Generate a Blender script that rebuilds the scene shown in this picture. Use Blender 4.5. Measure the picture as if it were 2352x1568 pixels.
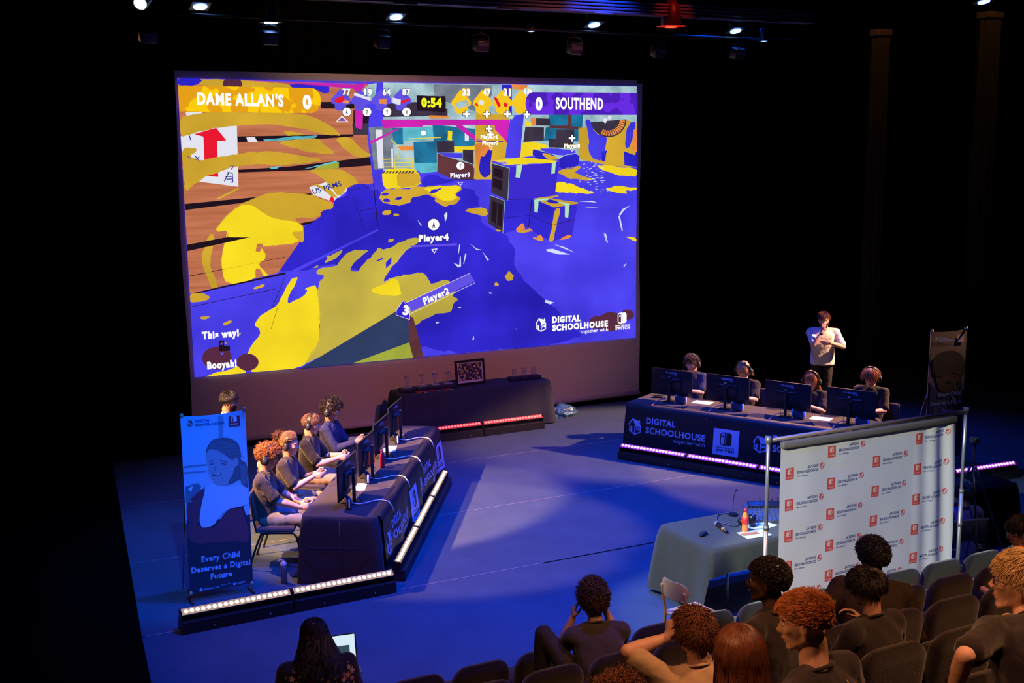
import bpy, bmesh, math, random
from math import sin, cos, pi, radians, sqrt, atan2, exp
from mathutils import Vector as V, Matrix, noise
from mathutils.geometry import tessellate_polygon

for o in list(bpy.data.objects):
    bpy.data.objects.remove(o, do_unlink=True)
SC = bpy.context.scene
COL = SC.collection

# ------------------------------------------------------------------ camera
# room axes: x along the projection screen, y towards it, z up; the camera stands high in the seating rake
CAM_H = 4.7
F_PX = 2740.0
YAW, PITCH, ROLL = radians(26.9), radians(9.3), radians(-0.45)
FW = V((sin(YAW) * cos(PITCH), cos(YAW) * cos(PITCH), -sin(PITCH)))
_rt = V((cos(YAW), -sin(YAW), 0.0))
_up = _rt.cross(FW)
RT = _rt * cos(ROLL) + _up * sin(ROLL)
UP = _up * cos(ROLL) - _rt * sin(ROLL)
CAM_O = V((0, 0, CAM_H))
cam_data = bpy.data.cameras.new('camera')
cam_data.sensor_width = 36.0
cam_data.lens = F_PX / 2352.0 * 36.0
cam_data.clip_end = 200
cam = bpy.data.objects.new('camera', cam_data)
COL.objects.link(cam)
m = Matrix((RT, UP, -FW)).transposed().to_4x4()
m.translation = CAM_O
cam.matrix_world = m
SC.camera = cam


def ray(u, v):
    return FW + RT * ((u - 1176) / F_PX) - UP * ((v - 784) / F_PX)


def atz(u, v, z):
    d = ray(u, v)
    return CAM_O + d * ((z - CAM_H) / d.z)


def aty(u, v, y):
    d = ray(u, v)
    return CAM_O + d * (y / d.y)


def onplane(u, v, p0, n):
    d = ray(u, v)
    return CAM_O + d * ((V(p0) - CAM_O).dot(V(n)) / d.dot(V(n)))


def proj(P):
    d = V(P) - CAM_O
    z = d.dot(FW)
    return 1176 + F_PX * d.dot(RT) / z, 784 - F_PX * d.dot(UP) / z, F_PX / z


# ------------------------------------------------------------------ world, exposure, lights
w = bpy.data.worlds.new('world')
SC.world = w
w.use_nodes = True
w.node_tree.nodes['Background'].inputs[0].default_value = (0.35, 0.3, 0.6, 1)
w.node_tree.nodes['Background'].inputs[1].default_value = 0.0012
SC.view_settings.view_transform = 'Standard'
SC.view_settings.look = 'None'
SC.view_settings.exposure = 0.0
SC.view_settings.gamma = 1.0
SC.view_settings.use_curve_mapping = False


def spot(name, loc, target, energy, color, angle, blend=0.3, radius=0.12):
    l = bpy.data.lights.new(name, 'SPOT')
    l.energy = energy
    l.color = color
    l.spot_size = radians(angle)
    l.spot_blend = blend
    l.shadow_soft_size = radius
    o = bpy.data.objects.new(name, l)
    COL.objects.link(o)
    o.location = loc
    o.rotation_euler = (V(target) - V(loc)).to_track_quat('-Z', 'Y').to_euler()
    return o


BLUE = (0.0, 0.070, 1.0)
spot('stage_wash_blue', (4.5, 11.0, 7.6), (4.5, 12.2, 0), 3200, BLUE, 76, 0.7)
spot('stage_wash_blue', (7.8, 11.0, 7.6), (8.0, 12.0, 0), 4300, BLUE, 82, 0.7)
spot('stage_wash_blue', (11.8, 15.8, 7.6), (11.2, 13.4, 0), 1500, BLUE, 82, 0.7)
spot('stage_wash_blue', (5.0, 7.8, 7.6), (5.4, 10.0, 0), 1500, BLUE, 80, 0.8)
spot('stage_wash_blue', (8.4, 13.6, 7.6), (8.6, 14.8, 0), 900, BLUE, 56, 0.8)
spot('front_light_blue', (1.2, 2.5, 8.8), (2.25, 12.2, 1.0), 7500, (0.0, 0.17, 1.0), 12, 0.5)
spot('front_light_blue', (5.0, 2.5, 8.8), (9.4, 15.2, 0.4), 600, (0.02, 0.12, 1.0), 12, 0.8)
WARM = (1.0, 0.50, 0.24)
spot('side_light_left', (1.7, 15.9, 7.3), (5.0, 13.5, 0.4), 3300, WARM, 31, 0.22, 0.06)
spot('side_light_left', (-1.4, 12.45, 7.2), (4.35, 13.9, 0.95), 17500, WARM, 21, 0.3, 0.07)
spot('side_light_left', (-1.0, 8.6, 7.2), (4.0, 10.9, 0), 700, (1.0, 0.30, 0.24), 32, 0.9)
spot('side_light_right', (14.4, 17.6, 7.3), (11.8, 14.1, 0.6), 4200, (1.0, 0.47, 0.25), 29, 0.22, 0.06)
spot('side_light_right', (18.6, 11.7, 7.2), (12.9, 14.5, 1.1), 16000, (1.0, 0.50, 0.28), 29, 0.3, 0.07)
spot('front_fill', (6.0, 1.5, 9.0), (8.0, 14.0, 1.0), 330, (0.75, 0.42, 0.85), 46, 0.9, 0.3)  # added fill, stands in for ambient bounce on the shaded faces
spot('back_wash_red', (8.2, 13.4, 7.0), (7.2, 15.6, 0.0), 420, (1.0, 0.03, 0.25), 34, 0.6)
spot('screen_border_fill', (8.0, 9.5, 6.9), (8.0, 18.6, 2.4), 1000, (1.0, 0.26, 0.22), 50, 0.9)  # added lamp tinting the screen cloth around the picture
spot('backdrop_light', (-3.0, 4.0, 6.6), (8.15, 8.4, 0.95), 8800, (0.93, 1.0, 0.84), 13, 0.35, 0.06)
spot('desk_side_light', (1.2, 9.6, 6.6), (7.0, 9.4, 0.6), 3000, (0.95, 1.0, 0.66), 19, 0.6, 0.08)
spot('added_crew_fill', (11.2, 6.6, 7.2), (9.7, 8.95, 0.9), 420, (0.75, 0.8, 1.0), 15, 0.6, 0.1)  # added lamp, only there to brighten the dim crew member
spot('house_side_light', (-3.2, 6.4, 6.4), (2.9, 3.2, 3.0), 900, (1.0, 0.40, 0.14), 34, 0.7, 0.15)
spot('house_light', (7.5, 2.4, 8.9), (6.6, 3.0, 2.0), 1900, (1.0, 0.42, 0.17), 76, 0.7, 0.25)
spot('house_light', (2.0, 2.0, 8.9), (3.4, 3.4, 2.0), 1200, (1.0, 0.40, 0.20), 66, 0.7, 0.25)


# ------------------------------------------------------------------ materials
MATS = {}


def mat(name, color, rough=0.6, metal=0.0, emit=None, estr=0.0, noise_s=0, noise_amt=0.25, bump=0.0, bump_s=60,
        spec=0.5, trans=0.0, sheen=0.0, alpha=1.0, color2=None, nd=3.0, thresh=None):
    if name in MATS:
        return MATS[name]
    m = bpy.data.materials.new(name)
    m.use_nodes = True
    nt = m.node_tree
    b = nt.nodes['Principled BSDF']
    c = tuple(color) + (1.0,)
    b.inputs['Base Color'].default_value = c
    b.inputs['Roughness'].default_value = rough
    b.inputs['Metallic'].default_value = metal
    b.inputs['Specular IOR Level'].default_value = spec
    if sheen:
        b.inputs['Sheen Weight'].default_value = sheen
    if trans:
        b.inputs['Transmission Weight'].default_value = trans
    if alpha < 1:
        b.inputs['Alpha'].default_value = alpha
    if emit is not None:
        b.inputs['Emission Color'].default_value = tuple(emit) + (1.0,)
        b.inputs['Emission Strength'].default_value = estr
    if noise_s:
        tc = nt.nodes.new('ShaderNodeTexCoord')
        n = nt.nodes.new('ShaderNodeTexNoise')
        n.inputs['Scale'].default_value = noise_s
        n.inputs['Detail'].default_value = nd
        nt.links.new(tc.outputs['Object'], n.inputs['Vector'])
        r = nt.nodes.new('ShaderNodeValToRGB')
        if thresh:
            r.color_ramp.elements[0].position = thresh - 0.012
            r.color_ramp.elements[1].position = thresh + 0.012
        else:
            r.color_ramp.elements[0].position = 0.3
            r.color_ramp.elements[1].position = 0.7
        k = noise_amt
        r.color_ramp.elements[0].color = tuple(x * (1 - k) for x in color) + (1,)
        r.color_ramp.elements[1].color = (tuple(color2) if color2 else tuple(min(1, x * (1 + k)) for x in color)) + (1,)
        nt.links.new(n.outputs['Fac'], r.inputs['Fac'])
        nt.links.new(r.outputs['Color'], b.inputs['Base Color'])
        if emit is not None:
            nt.links.new(r.outputs['Color'], b.inputs['Emission Color'])
    if bump:
        tc = nt.nodes.new('ShaderNodeTexCoord')
        n = nt.nodes.new('ShaderNodeTexNoise')
        n.inputs['Scale'].default_value = bump_s
        n.inputs['Detail'].default_value = 4
        nt.links.new(tc.outputs['Object'], n.inputs['Vector'])
        bp = nt.nodes.new('ShaderNodeBump')
        bp.inputs['Strength'].default_value = bump
        bp.inputs['Distance'].default_value = 0.01
        nt.links.new(n.outputs['Fac'], bp.inputs['Height'])
        nt.links.new(bp.outputs['Normal'], b.inputs['Normal'])
    MATS[name] = m
    return m


def srgb(r, g, b):
    def f(x):
        x /= 255.0
        return x / 12.92 if x <= 0.04045 else ((x + 0.055) / 1.055) ** 2.4
    return (f(r), f(g), f(b))


def glow(name, rgb, s=1.0, noise_s=0, amt=0.25, rgb2=None, thresh=None, nd=2.0):
    c = srgb(*rgb)
    m = mat(name, c, rough=0.9, emit=c, estr=s, noise_s=noise_s, noise_amt=amt, color2=srgb(*rgb2) if rgb2 else None,
            thresh=thresh, nd=nd, spec=0.0)
    b = m.node_tree.nodes['Principled BSDF']
    for l in list(b.inputs['Base Color'].links):
        m.node_tree.links.remove(l)
    b.inputs['Base Color'].default_value = (0.02, 0.02, 0.02, 1)
    return m


# ------------------------------------------------------------------ object helpers
def obj(name, me, mt, parent=None, smooth=True):
    if isinstance(me, bmesh.types.BMesh):
        bm = me
        me = bpy.data.meshes.new(name)
        bmesh.ops.recalc_face_normals(bm, faces=bm.faces[:])
        bm.to_mesh(me)
        bm.free()
    if smooth:
        for p in me.polygons:
            p.use_smooth = True
    me.materials.clear()
    me.materials.append(mt)
    o = bpy.data.objects.new(name, me)
    COL.objects.link(o)
    if parent:
        o.parent = parent
    if smooth == 'auto':
        sharp(o)
    return o


def sharp(o, deg=35):
    me = o.data
    bm = bmesh.new()
    bm.from_mesh(me)
    for e in bm.edges:
        if len(e.link_faces) == 2 and e.calc_face_angle(0) > radians(deg):
            e.smooth = False
    bm.to_mesh(me)
    bm.free()


def thing(name, label, cat, loc=(0, 0, 0), rz=0.0, group=None):
    o = bpy.data.objects.new(name, None)
    COL.objects.link(o)
    o.empty_display_size = 0.1
    o.location = loc
    o.rotation_euler = (0, 0, rz)
    o['label'] = label
    o['category'] = cat
    if group:
        o['group'] = group
    return o


def tag(o, label, cat, group=None):
    o['label'] = label
    o['category'] = cat
    if group:
        o['group'] = group
    return o


def struct(name, bm, mt, smooth=False):
    o = obj(name, bm, mt, None, smooth)
    o['kind'] = 'structure'
    return o


def dup(root, loc, rz, label, group=None):
    r = root.copy()
    COL.objects.link(r)
    r.location = loc
    r.rotation_euler = (0, 0, rz)
    r['label'] = label
    if group:
        r['group'] = group
    for ch in list(root.children):
        c = ch.copy()
        COL.objects.link(c)
        c.parent = r
        for g in ch.children:
            d = g.copy()
            COL.objects.link(d)
            d.parent = c
    return r


def BM():
    return bmesh.new()


def box(bm, c, s, rot=None, bev=0.0):
    r = bmesh.ops.create_cube(bm, size=1.0)
    vs = r['verts']
    mt = Matrix.Translation(V(c)) @ (rot.to_4x4() if rot else Matrix()) @ Matrix.Diagonal((s[0], s[1], s[2], 1))
    bmesh.ops.transform(bm, matrix=mt, verts=vs)
    if bev:
        es = list({e for v in vs for e in v.link_edges})
        bmesh.ops.bevel(bm, geom=es, offset=bev, segments=2, affect='EDGES', profile=0.5)
    return vs


def frame_for(d):
    d = V(d).normalized()
    a = V((0, 0, 1)) if abs(d.z) < 0.9 else V((1, 0, 0))
    x = a.cross(d).normalized()
    return x, d.cross(x).normalized()


def tube(bm, pts, r, seg=8, cap=True):
    pts = [V(p) for p in pts]
    n = len(pts)
    rr = r if isinstance(r, (list, tuple)) else [r] * n
    rings = []
    x = None
    for i, p in enumerate(pts):
        d = (pts[min(i + 1, n - 1)] - pts[max(i - 1, 0)])
        if d.length < 1e-9:
            d = V((0, 0, 1))
        d.normalize()
        if x is None:
            x, y = frame_for(d)
        else:
            x = (x - d * x.dot(d))
            if x.length < 1e-6:
                x, y = frame_for(d)
            x.normalize()
            y = d.cross(x)
        rings.append([bm.verts.new(p + (x * cos(2 * pi * k / seg) + y * sin(2 * pi * k / seg)) * rr[i]) for k in range(seg)])
    for a, b in zip(rings, rings[1:]):
        for k in range(seg):
            bm.faces.new((a[k], a[(k + 1) % seg], b[(k + 1) % seg], b[k]))
    if cap:
        bm.faces.new(rings[0][::-1])
        bm.faces.new(rings[-1])


def cyl(bm, p0, p1, r, seg=16, r1=None):
    tube(bm, [p0, p1], [r, r if r1 is None else r1], seg)


def ell(bm, c, r, rot=None, u=16, v=10):
    r = r if isinstance(r, (list, tuple)) else (r, r, r)
    c = V(c)
    ax = [V((r[0], 0, 0)), V((0, r[1], 0)), V((0, 0, r[2]))]
    if rot is not None:
        ax = [rot @ q for q in ax]
    nv = bm.verts.new
    top, bot = nv(c + ax[2]), nv(c - ax[2])
    rings = []
    for j in range(1, v):
        th = pi * j / v
        st_, ct_ = sin(th), cos(th)
        rings.append([nv(c + ax[0] * (st_ * cos(2 * pi * i / u)) + ax[1] * (st_ * sin(2 * pi * i / u)) + ax[2] * ct_) for i in range(u)])
    nf = bm.faces.new
    for i in range(u):
        nf((top, rings[0][i], rings[0][(i + 1) % u]))
        nf((bot, rings[-1][(i + 1) % u], rings[-1][i]))
    for p, q in zip(rings, rings[1:]):
        for i in range(u):
            nf((p[i], q[i], q[(i + 1) % u], p[(i + 1) % u]))


def lathe(bm, prof, c=(0, 0, 0), seg=20):
    c = V(c)
    rings = []
    for r, z in prof:
        rings.append([bm.verts.new(c + V((max(r, 1e-4) * cos(2 * pi * k / seg), max(r, 1e-4) * sin(2 * pi * k / seg), z))) for k in range(seg)])
    for a, b in zip(rings, rings[1:]):
        for k in range(seg):
            bm.faces.new((a[k], a[(k + 1) % seg], b[(k + 1) % seg], b[k]))
    bm.faces.new(rings[0][::-1])
    bm.faces.new(rings[-1])


def bez(p0, p1, p2, p3, n=14):
    p0, p1, p2, p3 = map(V, (p0, p1, p2, p3))
    return [p0 * (1 - t) ** 3 + p1 * 3 * t * (1 - t) ** 2 + p2 * 3 * t * t * (1 - t) + p3 * t ** 3 for t in [i / (n - 1) for i in range(n)]]


def spl(pts, n=6):
    pts = [V(p) for p in pts]
    P = [pts[0]] + pts + [pts[-1]]
    out = []
    for i in range(1, len(P) - 2):
        for k in range(n):
            t = k / n
            a, b, c, d = P[i - 1], P[i], P[i + 1], P[i + 2]
            out.append(0.5 * ((2 * b) + (c - a) * t + (2 * a - 5 * b + 4 * c - d) * t * t + (3 * b - a - 3 * c + d) * t ** 3))
    out.append(pts[-1])
    return out


# ------------------------------------------------------------------ flat print: polygons and lettering
_TX = {}


def text_geo(s, bold):
    k = (s, bold)
    if k not in _TX:
        cu = bpy.data.curves.new('t', 'FONT')
        cu.body = s
        cu.size = 1.0
        cu.offset = bold
        cu.resolution_u = 3
        cu.space_character = 1.0 + bold * 3.2
        o = bpy.data.objects.new('t', cu)
        COL.objects.link(o)
        bpy.context.view_layer.update()
        me = bpy.data.meshes.new_from_object(o.evaluated_get(bpy.context.evaluated_depsgraph_get()))
        vs = [(v.co.x, v.co.y) for v in me.vertices]
        fs = [tuple(p.vertices) for p in me.polygons]
        bpy.data.objects.remove(o)
        bpy.data.curves.remove(cu)
        bpy.data.meshes.remove(me)
        x0 = min(v[0] for v in vs)
        x1 = max(v[0] for v in vs)
        cap = 0.73
        vs = [((x - x0) / (x1 - x0), y / cap) for x, y in vs]
        _TX[k] = (vs, fs, (x1 - x0) / cap)
    return _TX[k]


class Flat:
    def __init__(s):
        s.v, s.f = [], []

    def poly(s, pts, L=0):
        pts = [tuple(p) for p in pts]
        tris = tessellate_polygon([[V((p[0], p[1], 0)) for p in pts]])
        b = len(s.v)
        s.v += [(p[0], p[1], L) for p in pts]
        s.f += [tuple(b + i for i in t) for t in tris]

    def rect(s, x0, y0, x1, y1, L=0):
        s.poly([(x0, y0), (x1, y0), (x1, y1), (x0, y1)], L)

    def disc(s, x, y, rx, ry=None, L=0, n=24, a0=0, a1=2 * pi, hole=0):
        ry = rx if ry is None else ry
        if hole:
            for i in range(n):
                t0, t1 = a0 + (a1 - a0) * i / n, a0 + (a1 - a0) * (i + 1) / n
                s.poly([(x + rx * cos(t0), y + ry * sin(t0)), (x + rx * cos(t1), y + ry * sin(t1)),
                        (x + rx * hole * cos(t1), y + ry * hole * sin(t1)), (x + rx * hole * cos(t0), y + ry * hole * sin(t0))], L)
        else:
            s.poly([(x + rx * cos(a0 + (a1 - a0) * i / n), y + ry * sin(a0 + (a1 - a0) * i / n)) for i in range(n)], L)

    def rrect(s, x0, y0, x1, y1, r, L=0, corners=(1, 1, 1, 1), n=6):
        pts = []
        for (cx, cy, a, k) in ((x1 - r, y1 - r, 0, corners[0]), (x0 + r, y1 - r, 90, corners[1]), (x0 + r, y0 + r, 180, corners[2]), (x1 - r, y0 + r, 270, corners[3])):
            if k:
                pts += [(cx + r * cos(radians(a + 90 * i / n)), cy + r * sin(radians(a + 90 * i / n))) for i in range(n + 1)]
            else:
                pts.append((x1 if a in (0, 270) else x0, y1 if a in (0, 90) else y0))
        s.poly(pts, L)

    def line(s, pts, w, L=0):
        for (a, b) in zip(pts, pts[1:]):
            dx, dy = b[0] - a[0], b[1] - a[1]
            l = sqrt(dx * dx + dy * dy) or 1
            dx, dy = dx / l * w / 2, dy / l * w / 2
            s.poly([(a[0] - dx * 0.9 - dy, a[1] - dy * 0.9 + dx), (b[0] + dx * 0.9 - dy, b[1] + dy * 0.9 + dx),
                    (b[0] + dx * 0.9 + dy, b[1] + dy * 0.9 - dx), (a[0] - dx * 0.9 + dy, a[1] - dy * 0.9 - dx)], L)

    def text(s, t, x, y, h, w=None, L=0, bold=0.02, rot=0.0, grow=0):
        vs, fs, asp = text_geo(t, bold)
        if w is None:
            w = asp * h
        b = len(s.v)
        c, n = cos(rot), sin(rot)
        s.v += [(x + a * w * c - q * h * n, y + a * w * n + q * h * c, L) for a, q in vs]
        s.f += [tuple(b + i for i in f) for f in fs]
        return w

    def build(s, name, mp, mt, parent=None):
        me = bpy.data.meshes.new(name)
        me.from_pydata([mp(*p) for p in s.v], [], s.f)
        me.validate()
        return obj(name, me, mt, parent, smooth=False)


def wob(pts, amp, step=8, seed=0):
    out = []
    n = len(pts)
    for i in range(n):
        a, b = pts[i], pts[(i + 1) % n]
        l = sqrt((a[0] - b[0]) ** 2 + (a[1] - b[1]) ** 2)
        k = max(1, int(l / step))
        for j in range(k):
            t = j / k
            x, y = a[0] + (b[0] - a[0]) * t, a[1] + (b[1] - a[1]) * t
            f = 1.0
            nx = noise.noise(V((x * 0.06, y * 0.06, seed))) + 0.5 * noise.noise(V((x * 0.16, y * 0.16, seed + 5)))
            ny = noise.noise(V((x * 0.06, y * 0.06, seed + 9.3))) + 0.5 * noise.noise(V((x * 0.16, y * 0.16, seed + 15)))
            out.append((x + nx * amp * f, y + ny * amp * f))
    return out


def chaikin(pts, n=1):
    for _ in range(n):
        q = []
        for i in range(len(pts)):
            a, b = pts[i], pts[(i + 1) % len(pts)]
            q.append((a[0] * 0.78 + b[0] * 0.22, a[1] * 0.78 + b[1] * 0.22))
            q.append((a[0] * 0.22 + b[0] * 0.78, a[1] * 0.22 + b[1] * 0.78))
        pts = q
    return pts


def house_icon(F, x, y, s, L=0, dark=None):
    """small house drawn in strokes, s = height; origin at its lower left"""
    k = s
    w = 0.07 * s
    P = lambda a, b: (x + a * k, y + b * k)
    F.line([P(0.02, 0.62), P(0.27, 0.97), P(0.80, 0.80)], w, L)
    F.poly([P(0.27, 1.0), P(0.62, 0.92), P(0.92, 0.55), P(0.50, 0.50)], L)
    F.line([P(0.08, 0.60), P(0.08, 0.22), P(0.45, 0.0), P(0.85, 0.16), P(0.85, 0.52)], w, L)
    F.line([P(0.47, 0.50), P(0.47, 0.02)], w, L)
    F.poly([P(0.16, 0.18), P(0.28, 0.11), P(0.28, 0.50), P(0.16, 0.50)], L)
    F.rect(*P(0.56, 0.28), *P(0.65, 0.44), L)
    F.rect(*P(0.68, 0.29), *P(0.77, 0.45), L)
    F.rect(*P(0.70, 0.80), *P(0.80, 0.96), L)


def console_icon(F, x, y, s, L=0):
    """split rounded rectangle, s = height; origin lower left; left half outlined, right half solid"""
    w = 0.46 * s
    F.rrect(x + 0.52 * s, y, x + 0.52 * s + w, y + s, 0.22 * s, L, (1, 0, 0, 1))
    t = 0.085 * s
    F.line([(x + w, y + t / 2), (x + 0.22 * s, y + t / 2)], t, L)
    F.line([(x + w, y + s - t / 2), (x + 0.22 * s, y + s - t / 2)], t, L)
    F.line([(x + w - t / 2, y), (x + w - t / 2, y + s)], t, L)
    F.line([(x + t / 2, y + 0.22 * s), (x + t / 2, y + s - 0.22 * s)], t, L)
    for (cy, a0) in ((y + s - 0.22 * s, pi / 2), (y + 0.22 * s, pi)):
        F.disc(x + 0.22 * s, cy, 0.22 * s, None, L, 6, a0, a0 + pi / 2, hole=0.61)
    F.disc(x + 0.25 * s, y + 0.70 * s, 0.09 * s, None, L)
# ------------------------------------------------------------------ the setting
vinyl = mat('dance_vinyl', (0.052, 0.076, 0.096), rough=0.75, noise_s=2.2, noise_amt=0.10, bump=0.06, bump_s=9, spec=0.12, nd=6)
nt = vinyl.node_tree
tc = nt.nodes.new('ShaderNodeTexCoord')
# fine pale scuff scratches worn into the vinyl
mp_ = nt.nodes.new('ShaderNodeMapping')
mp_.inputs['Scale'].default_value = (1.2, 9.0, 1)
mp_.inputs['Rotation'].default_value = (0, 0, 0.5)
ns = nt.nodes.new('ShaderNodeTexNoise')
ns.inputs['Scale'].default_value = 3.0
ns.inputs['Detail'].default_value = 8
nt.links.new(tc.outputs['Object'], mp_.inputs['Vector'])
nt.links.new(mp_.outputs['Vector'], ns.inputs['Vector'])
rp = nt.nodes.new('ShaderNodeValToRGB')
rp.color_ramp.elements[0].position = 0.495
rp.color_ramp.elements[0].color = (0, 0, 0, 1)
rp.color_ramp.elements[1].position = 0.5
rp.color_ramp.elements[1].color = (1, 1, 1, 1)
e = rp.color_ramp.elements.new(0.505)
e.color = (0, 0, 0, 1)
nt.links.new(ns.outputs['Fac'], rp.inputs['Fac'])
mx = nt.nodes.new('ShaderNodeMixRGB')
mx.inputs[2].default_value = (0.09, 0.11, 0.14, 1)
b = nt.nodes['Principled BSDF']
src = b.inputs['Base Color'].links[0].from_socket
nt.links.new(rp.outputs['Color'], mx.inputs[0])
nt.links.new(src, mx.inputs[1])
nt.links.new(mx.outputs[0], b.inputs['Base Color'])

black_matte = mat('black_matte', (0.0016, 0.0014, 0.0014), rough=1.0, spec=0.0)
black_drape = mat('black_drape', (0.0028, 0.0022, 0.002), rough=1.0, spec=0.0)
tape_m = mat('floor_seam_tape', (0.15, 0.15, 0.17), rough=0.4)

bm = BM()
box(bm, (9, 9, -0.06), (30, 24, 0.1))
struct('floor', bm, black_matte)
bm = BM()
for (y0, y1) in ((7.2, 11.46), (11.49, 13.66), (13.69, 15.98), (16.01, 18.45)):
    xl = lambda y: 1.74 + (y - 11.4) * 0.113 if y > 11.4 else 1.74 - (11.4 - y) * 0.1
    vs = [bm.verts.new(p) for p in ((xl(y0), y0, 0.0), (18.5, y0, 0.0), (18.5, y1, 0.0), (xl(y1), y1, 0.0))]
    top = bm.faces.new(vs)
    r = bmesh.ops.extrude_face_region(bm, geom=[top])
    bmesh.ops.translate(bm, verts=[g for g in r['geom'] if isinstance(g, bmesh.types.BMVert)], vec=(0, 0, -0.008))
struct('floor', bm, vinyl)
bm = BM()
for y, x0, x1 in ((11.475, 1.78, 4.6), (11.475, 4.6, 6.2), (11.475, 7.9, 18.0), (13.675, 2.0, 18.4), (15.995, 2.28, 18.4)):
    box(bm, ((x0 + x1) / 2, y, 0.0006), (x1 - x0, 0.022, 0.0025))
box(bm, (10.9, 11.1, 0.0006), (2.6, 0.016, 0.0025), Matrix.Rotation(-0.15, 3, 'Z'))
struct('trim_1', bm, tape_m)


def pleated(x0, y0, x1, y1, z0, z1, n, amp):
    bm = BM()
    N = n * 6
    d = V((x1 - x0, y1 - y0, 0))
    nrm = V((-d.y, d.x, 0)).normalized()
    lo, hi = [], []
    for i in range(N + 1):
        t = i / N
        a = amp * sin(t * n * 2 * pi) + amp * 0.4 * sin(t * n * 2 * pi * 0.37 + 1)
        p = V((x0, y0, 0)) + d * t + nrm * a
        lo.append(bm.verts.new((p.x, p.y, z0)))
        hi.append(bm.verts.new((p.x, p.y, z1)))
    for i in range(N):
        bm.faces.new((lo[i], lo[i + 1], hi[i + 1], hi[i]))
    return bm


struct('wall_back', pleated(-3, 19.6, 24, 19.6, -0.01, 9.5, 60, 0.07), black_drape, True)
struct('wall_right', pleated(24, 19.6, 24, -3, -0.01, 9.5, 40, 0.07), black_drape, True)
struct('wall_left', pleated(-4.5, -3, -4.5, 19.6, -0.01, 9.5, 40, 0.07), black_drape, True)
bm = BM()
box(bm, (9, 8.3, 9.55), (30, 24, 0.1))
struct('ceiling', bm, black_matte)

# seating rake: carpeted steps, row 0 on the floor
ROWY = lambda k: 7.77 - 1.03 * k
ROWZ = lambda k: 0.373 * k
carpet = mat('carpet_dark', (0.012, 0.008, 0.010), rough=0.95, spec=0.1, bump=0.3, bump_s=200)
for k in range(1, 8):
    bm = BM()
    yf = ROWY(k) + 0.62
    yb = yf - 1.03 if k < 7 else -1.5
    box(bm, (8.5, (yf + yb) / 2, ROWZ(k) / 2 - 0.003), (13.5, yf - yb, ROWZ(k) - 0.006))
    struct('trim_%d' % (k + 1), bm, carpet)

# ------------------------------------------------------------------ projection screen
SY = 18.59
scr = thing('projection_screen', 'huge white projection screen hung at the back of the stage, showing a bright paint-splattered game', 'screen', (7.95, SY, 0))
cloth_m = mat('screen_cloth', (0.60, 0.56, 0.62), rough=0.9, bump=0.05, bump_s=120)
bm = BM()
W0, W1 = 3.78 - 7.95, 12.13 - 7.95
nx, nz = 40, 24
g = []
for j in range(nz + 1):
    row = []
    for i in range(nx + 1):
        x = W0 + (W1 - W0) * i / nx
        z = 0.10 + (5.86 - 0.10) * j / nz
        edge = 0.03 * exp(-((x - W1) / 0.12) ** 2)
        row.append(bm.verts.new((x + 0.02 * sin(j * 0.35) * (1 if i in (0, nx) else 0), 0.02 + edge, z)))
    g.append(row)
for j in range(nz):
    for i in range(nx):
        bm.faces.new((g[j][i], g[j][i + 1], g[j + 1][i + 1], g[j + 1][i]))
cl = obj('screen_cloth', bm, cloth_m, scr)
bm = BM()
cyl(bm, (W0, 0.03, 0.085), (W1, 0.03, 0.085), 0.045, 12)
obj('bottom_batten', bm, mat('batten_sleeve', (0.55, 0.5, 0.55), rough=0.8), scr)
bm = BM()
box(bm, ((W0 + W1) / 2, 0.06, 5.83), (W1 - W0, 0.05, 0.06))
obj('top_batten', bm, mat('dark_metal', (0.02, 0.02, 0.02), rough=0.5, metal=0.6), scr)


def smap(u, v, L):
    P = aty(u, v, SY)
    return V((P.x - 7.95, -0.0012 * L, P.z))


def mmap(x, z, L):
    return V((x - 7.95, -0.0012 * L, z))


A = lambda *q: [(380 + q[i] / 3.92, 150 + q[i + 1] / 3.92) for i in range(0, len(q), 2)]
Bc = lambda *q: [(880 + q[i] / 3.7935, 150 + q[i + 1] / 3.7935) for i in range(0, len(q), 2)]
Cc = lambda *q: [(400 + q[i] / 3.92, 500 + q[i + 1] / 3.92) for i in range(0, len(q), 2)]
D = lambda *q: [(880 + q[i] / 3.7335, 480 + q[i + 1] / 3.7335) for i in range(0, len(q), 2)]

pics = {}


def pic(key, pts, L, wb=0, step=7, seed=None):
    F = pics.setdefault(key, Flat())
    if wb:
        if wb > 1:
            pts = chaikin(pts, 1)
        pts = wob(pts, wb, step, seed if seed is not None else len(F.v) * 0.37)
    # keep inside the picture
    out = []
    for (u, v) in pts:
        u = max(407 + 40 * (v - 180) / 690 if v > 180 else 407, min(1463 - 3 * (v - 198) / 577, u))
        t = (u - 407) / 1056
        top = 180 + 18 * t
        bot = 870 - 95 * t + 0
        v = max(top, min(bot, v))
        out.append((u, v))
    F.poly(out, L)


PUR, PURD, YEL, MUS, WOOD, MAG = 'violet_paint', 'shaded_violet_paint', 'yellow_paint', 'ochre_paint', 'wood_boards', 'magenta_beam'
BASE = [(407, 180), (1463, 198), (1460, 775), (447, 870)]
pic(PUR, BASE, 1)
# floor, darker lane
pic(PURD, [(857, 425), (905, 470), (960, 440), (1050, 425), (1100, 440), (1098, 500), (1130, 530), (1165, 538), (1185, 585), (1178, 612), (1230, 670), (1290, 722), (1351, 785), (972, 818), (940, 720), (800, 600), (655, 628), (600, 600), (700, 520)], 2, 5)
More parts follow.
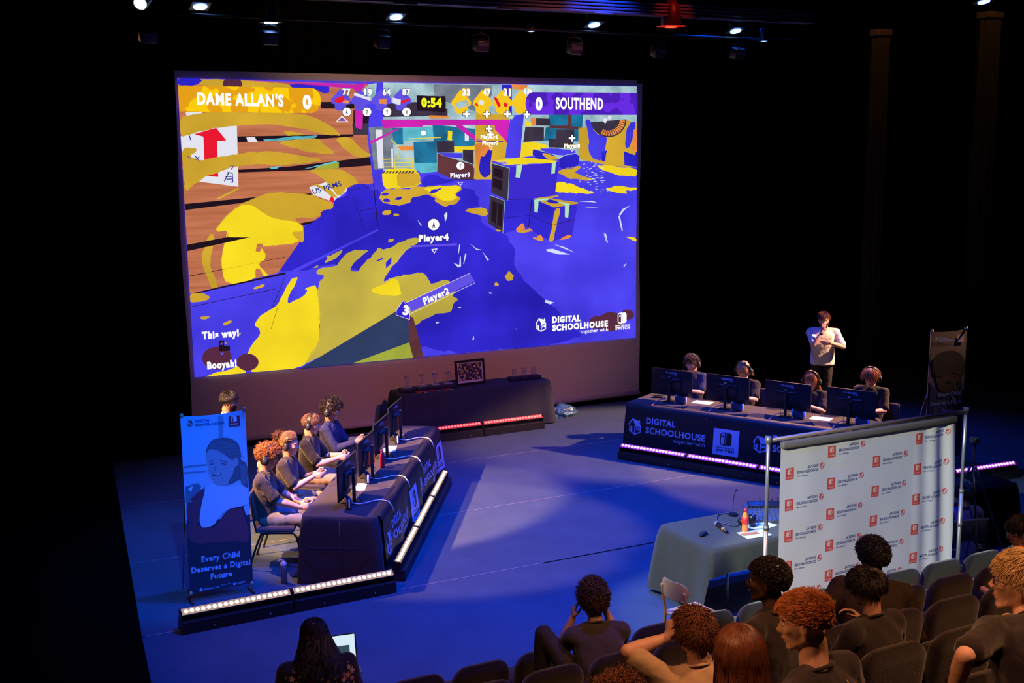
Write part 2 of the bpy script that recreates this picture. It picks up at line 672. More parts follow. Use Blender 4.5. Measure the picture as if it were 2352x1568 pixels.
# background, upper middle and right
pic('pale_wall', Bc(0, 150, 2210, 184, 2210, 860, 1210, 800, 1000, 880, 0, 930), 3)
pic('grey_wall', Bc(440, 165, 950, 172, 950, 260, 800, 400, 560, 320, 450, 300), 4)
pic('grey_wall', A(1830, 560, 2040, 540, 2060, 930, 1880, 940), 4)
pic('white_tape', A(1890, 580, 1950, 580, 1965, 925, 1915, 925), 5)
pic('white_tape', A(2030, 750, 2048, 750, 2052, 920, 2036, 925), 5)
pic('teal_crate', Bc(430, 515, 810, 555, 805, 745, 440, 700), 4)
pic('teal_crate', Bc(75, 545, 170, 545, 175, 690, 90, 690), 4)
pic('teal_light', Bc(170, 545, 430, 535, 440, 640, 170, 660), 4)
pic(YEL, Bc(565, 570, 600, 570, 600, 655, 560, 650), 5, 1)
pic('white_tape', Bc(710, 590, 745, 592, 745, 660, 710, 658), 5)
pic('dark_panel', Bc(0, 330, 285, 320, 560, 380, 560, 440, 0, 450), 4)
pic('hazard_orange', Bc(400, 435, 560, 440, 580, 462, 400, 464), 5)
pic('teal_crate', Bc(1440, 420, 1740, 430, 1725, 665, 1400, 655, 1415, 545, 1450, 530), 5)
pic('brown_box', Bc(1610, 430, 1640, 430, 1640, 530, 1725, 540, 1725, 560, 1450, 545, 1450, 525, 1610, 525), 6)
pic('dark_panel', Bc(1238, 535, 1400, 540, 1400, 655, 1218, 668), 6)
pic('dark_panel', Bc(1330, 460, 1450, 465, 1455, 525, 1330, 525), 6)
pic('hazard_orange', Bc(1285, 460, 1330, 460, 1330, 520, 1290, 520), 6)
pic(YEL, Bc(1240, 480, 1285, 500, 1290, 530, 1240, 530), 6)
pic('dark_panel', Bc(1510, 560, 1665, 560, 1655, 720, 1440, 715, 1440, 640, 1505, 640), 7)
pic(YEL, Bc(1200, 675, 1300, 665, 1450, 700, 1380, 730, 1300, 760, 1290, 870, 1180, 820), 6, 2)
pic(MUS, Bc(1700, 545, 1790, 540, 2130, 480, 2210, 500, 2210, 900, 1950, 870, 1700, 815), 6)
pic(PUR, Bc(1750, 470, 1800, 470, 1850, 590, 1950, 610, 1935, 740, 1900, 840, 1800, 800, 1790, 600), 7, 3)
pic(PURD, Bc(1905, 750, 1950, 740, 1930, 840, 1900, 830), 7, 1)
pic('hazard_orange', Bc(2180, 560, 2210, 560, 2210, 750, 2160, 740), 7)
pic(PUR, Bc(2130, 500, 2205, 490, 2160, 700, 2100, 740), 7, 2)
pic(PURD, Bc(2095, 745, 2210, 755, 2210, 885, 2100, 870), 8, 1)
pic(MUS, Bc(2095, 730, 2200, 748, 2190, 780, 2100, 750), 9, 1)
F = pics.setdefault('dark_panel', Flat())
cx, cy = Bc(1962, 470)[0]
F.disc(cx, cy, 41, 41, 9, 20, 0, pi)
F = pics.setdefault('hazard_orange', Flat())
for i in range(20):
    if i in (13, 14, 15, 16, 17, 18, 19):
        continue
    F.disc(cx, cy, 38, 38, 10, 2, 0.08 + pi * i / 20, 0.08 + pi * (i + 0.72) / 20, hole=0.68)
F = pics.setdefault('white_tape', Flat())
for q in ((1925, 455, 1955, 470, 1935, 505, 1910, 490), (1965, 435, 1990, 445, 1975, 475, 1950, 460)):
    F.poly(Bc(*q), 10)
# magenta frame
pic(MAG, Bc(-20, 472, 1098, 472, 1095, 520, 350, 522, 340, 535, 0, 548), 8)
pic(MAG, Bc(968, 476, 1097, 474, 1092, 700, 1050, 640, 972, 560), 8)
pic(MAG, Bc(620, 520, 680, 515, 830, 640, 950, 690, 940, 700, 800, 660), 7)
pic(MAG, A(620, 125, 1100, 155, 1500, 160, 1700, 175, 1810, 156, 1740, 262, 1690, 210, 1150, 165), 9)
pic(MAG, A(1700, 400, 1780, 400, 1770, 580, 1710, 560), 9)
pic(MAG, A(1830, 690, 2070, 575, 2110, 570, 1840, 712), 8)
pic('dark_panel', A(1680, 520, 1830, 520, 1820, 625, 1690, 625), 8)
pic('pale_wall', A(1750, 260, 1830, 170, 1900, 160, 1890, 300, 1800, 340), 10)
# pillars
pic(MUS, Bc(805, 415, 1100, 430, 1060, 800, 1055, 865, 945, 992, 790, 995, 800, 560), 7, 1)
pic('hazard_orange', Bc(800, 670, 960, 680, 900, 860, 830, 900, 800, 800), 8, 4)
pic(PURD, Bc(915, 730, 955, 730, 930, 830, 935, 950, 890, 985, 830, 930, 850, 790, 880, 800), 9, 2)
pic(PUR, Bc(1105, 440, 1225, 425, 1190, 805, 1060, 808, 1090, 560), 9, 1)
pic('hazard_orange', Bc(1115, 165, 1260, 172, 1240, 215, 1130, 205), 7)
pic(PURD, Bc(1030, 170, 1120, 170, 1120, 430, 1050, 320), 6)
# crates and gangway left of centre
pic('teal_crate', Bc(262, 668, 465, 660, 466, 850, 270, 850), 9)
pic('teal_light', Bc(268, 850, 468, 845, 470, 925, 330, 940, 275, 900), 9)
pic('dark_panel', Bc(465, 662, 616, 662, 616, 760, 467, 760), 9)
pic(PUR, Bc(470, 760, 690, 765, 690, 810, 560, 800), 10)
pic('brown_box', Bc(470, 765, 560, 800, 782, 865, 785, 1000, 600, 990, 470, 930), 9)
pic('dark_panel', Bc(692, 733, 786, 738, 786, 865, 692, 825), 11)
pic(YEL, Bc(615, 705, 800, 705, 800, 735, 690, 750, 617, 755), 9, 1)
pic('hazard_orange', Bc(120, 705, 265, 700, 265, 740, 160, 745), 9, 1)
F = pics.setdefault(YEL, Flat())
for ln in ((-10, 820, 250, 812, 255, 895), (0, 850, 250, 845), (95, 815, 98, 895), (-10, 885, 250, 880), (70, 650, 125, 700, 130, 800), (220, 640, 500, 628), (220, 660, 260, 655)):
    F.line(Bc(*ln), 1.8, 12)
for i in range(10):
    pic('dark_panel', Bc(5 + i * 28, 920, 20 + i * 28, 918, 0 + i * 28, 942, -14 + i * 28, 944), 13)
pic(YEL, Bc(-20, 905, 250, 890, 320, 950, 320, 1050, 100, 1075, 0, 1080), 10, 2)
pic(MUS, Bc(115, 935, 240, 915, 318, 960, 318, 1045, 120, 1070), 11, 2)
pic(PURD, Bc(325, 985, 400, 940, 540, 990, 620, 1000, 600, 1020, 420, 1045, 340, 1060), 11, 3)
pic(MUS, Bc(-20, 1085, 320, 1055, 650, 1040, 690, 1062, 620, 1130, 690, 1158, 620, 1210, 520, 1232, 440, 1190, 450, 1140, 350, 1132, 230, 1150, 245, 1200, 100, 1232, -40, 1180), 11, 5)
pic(YEL, Bc(330, 1060, 655, 1042, 680, 1062, 610, 1130, 660, 1160, 560, 1190, 430, 1130), 12, 4)
for q in ((0, 1110, 60, 1115, 20, 1140, -30, 1135), (100, 1150, 170, 1140, 150, 1175, 90, 1175), (420, 1080, 520, 1065, 470, 1100, 400, 1110), (0, 1160, 40, 1150, 60, 1190, 0, 1190)):
    pic(PURD, Bc(*q), 13, 3)
pic(MUS, Bc(700, 1250, 900, 1238, 905, 1312, 770, 1290), 11, 3)
for q in ((0, 1265, 70, 1262, 60, 1300, -10, 1300), (90, 1290, 140, 1290, 130, 1312, 90, 1310), (40, 1515, 90, 1510, 85, 1535, 45, 1540)):
    pic(MUS, Bc(*q), 12, 1.5)
# paint on the water to the right
pic(PUR, Bc(1190, 800, 1300, 790, 1530, 900, 1700, 860, 2210, 890, 2210, 1400, 1190, 1300), 8)
pic(MUS, Bc(1530, 905, 1700, 880, 1720, 900, 1650, 935, 1830, 1000, 1800, 1010, 1510, 955), 9, 4)
pic(YEL, Bc(1850, 862, 2210, 892, 2210, 975, 2100, 962, 1890, 905), 9, 4)
pic(YEL, Bc(1500, 1000, 1600, 1020, 1880, 1108, 1700, 1112, 1500, 1112), 9, 5)
pic(YEL, Bc(1915, 1078, 2050, 1050, 2210, 1068, 2210, 1092, 2100, 1090, 2130, 1128, 2000, 1095), 9, 4)
pic(YEL, Bc(2105, 1490, 2210, 1500, 2210, 1535, 2150, 1515), 9, 2)
pic(PURD, Bc(1300, 732, 1360, 745, 1520, 790, 1530, 910, 1400, 850, 1300, 790), 9, 2)
pic(PURD, Bc(1530, 790, 1712, 765, 1700, 885, 1535, 912), 9, 2)
pic(PUR, Bc(1330, 725, 1500, 718, 1715, 755, 1530, 790), 10, 2)
pic(MUS, Bc(1370, 760, 1500, 790, 1525, 830, 1420, 820), 11, 2)
for i in range(60):
    random.seed(i)
    t = random.random()
    x = 1700 + 180 * random.random() + (80 * t if i % 3 else 0)
    y = 830 + 280 * t
    wd = 8 + 30 * random.random()
    pic('water_glint', Bc(x, y, x + wd * .5, y - 3, x + wd, y, x + wd * .5, y + 4), 12)
for q in ((1700, 1185, 1820, 1180, 1860, 1195, 1800, 1190), (1760, 1230, 1880, 1240, 1800, 1238, 1760, 1236), (1560, 1345 - 100, 1600, 1250, 1640, 1265, 1600, 1258), (1940, 1470, 1920, 1460, 1955, 1545, 1950, 1545),
          (2050, 1300, 2085, 1250, 2150, 1220, 2095, 1262, 2062, 1310), (2045, 1310, 2060, 1310, 2085, 1440, 2075, 1440)):
    pic('water_glint', Bc(*q), 12)
for q in ((740, 295, 800, 350, 850, 350, 800, 340), (850, 365, 905, 435, 890, 440), (600, 460, 650, 480, 655, 400, 662, 405, 665, 490, 640, 500), (700, 380, 712, 382, 690, 470, 684, 470), (650, 300, 658, 302, 645, 380, 640, 378),
          (1395, 345, 1450, 340, 1600, 390, 1500, 388, 1400, 360), (1460, 300, 1550, 325, 1640, 372, 1540, 335), (1390, 775, 1460, 800, 1430, 815, 1385, 800), (1885, 205, 1920, 290, 1905, 270), (2060, 480, 2085, 465, 2060, 500),
          (455, 965, 480, 972, 450, 980), (640, 840, 675, 835, 650, 850), (905, 710, 940, 722, 910, 725), (760, 1120, 775, 1090, 770, 1085, 778, 1115), (290, 90, 330, 140, 320, 145), (520, 50, 545, 20, 548, 60, 530, 110)):
    pic('water_glint', D(*q), 13)
# stacked loudspeaker crates
pic(PURD, Bc(1053, 1178, 1292, 1158, 1262, 1405, 1040, 1465), 14)
pic('dark_panel', Bc(930, 1130, 1055, 1178, 1036, 1462, 910, 1370), 14)
pic(PURD, Bc(1285, 1168, 1482, 1238, 1460, 1535, 1262, 1425), 15)
pic('mid_violet_paint', Bc(1482, 1238, 1692, 1200, 1642, 1482, 1452, 1535), 15)
pic(MUS, Bc(1310, 1160, 1510, 1128, 1530, 1140, 1460, 1160, 1692, 1192, 1688, 1205, 1482, 1238), 16, 1)
pic(PURD, Bc(1390, 1165, 1520, 1180, 1560, 1200, 1440, 1200), 17, 2)
pic(MUS, Bc(1490, 1248, 1545, 1243, 1505, 1400, 1480, 1535, 1435, 1535, 1470, 1400), 16, 2)
pic('mid_violet_paint', Bc(1093, 888, 1525, 842, 1492, 1142, 1083, 1170), 16)
pic(YEL, Bc(945, 832, 1100, 815, 1200, 798, 1525, 832, 1490, 850, 1050, 868, 1000, 845), 17, 1)
pic(PUR, Bc(945, 832, 1060, 828, 1095, 890, 950, 850), 17, 1)
pic('dark_panel', Bc(945, 848, 1095, 895, 1082, 1172, 938, 1110), 16)
for q in ((960, 890, 1040, 915, 1035, 990, 955, 960), (955, 980, 1035, 1010, 1030, 1090, 950, 1055), (950, 1180, 990, 1195, 980, 1380, 935, 1350), (1000, 1200, 1040, 1215, 1025, 1410, 990, 1390)):
    pic('black_panel', Bc(*q), 17)
F = pics.setdefault('pale_wall', Flat())
F.line(Bc(945, 852, 1095, 895, 1082, 1172), 1.4, 18)
F.line(Bc(930, 1132, 1055, 1180, 1038, 1462), 1.2, 18)
F = pics.setdefault('black_panel', Flat())
F.line(Bc(1290, 1160, 1262, 1410), 1.5, 18)
F.line(Bc(1270, 1300, 1470, 1392, 1665, 1340), 1.0, 18)
F.line(Bc(1050, 1325, 1280, 1305), 0.8, 18)
F.line(Bc(1035, 1172, 1290, 1160), 1.2, 18)
for q in ((1155, 872, 1207, 862, 1187, 980, 1150, 976), (1465, 852, 1502, 840, 1490, 940, 1460, 946), (1312, 1170, 1350, 1168, 1342, 1282, 1312, 1275), (1580, 1200, 1622, 1210, 1606, 1330, 1578, 1320), (1340, 1160, 1440, 1158, 1430, 1175, 1345, 1180), (1500, 1180, 1620, 1205, 1600, 1225, 1540, 1200), (1095, 440, 1140, 440, 1120, 470, 1090, 465)):
    pic('green_tape', Bc(*q), 19, 0.6)
for q in ((1140, 1440, 1215, 1358, 1230, 1430, 1200, 1445), (1265, 1408, 1300, 1445, 1290, 1455, 1258, 1420), (1330, 1500, 1370, 1465, 1400, 1525, 1350, 1525), (1530, 1510, 1630, 1468, 1630, 1500, 1560, 1520)):
    pic('hazard_orange', Bc(*q), 19, 2)
for q in ((1150, 1445, 1270, 1425, 1280, 1445, 1200, 1462), (1300, 1495, 1400, 1520, 1370, 1528, 1305, 1515), (975, 1425, 1030, 1440, 1000, 1450)):
    pic(MUS, Bc(*q), 19, 1.5)
# ---- board wall at the left
pic(WOOD, A(100, 100, 1850, 170, 1700, 400, 1815, 620, 1840, 830, 1870, 1060, 1640, 1100, 1400, 1380, 1240, 1440, 1200, 1600, 1010, 1870, 240, 2050, 100, 2050), 5)
for q in ((645, 640, 1690, 620, 1692, 640, 1400, 662, 650, 692), (650, 940, 1100, 912, 1840, 825, 1850, 900, 1300, 942, 660, 965), (165, 1248, 820, 1185, 1310, 1152, 1310, 1176, 900, 1212, 180, 1302), (1400, 330, 1700, 325, 1700, 390, 1400, 390), (1690, 400, 1840, 400, 1815, 625, 1690, 620)):
    pic('black_panel', A(*q), 6)
pic('black_panel', Cc(110, 242, 1350, 8, 1355, 24, 110, 300), 9)
pic('black_panel', Cc(130, 522, 760, 398, 1000, 350, 1000, 354, 130, 529), 7)
pic('black_panel', Cc(150, 680, 1000, 490, 1010, 505, 150, 692), 8)
pic('teal_light', A(880, 670, 1150, 640, 1370, 632, 1350, 655, 900, 685), 7, 1)
pic('teal_light', A(940, 920, 1040, 905, 1000, 930, 950, 935), 7)
pic('teal_light', A(1250, 930, 1530, 860, 1560, 880, 1300, 925), 7, 1)
pic('white_tape', A(725, 650, 800, 645, 830, 690, 740, 690), 7, 1)
pic('olive_panel', A(1400, 900, 1560, 870, 1560, 925, 1330, 935), 8)
pic('white_tape', A(135, 640, 300, 560, 642, 540, 655, 1092, 300, 1046, 200, 1000, 150, 840), 8)
pic('white_tape', A(180, 425, 330, 418, 320, 450, 190, 460), 8)
pic(PURD, A(107, 112, 350, 120, 270, 182, 107, 182), 9, 2)
pic(MUS, A(340, 120, 620, 128, 1110, 165, 1140, 200, 1100, 205, 280, 188, 320, 150), 8, 2)
pic(PURD, A(1110, 165, 1470, 178, 1480, 262, 1290, 210, 1140, 205), 9, 2)
pic('red_arrow', A(255, 620, 455, 563, 547, 676, 462, 684, 474, 1004, 370, 996, 348, 852, 340, 642), 9)
F = pics.setdefault('blue_ink', Flat())
for q in ((570, 960, 530, 1040), (555, 965, 600, 970, 605, 1050, 585, 1050), (540, 1000, 600, 1000), (550, 1025, 600, 1022), (515, 925, 530, 930), (570, 910, 615, 905, 590, 935), (195, 820, 225, 835), (265, 815, 305, 862), (270, 850, 300, 825), (215, 635, 225, 670)):
    F.line(A(*q), 2.2, 10)
pic('white_tape', A(1292, 1096, 1480, 1040, 1600, 1000, 1640, 1120, 1560, 1190, 1510, 1245, 1470, 1215, 1330, 1165), 8)
F.text('US PRMS', *A(1330, 1160)[0], -12, 68, 11, 0.02, rot=-0.30)
pic('olive_panel', A(1480, 1035, 1600, 992, 1635, 1090, 1560, 1065), 9)
pic(PURD, A(1640, 1095, 1870, 1060, 1905, 1450, 1010, 1950, 1160, 1870, 1100, 1790, 1240, 1580, 1240, 1440, 1390, 1370, 1400, 1310, 1510, 1290, 1520, 1200, 1620, 1180), 12, 4)
pic('red_arrow', A(1490, 1175, 1520, 1200, 1515, 1245, 1470, 1215), 12, 1)
F = pics.setdefault('black_panel', Flat())
F.line(A(1870, 1062, 1908, 1450), 2.0, 13)
F.line(A(1750, 1310, 1895, 1280), 1.0, 13)
F.line(A(1650, 1120, 1850, 1090), 0.8, 13)
F.line(A(1690, 1180, 1790, 1490), 0.8, 13)
# ochre arcs
pic(MUS, A(120, 470, 300, 428, 640, 423, 1210, 430, 1420, 500, 1600, 632, 1460, 628, 1200, 562, 920, 525, 640, 545, 450, 566, 240, 612, 130, 650), 10, 2)
pic(MUS, A(140, 750, 260, 735, 280, 765, 215, 808, 290, 850, 355, 852, 480, 822, 640, 795, 900, 772, 1150, 798, 1440, 852, 1250, 888, 1000, 902, 900, 884, 700, 905, 560, 925, 370, 1000, 300, 1045, 240, 1082, 175, 1150, 155, 900), 10, 3)
pic(MUS, A(990, 688, 1200, 665, 1380, 655, 1400, 700, 1550, 802, 1350, 792, 1150, 745), 10, 2)
pic(MUS, A(1520, 650, 1670, 645, 1740, 740, 1842, 800, 1842, 822, 1720, 832, 1600, 742), 10, 2)
pic(MUS, A(1060, 592, 1160, 598, 1250, 622, 1330, 626, 1100, 634), 10, 1)
pic(MUS, A(1250, 942, 1575, 930, 1680, 990, 1750, 1065, 1640, 1090, 1560, 1185, 1480, 1090, 1400, 1000), 10, 2)
pic(MUS, A(1320, 1075, 1360, 1070, 1480, 1110, 1550, 1190, 1510, 1190, 1400, 1110), 10, 1)
pic(MUS, A(810, 1185, 1000, 1133, 1180, 1150, 1320, 1168, 1400, 1200, 1515, 1250, 1505, 1300, 1390, 1300, 1390, 1372, 1170, 1370, 1160, 1400, 1240, 1442, 1240, 1500, 550, 1560, 560, 1480, 440, 1500, 500, 1400, 650, 1262), 10, 2)
pic(YEL, A(650, 1262, 780, 1250, 880, 1330, 1010, 1390, 1165, 1405, 1240, 1445, 1235, 1500, 560, 1565, 560, 1480, 440, 1500, 510, 1400), 11, 2)
pic(MUS, A(460, 1195, 640, 1105, 665, 1108, 540, 1175, 480, 1200), 10, 1)
pic(YEL, Cc(470, 80, 1080, 0, 1090, 30, 1160, 62, 1170, 232, 1125, 212, 1020, 236, 850, 250, 780, 250, 790, 282, 820, 330, 810, 380, 765, 405, 780, 450, 855, 518, 800, 522, 770, 452, 722, 460, 730, 552, 470, 612, 420, 420, 440, 260, 480, 120), 7, 2)
pic(MUS, Cc(1000, 15, 1085, 5, 1092, 32, 1160, 62, 1170, 230, 1125, 210, 1060, 150, 1030, 60), 8, 2)
pic(MUS, Cc(320, 150, 370, 150, 330, 330, 330, 450, 390, 600, 380, 642, 340, 642, 290, 520, 248, 400, 255, 300), 7, 2)
pic(WOOD, Cc(732, 300, 745, 235, 795, 230, 790, 270, 765, 310), 13, 1)
pic(MUS, Cc(120, 685, 250, 675, 330, 715, 300, 745, 130, 768), 9, 2)
for q in ((710, 625, 810, 592, 815, 615, 720, 645), (230, 890, 325, 885, 290, 915, 240, 912), (430, 950, 510, 922, 530, 940, 450, 975), (570, 1045, 605, 1032, 590, 1055), (445, 1125, 485, 1118, 460, 1135)):
    pic(MUS, Cc(*q), 9, 1.5)
pic(PUR, Cc(1000, 500, 1830, 100, 1835, 115, 1010, 530, 880, 800, 820, 820, 950, 560), 13)
F.line(Cc(150, 800, 905, 640), 1.2, 13)
F.line(Cc(1000, 520, 880, 810), 1.0, 14)
# big yellow sheet, lit and shaded
pic(YEL, Cc(1112, 530, 1085, 600, 1030, 700, 1008, 778, 1170, 700, 1205, 650, 1170, 640, 1290, 590, 1310, 900, 1300, 1150, 1130, 1362, 685, 1402, 700, 1330, 655, 1190, 770, 1050, 770, 1000, 712, 965, 760, 880, 925, 800, 1000, 640, 1050, 560), 14, 3)
pic('shaded_yellow_paint', Cc(1285, 592, 1355, 520, 1270, 490, 1300, 455, 1440, 440, 1520, 360, 1560, 310, 1640, 290, 1760, 290, 1700, 330, 1620, 400, 1575, 480, 1640, 490, 1700, 420, 1745, 370, 1820, 300, 1830, 268, 1900, 290, 2080, 190, 2200, 178, 2215, 212, 2080, 300, 1990, 420, 1950, 440, 1860, 592, 2000, 520, 2140, 530, 2240, 478, 2330, 620, 2380, 700, 2500, 740, 2480, 800, 2230, 920, 2160, 968, 2110, 880, 2010, 830, 1130, 1362, 1300, 1120, 1310, 900), 14, 3)
pic('shaded_yellow_paint', D(120, 572, 335, 540, 350, 600, 420, 640, 530, 600, 620, 640, 622, 700, 590, 740, 645, 775, 600, 800, 590, 862, 560, 885, 350, 900, 320, 968, 262, 1000, 220, 905, 100, 850), 14, 3)
pic(YEL, Cc(1850, 610, 2000, 530, 2030, 640, 2050, 700, 1900, 700, 1750, 660), 15, 3)
pic(YEL, Cc(620, 1405, 275, 1450, 330, 1400, 480, 1370, 600, 1320, 650, 1400), 14, 2)
for q in ((1340, 415, 1400, 340, 1520, 280, 1500, 320, 1430, 380), (1370, 345, 1400, 335, 1400, 360, 1375, 365), (1245, 450, 1300, 420, 1290, 445), (1920, 210, 1965, 185, 1970, 205, 1930, 218), (2190 + 880, 1000, 2210 + 880, 1000, 2200 + 880, 1010)):
    pic('shaded_yellow_paint', Cc(*q), 14, 1.5)
pic(PURD, Cc(1900, 400, 1955, 350, 1950, 410, 1905, 455), 15, 1)
pic(PURD, Cc(1815, 385, 1880, 352, 1870, 375, 1830, 390), 15, 1)
pic(MUS, D(1040, 575, 1075, 525, 1118, 570, 1105, 612, 1060, 615), 14, 1)
pic(MUS, D(948, 640, 965, 625, 988, 645, 980, 662, 955, 655), 14, 1)
pic('navy_panel', Cc(1140, 1360, 2010, 832, 2100, 880, 2118, 1130, 1600, 1312), 15)
pic('brown_box', Cc(2105, 870, 2150, 900, 2242, 1250, 2150, 1262, 2110, 1130), 15)
pic('olive_panel', Cc(1600, 1312, 2112, 1120, 2148, 1262), 16)
F.line(Cc(870, 1000, 930, 800), 0.8, 16)
# shadows of lamps hanging in the projector beam, painted into the picture
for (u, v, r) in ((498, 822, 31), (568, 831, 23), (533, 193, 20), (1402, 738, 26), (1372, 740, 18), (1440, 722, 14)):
    pic('lamp_shadow_patch', [(u + r * 1.1 * cos(a), v + r * 0.85 * sin(a)) for a in [i * pi / 12 for i in range(24)]], 15)
# ---- head-up display
pic('orange_banner', A(107, 182, 700, 193, 1295, 204) + [A(1310 + 85 * sin(t), 317 - 112 * cos(t))[0] for t in [i * pi / 10 for i in range(11)]] + A(1100, 430, 125, 415), 18)
pic('violet_banner', Bc(2210, 240, 1290, 234) + [Bc(1295 - 60 * sin(t), 333 - 98 * cos(t))[0] for t in [i * pi / 10 for i in range(11)]] + Bc(2212, 432), 18)
pic('black_panel', Bc(287, 262, 400, 268, 540, 268, 540, 408, 420, 400, 290, 396), 18, 0.8)
for i, x in enumerate((1590, 1772, 1955, 2135)):
    pic('icon_violet', A(x - 100, 300, x - 20, 212, x + 20, 250, x + 70, 300, x + 75, 345, x + 35, 350, x + 25, 395, x - 30, 412, x - 65, 395, x - 70, 350, x - 100, 345), 18, 1)
for i, x in enumerate((678, 865, 1040, 1205)):
    pic('icon_yellow', Bc(x - 85, 310, x - 10, 212, x + 40, 260, x + 85, 320, x + 80, 350, x + 50, 360, x + 55, 415, x - 30, 425, x - 60, 400, x - 65, 360, x - 90, 340), 19 if i < 3 else 17, 1)
for q in ((620, 330, 720, 300, 735, 325, 640, 365), (640, 360, 745, 330, 740, 350, 650, 382)):
    pic('pale_wall', Bc(*q), 20)
pic('white_tape', Bc(830, 300, 875, 310, 870, 350, 825, 335), 20)
pic('red_arrow', Bc(795, 325, 825, 345, 820, 360, 795, 345), 20)
pic('red_arrow', Bc(955, 275, 985, 285, 1020, 350, 1000, 370), 20)
pic('red_arrow', Bc(1045, 325, 1080, 335, 1070, 365, 1050, 360), 20)
pic('red_arrow', A(1520, 300, 1600, 275, 1610, 320, 1560, 340, 1520, 330), 20, 1)
pic('white_tape', A(1695, 245, 1840, 290, 1840, 320, 1690, 270), 20)
pic('hazard_orange', A(1600, 310, 1650, 320, 1640, 345, 1590, 340), 20)
pic('hazard_orange', A(1920, 310, 1985, 300, 1985, 350, 1920, 345), 20)
pic('white_tape', A(2040, 290, 2115, 310, 2110, 360, 2040, 340), 20)
pic('red_arrow', A(2110, 320, 2190, 300, 2185, 320, 2120, 350), 20)


def plus(cx, cy, s, L):
    for key, w2, ext, l2 in (('black_panel', 0.40, 1.0, L), ('white_letters', 0.26, 0.86, L + 1)):
        F = pics.setdefault(key, Flat())
        F.rect(cx - s * ext, cy - s * w2, cx + s * ext, cy + s * w2, l2)
        F.rect(cx - s * w2, cy - s * ext, cx + s * w2, cy + s * ext, l2)


for x, y in ((720, 425), (898, 425), (1077, 425), (1247, 428), (918, 553), (930, 603), (1640, 635)):
    u, v = Bc(x, y)[0]
    plus(u, v, 9 if y > 430 or y < 429 else 9, 21)
U = pics.setdefault('white_letters', Flat())
K = pics.setdefault('black_panel', Flat())
for ch, x, y in (('A', 1628, 420), ('B', 1810, 420), ('Y', 1990, 420), ('X', 2166, 420)):
    u, v = A(x, y)[0]
    K.disc(u, v, 10.8, None, 21)
    U.disc(u, v, 9.8, None, 22)
for x, y, r in ((435, 1386, 13), (668, 875, 9), (345, 590, 6)):
    u, v = Bc(x, y)[0]
    K.disc(u, v, r * 1.06, None, 21)
    U.disc(u, v, r, None, 22)
pic('blue_ink', Bc(532, 994, 802, 990, 802, 1002, 532, 1004), 20)
pic('icon_violet', D(228, 312, 628, 292, 628, 310, 230, 328), 20)
pic('icon_violet', D(195, 800, 740, 548, 780, 620, 235, 880), 20)
pic('icon_violet_dark', D(165, 785, 200, 800, 225, 850, 222, 945, 105, 905, 110, 860), 21)
F = pics['white_letters']
F.line(D(195, 800, 740, 548), 0.7, 22)
F.line(D(222, 900, 780, 632), 0.7, 22)
F.line(D(165, 785, 110, 865, 105, 905, 222, 945, 225, 850, 165, 785), 0.7, 22)
F.line(D(412, 345, 456, 340, 434, 376, 412, 345), 1.3, 22)
F.line(A(1535, 508, 1583, 458, 1637, 508, 1535, 508), 1.6, 22)
pic('icon_violet', A(1560, 500, 1583, 472, 1612, 500), 21)
for q in ((645, 1018, 688, 1018, 668, 1045), (920, 710, 945, 710, 932, 740), (1625, 725, 1652, 725, 1640, 750)):
    x = Bc(*q)
    F.line(x + [x[0]], 1.0, 22)
for q in ((408, 1140, 440, 1140, 424, 1115), (412, 1212, 445, 1212, 428, 1240)):
    pic('icon_violet', Cc(*q), 20)
pic('black_panel', Cc(398, 1105, 445, 1100, 448, 1150, 500, 1150, 500, 1195, 400, 1200), 18)
pic('blue_ink', Bc(800, 655, 1040, 660, 1040, 667, 800, 663), 20)

# lettering on the picture: laid out in metres on the screen
LT = {}


def sl(key, s, pa, pb, hpx, L, bold=0.03, sy=1.0):
    a, b = aty(pa[0], pa[1], SY), aty(pb[0], pb[1], SY)
    um = aty(pa[0], pa[1] - hpx, SY)
    h = (um.z - a.z) * sy
    F = LT.setdefault(key, Flat())
    w = sqrt((b.x - a.x) ** 2 + (b.z - a.z) ** 2)
    F.text(s, a.x, a.z, h, w, L, bold, rot=atan2(b.z - a.z, b.x - a.x))


def sl2(s, pa, pb, hpx, L=23, bold=0.05, back='blue_ink', front='white_letters'):
    """lettering with a dark rim"""
    sl(back, s, pa, pb, hpx, L, bold + 0.09)
    sl(front, s, pa, pb, hpx, L + 1, bold)


a1 = A(282, 350, 1060, 368)
sl('white_letters', "DAME ALLAN'S", a1[0], a1[1], 27.5, 24, 0.045)
a1 = A(1232, 386, 1310, 388)
sl('white_letters', '0', a1[0], a1[1], 30, 24, 0.06)
a1 = Bc(1320, 386, 1382, 387)
sl('white_letters', '0', a1[0], a1[1], 28, 24, 0.06)
a1 = Bc(1498, 378, 1910, 382)
sl('white_letters', 'SOUTHEND', a1[0], a1[1], 26, 24, 0.04)
a1 = Bc(328, 360, 505, 362)
sl('timer_letters', '0:54', a1[0], a1[1], 20, 24, 0.06)
for s, x in (('77', 1590), ('19', 1785), ('64', 1950), ('87', 2128)):
    a1 = A(x, 268, x + 70, 270)
    sl2(s, a1[0], a1[1], 15)
for s, x in (('33', 684), ('47', 862), ('31', 1040), ('10', 1222)):
    a1 = Bc(x, 262, x + 68, 264)
    sl2(s, a1[0], a1[1], 15, L=24 if x < 1200 else 15.5, back='icon_yellow')
for s, x in (('A', 1617), ('B', 1800), ('Y', 1980), ('X', 2156)):
    a1 = A(x, 441, x + 22, 441)
    sl('black_panel', s, a1[0], a1[1], 10, 24, 0.02)
a1 = Bc(421, 1416, 449, 1416)
sl('black_panel', 'A', a1[0], a1[1], 15, 24, 0.02)
a1 = Bc(658, 893, 678, 893)
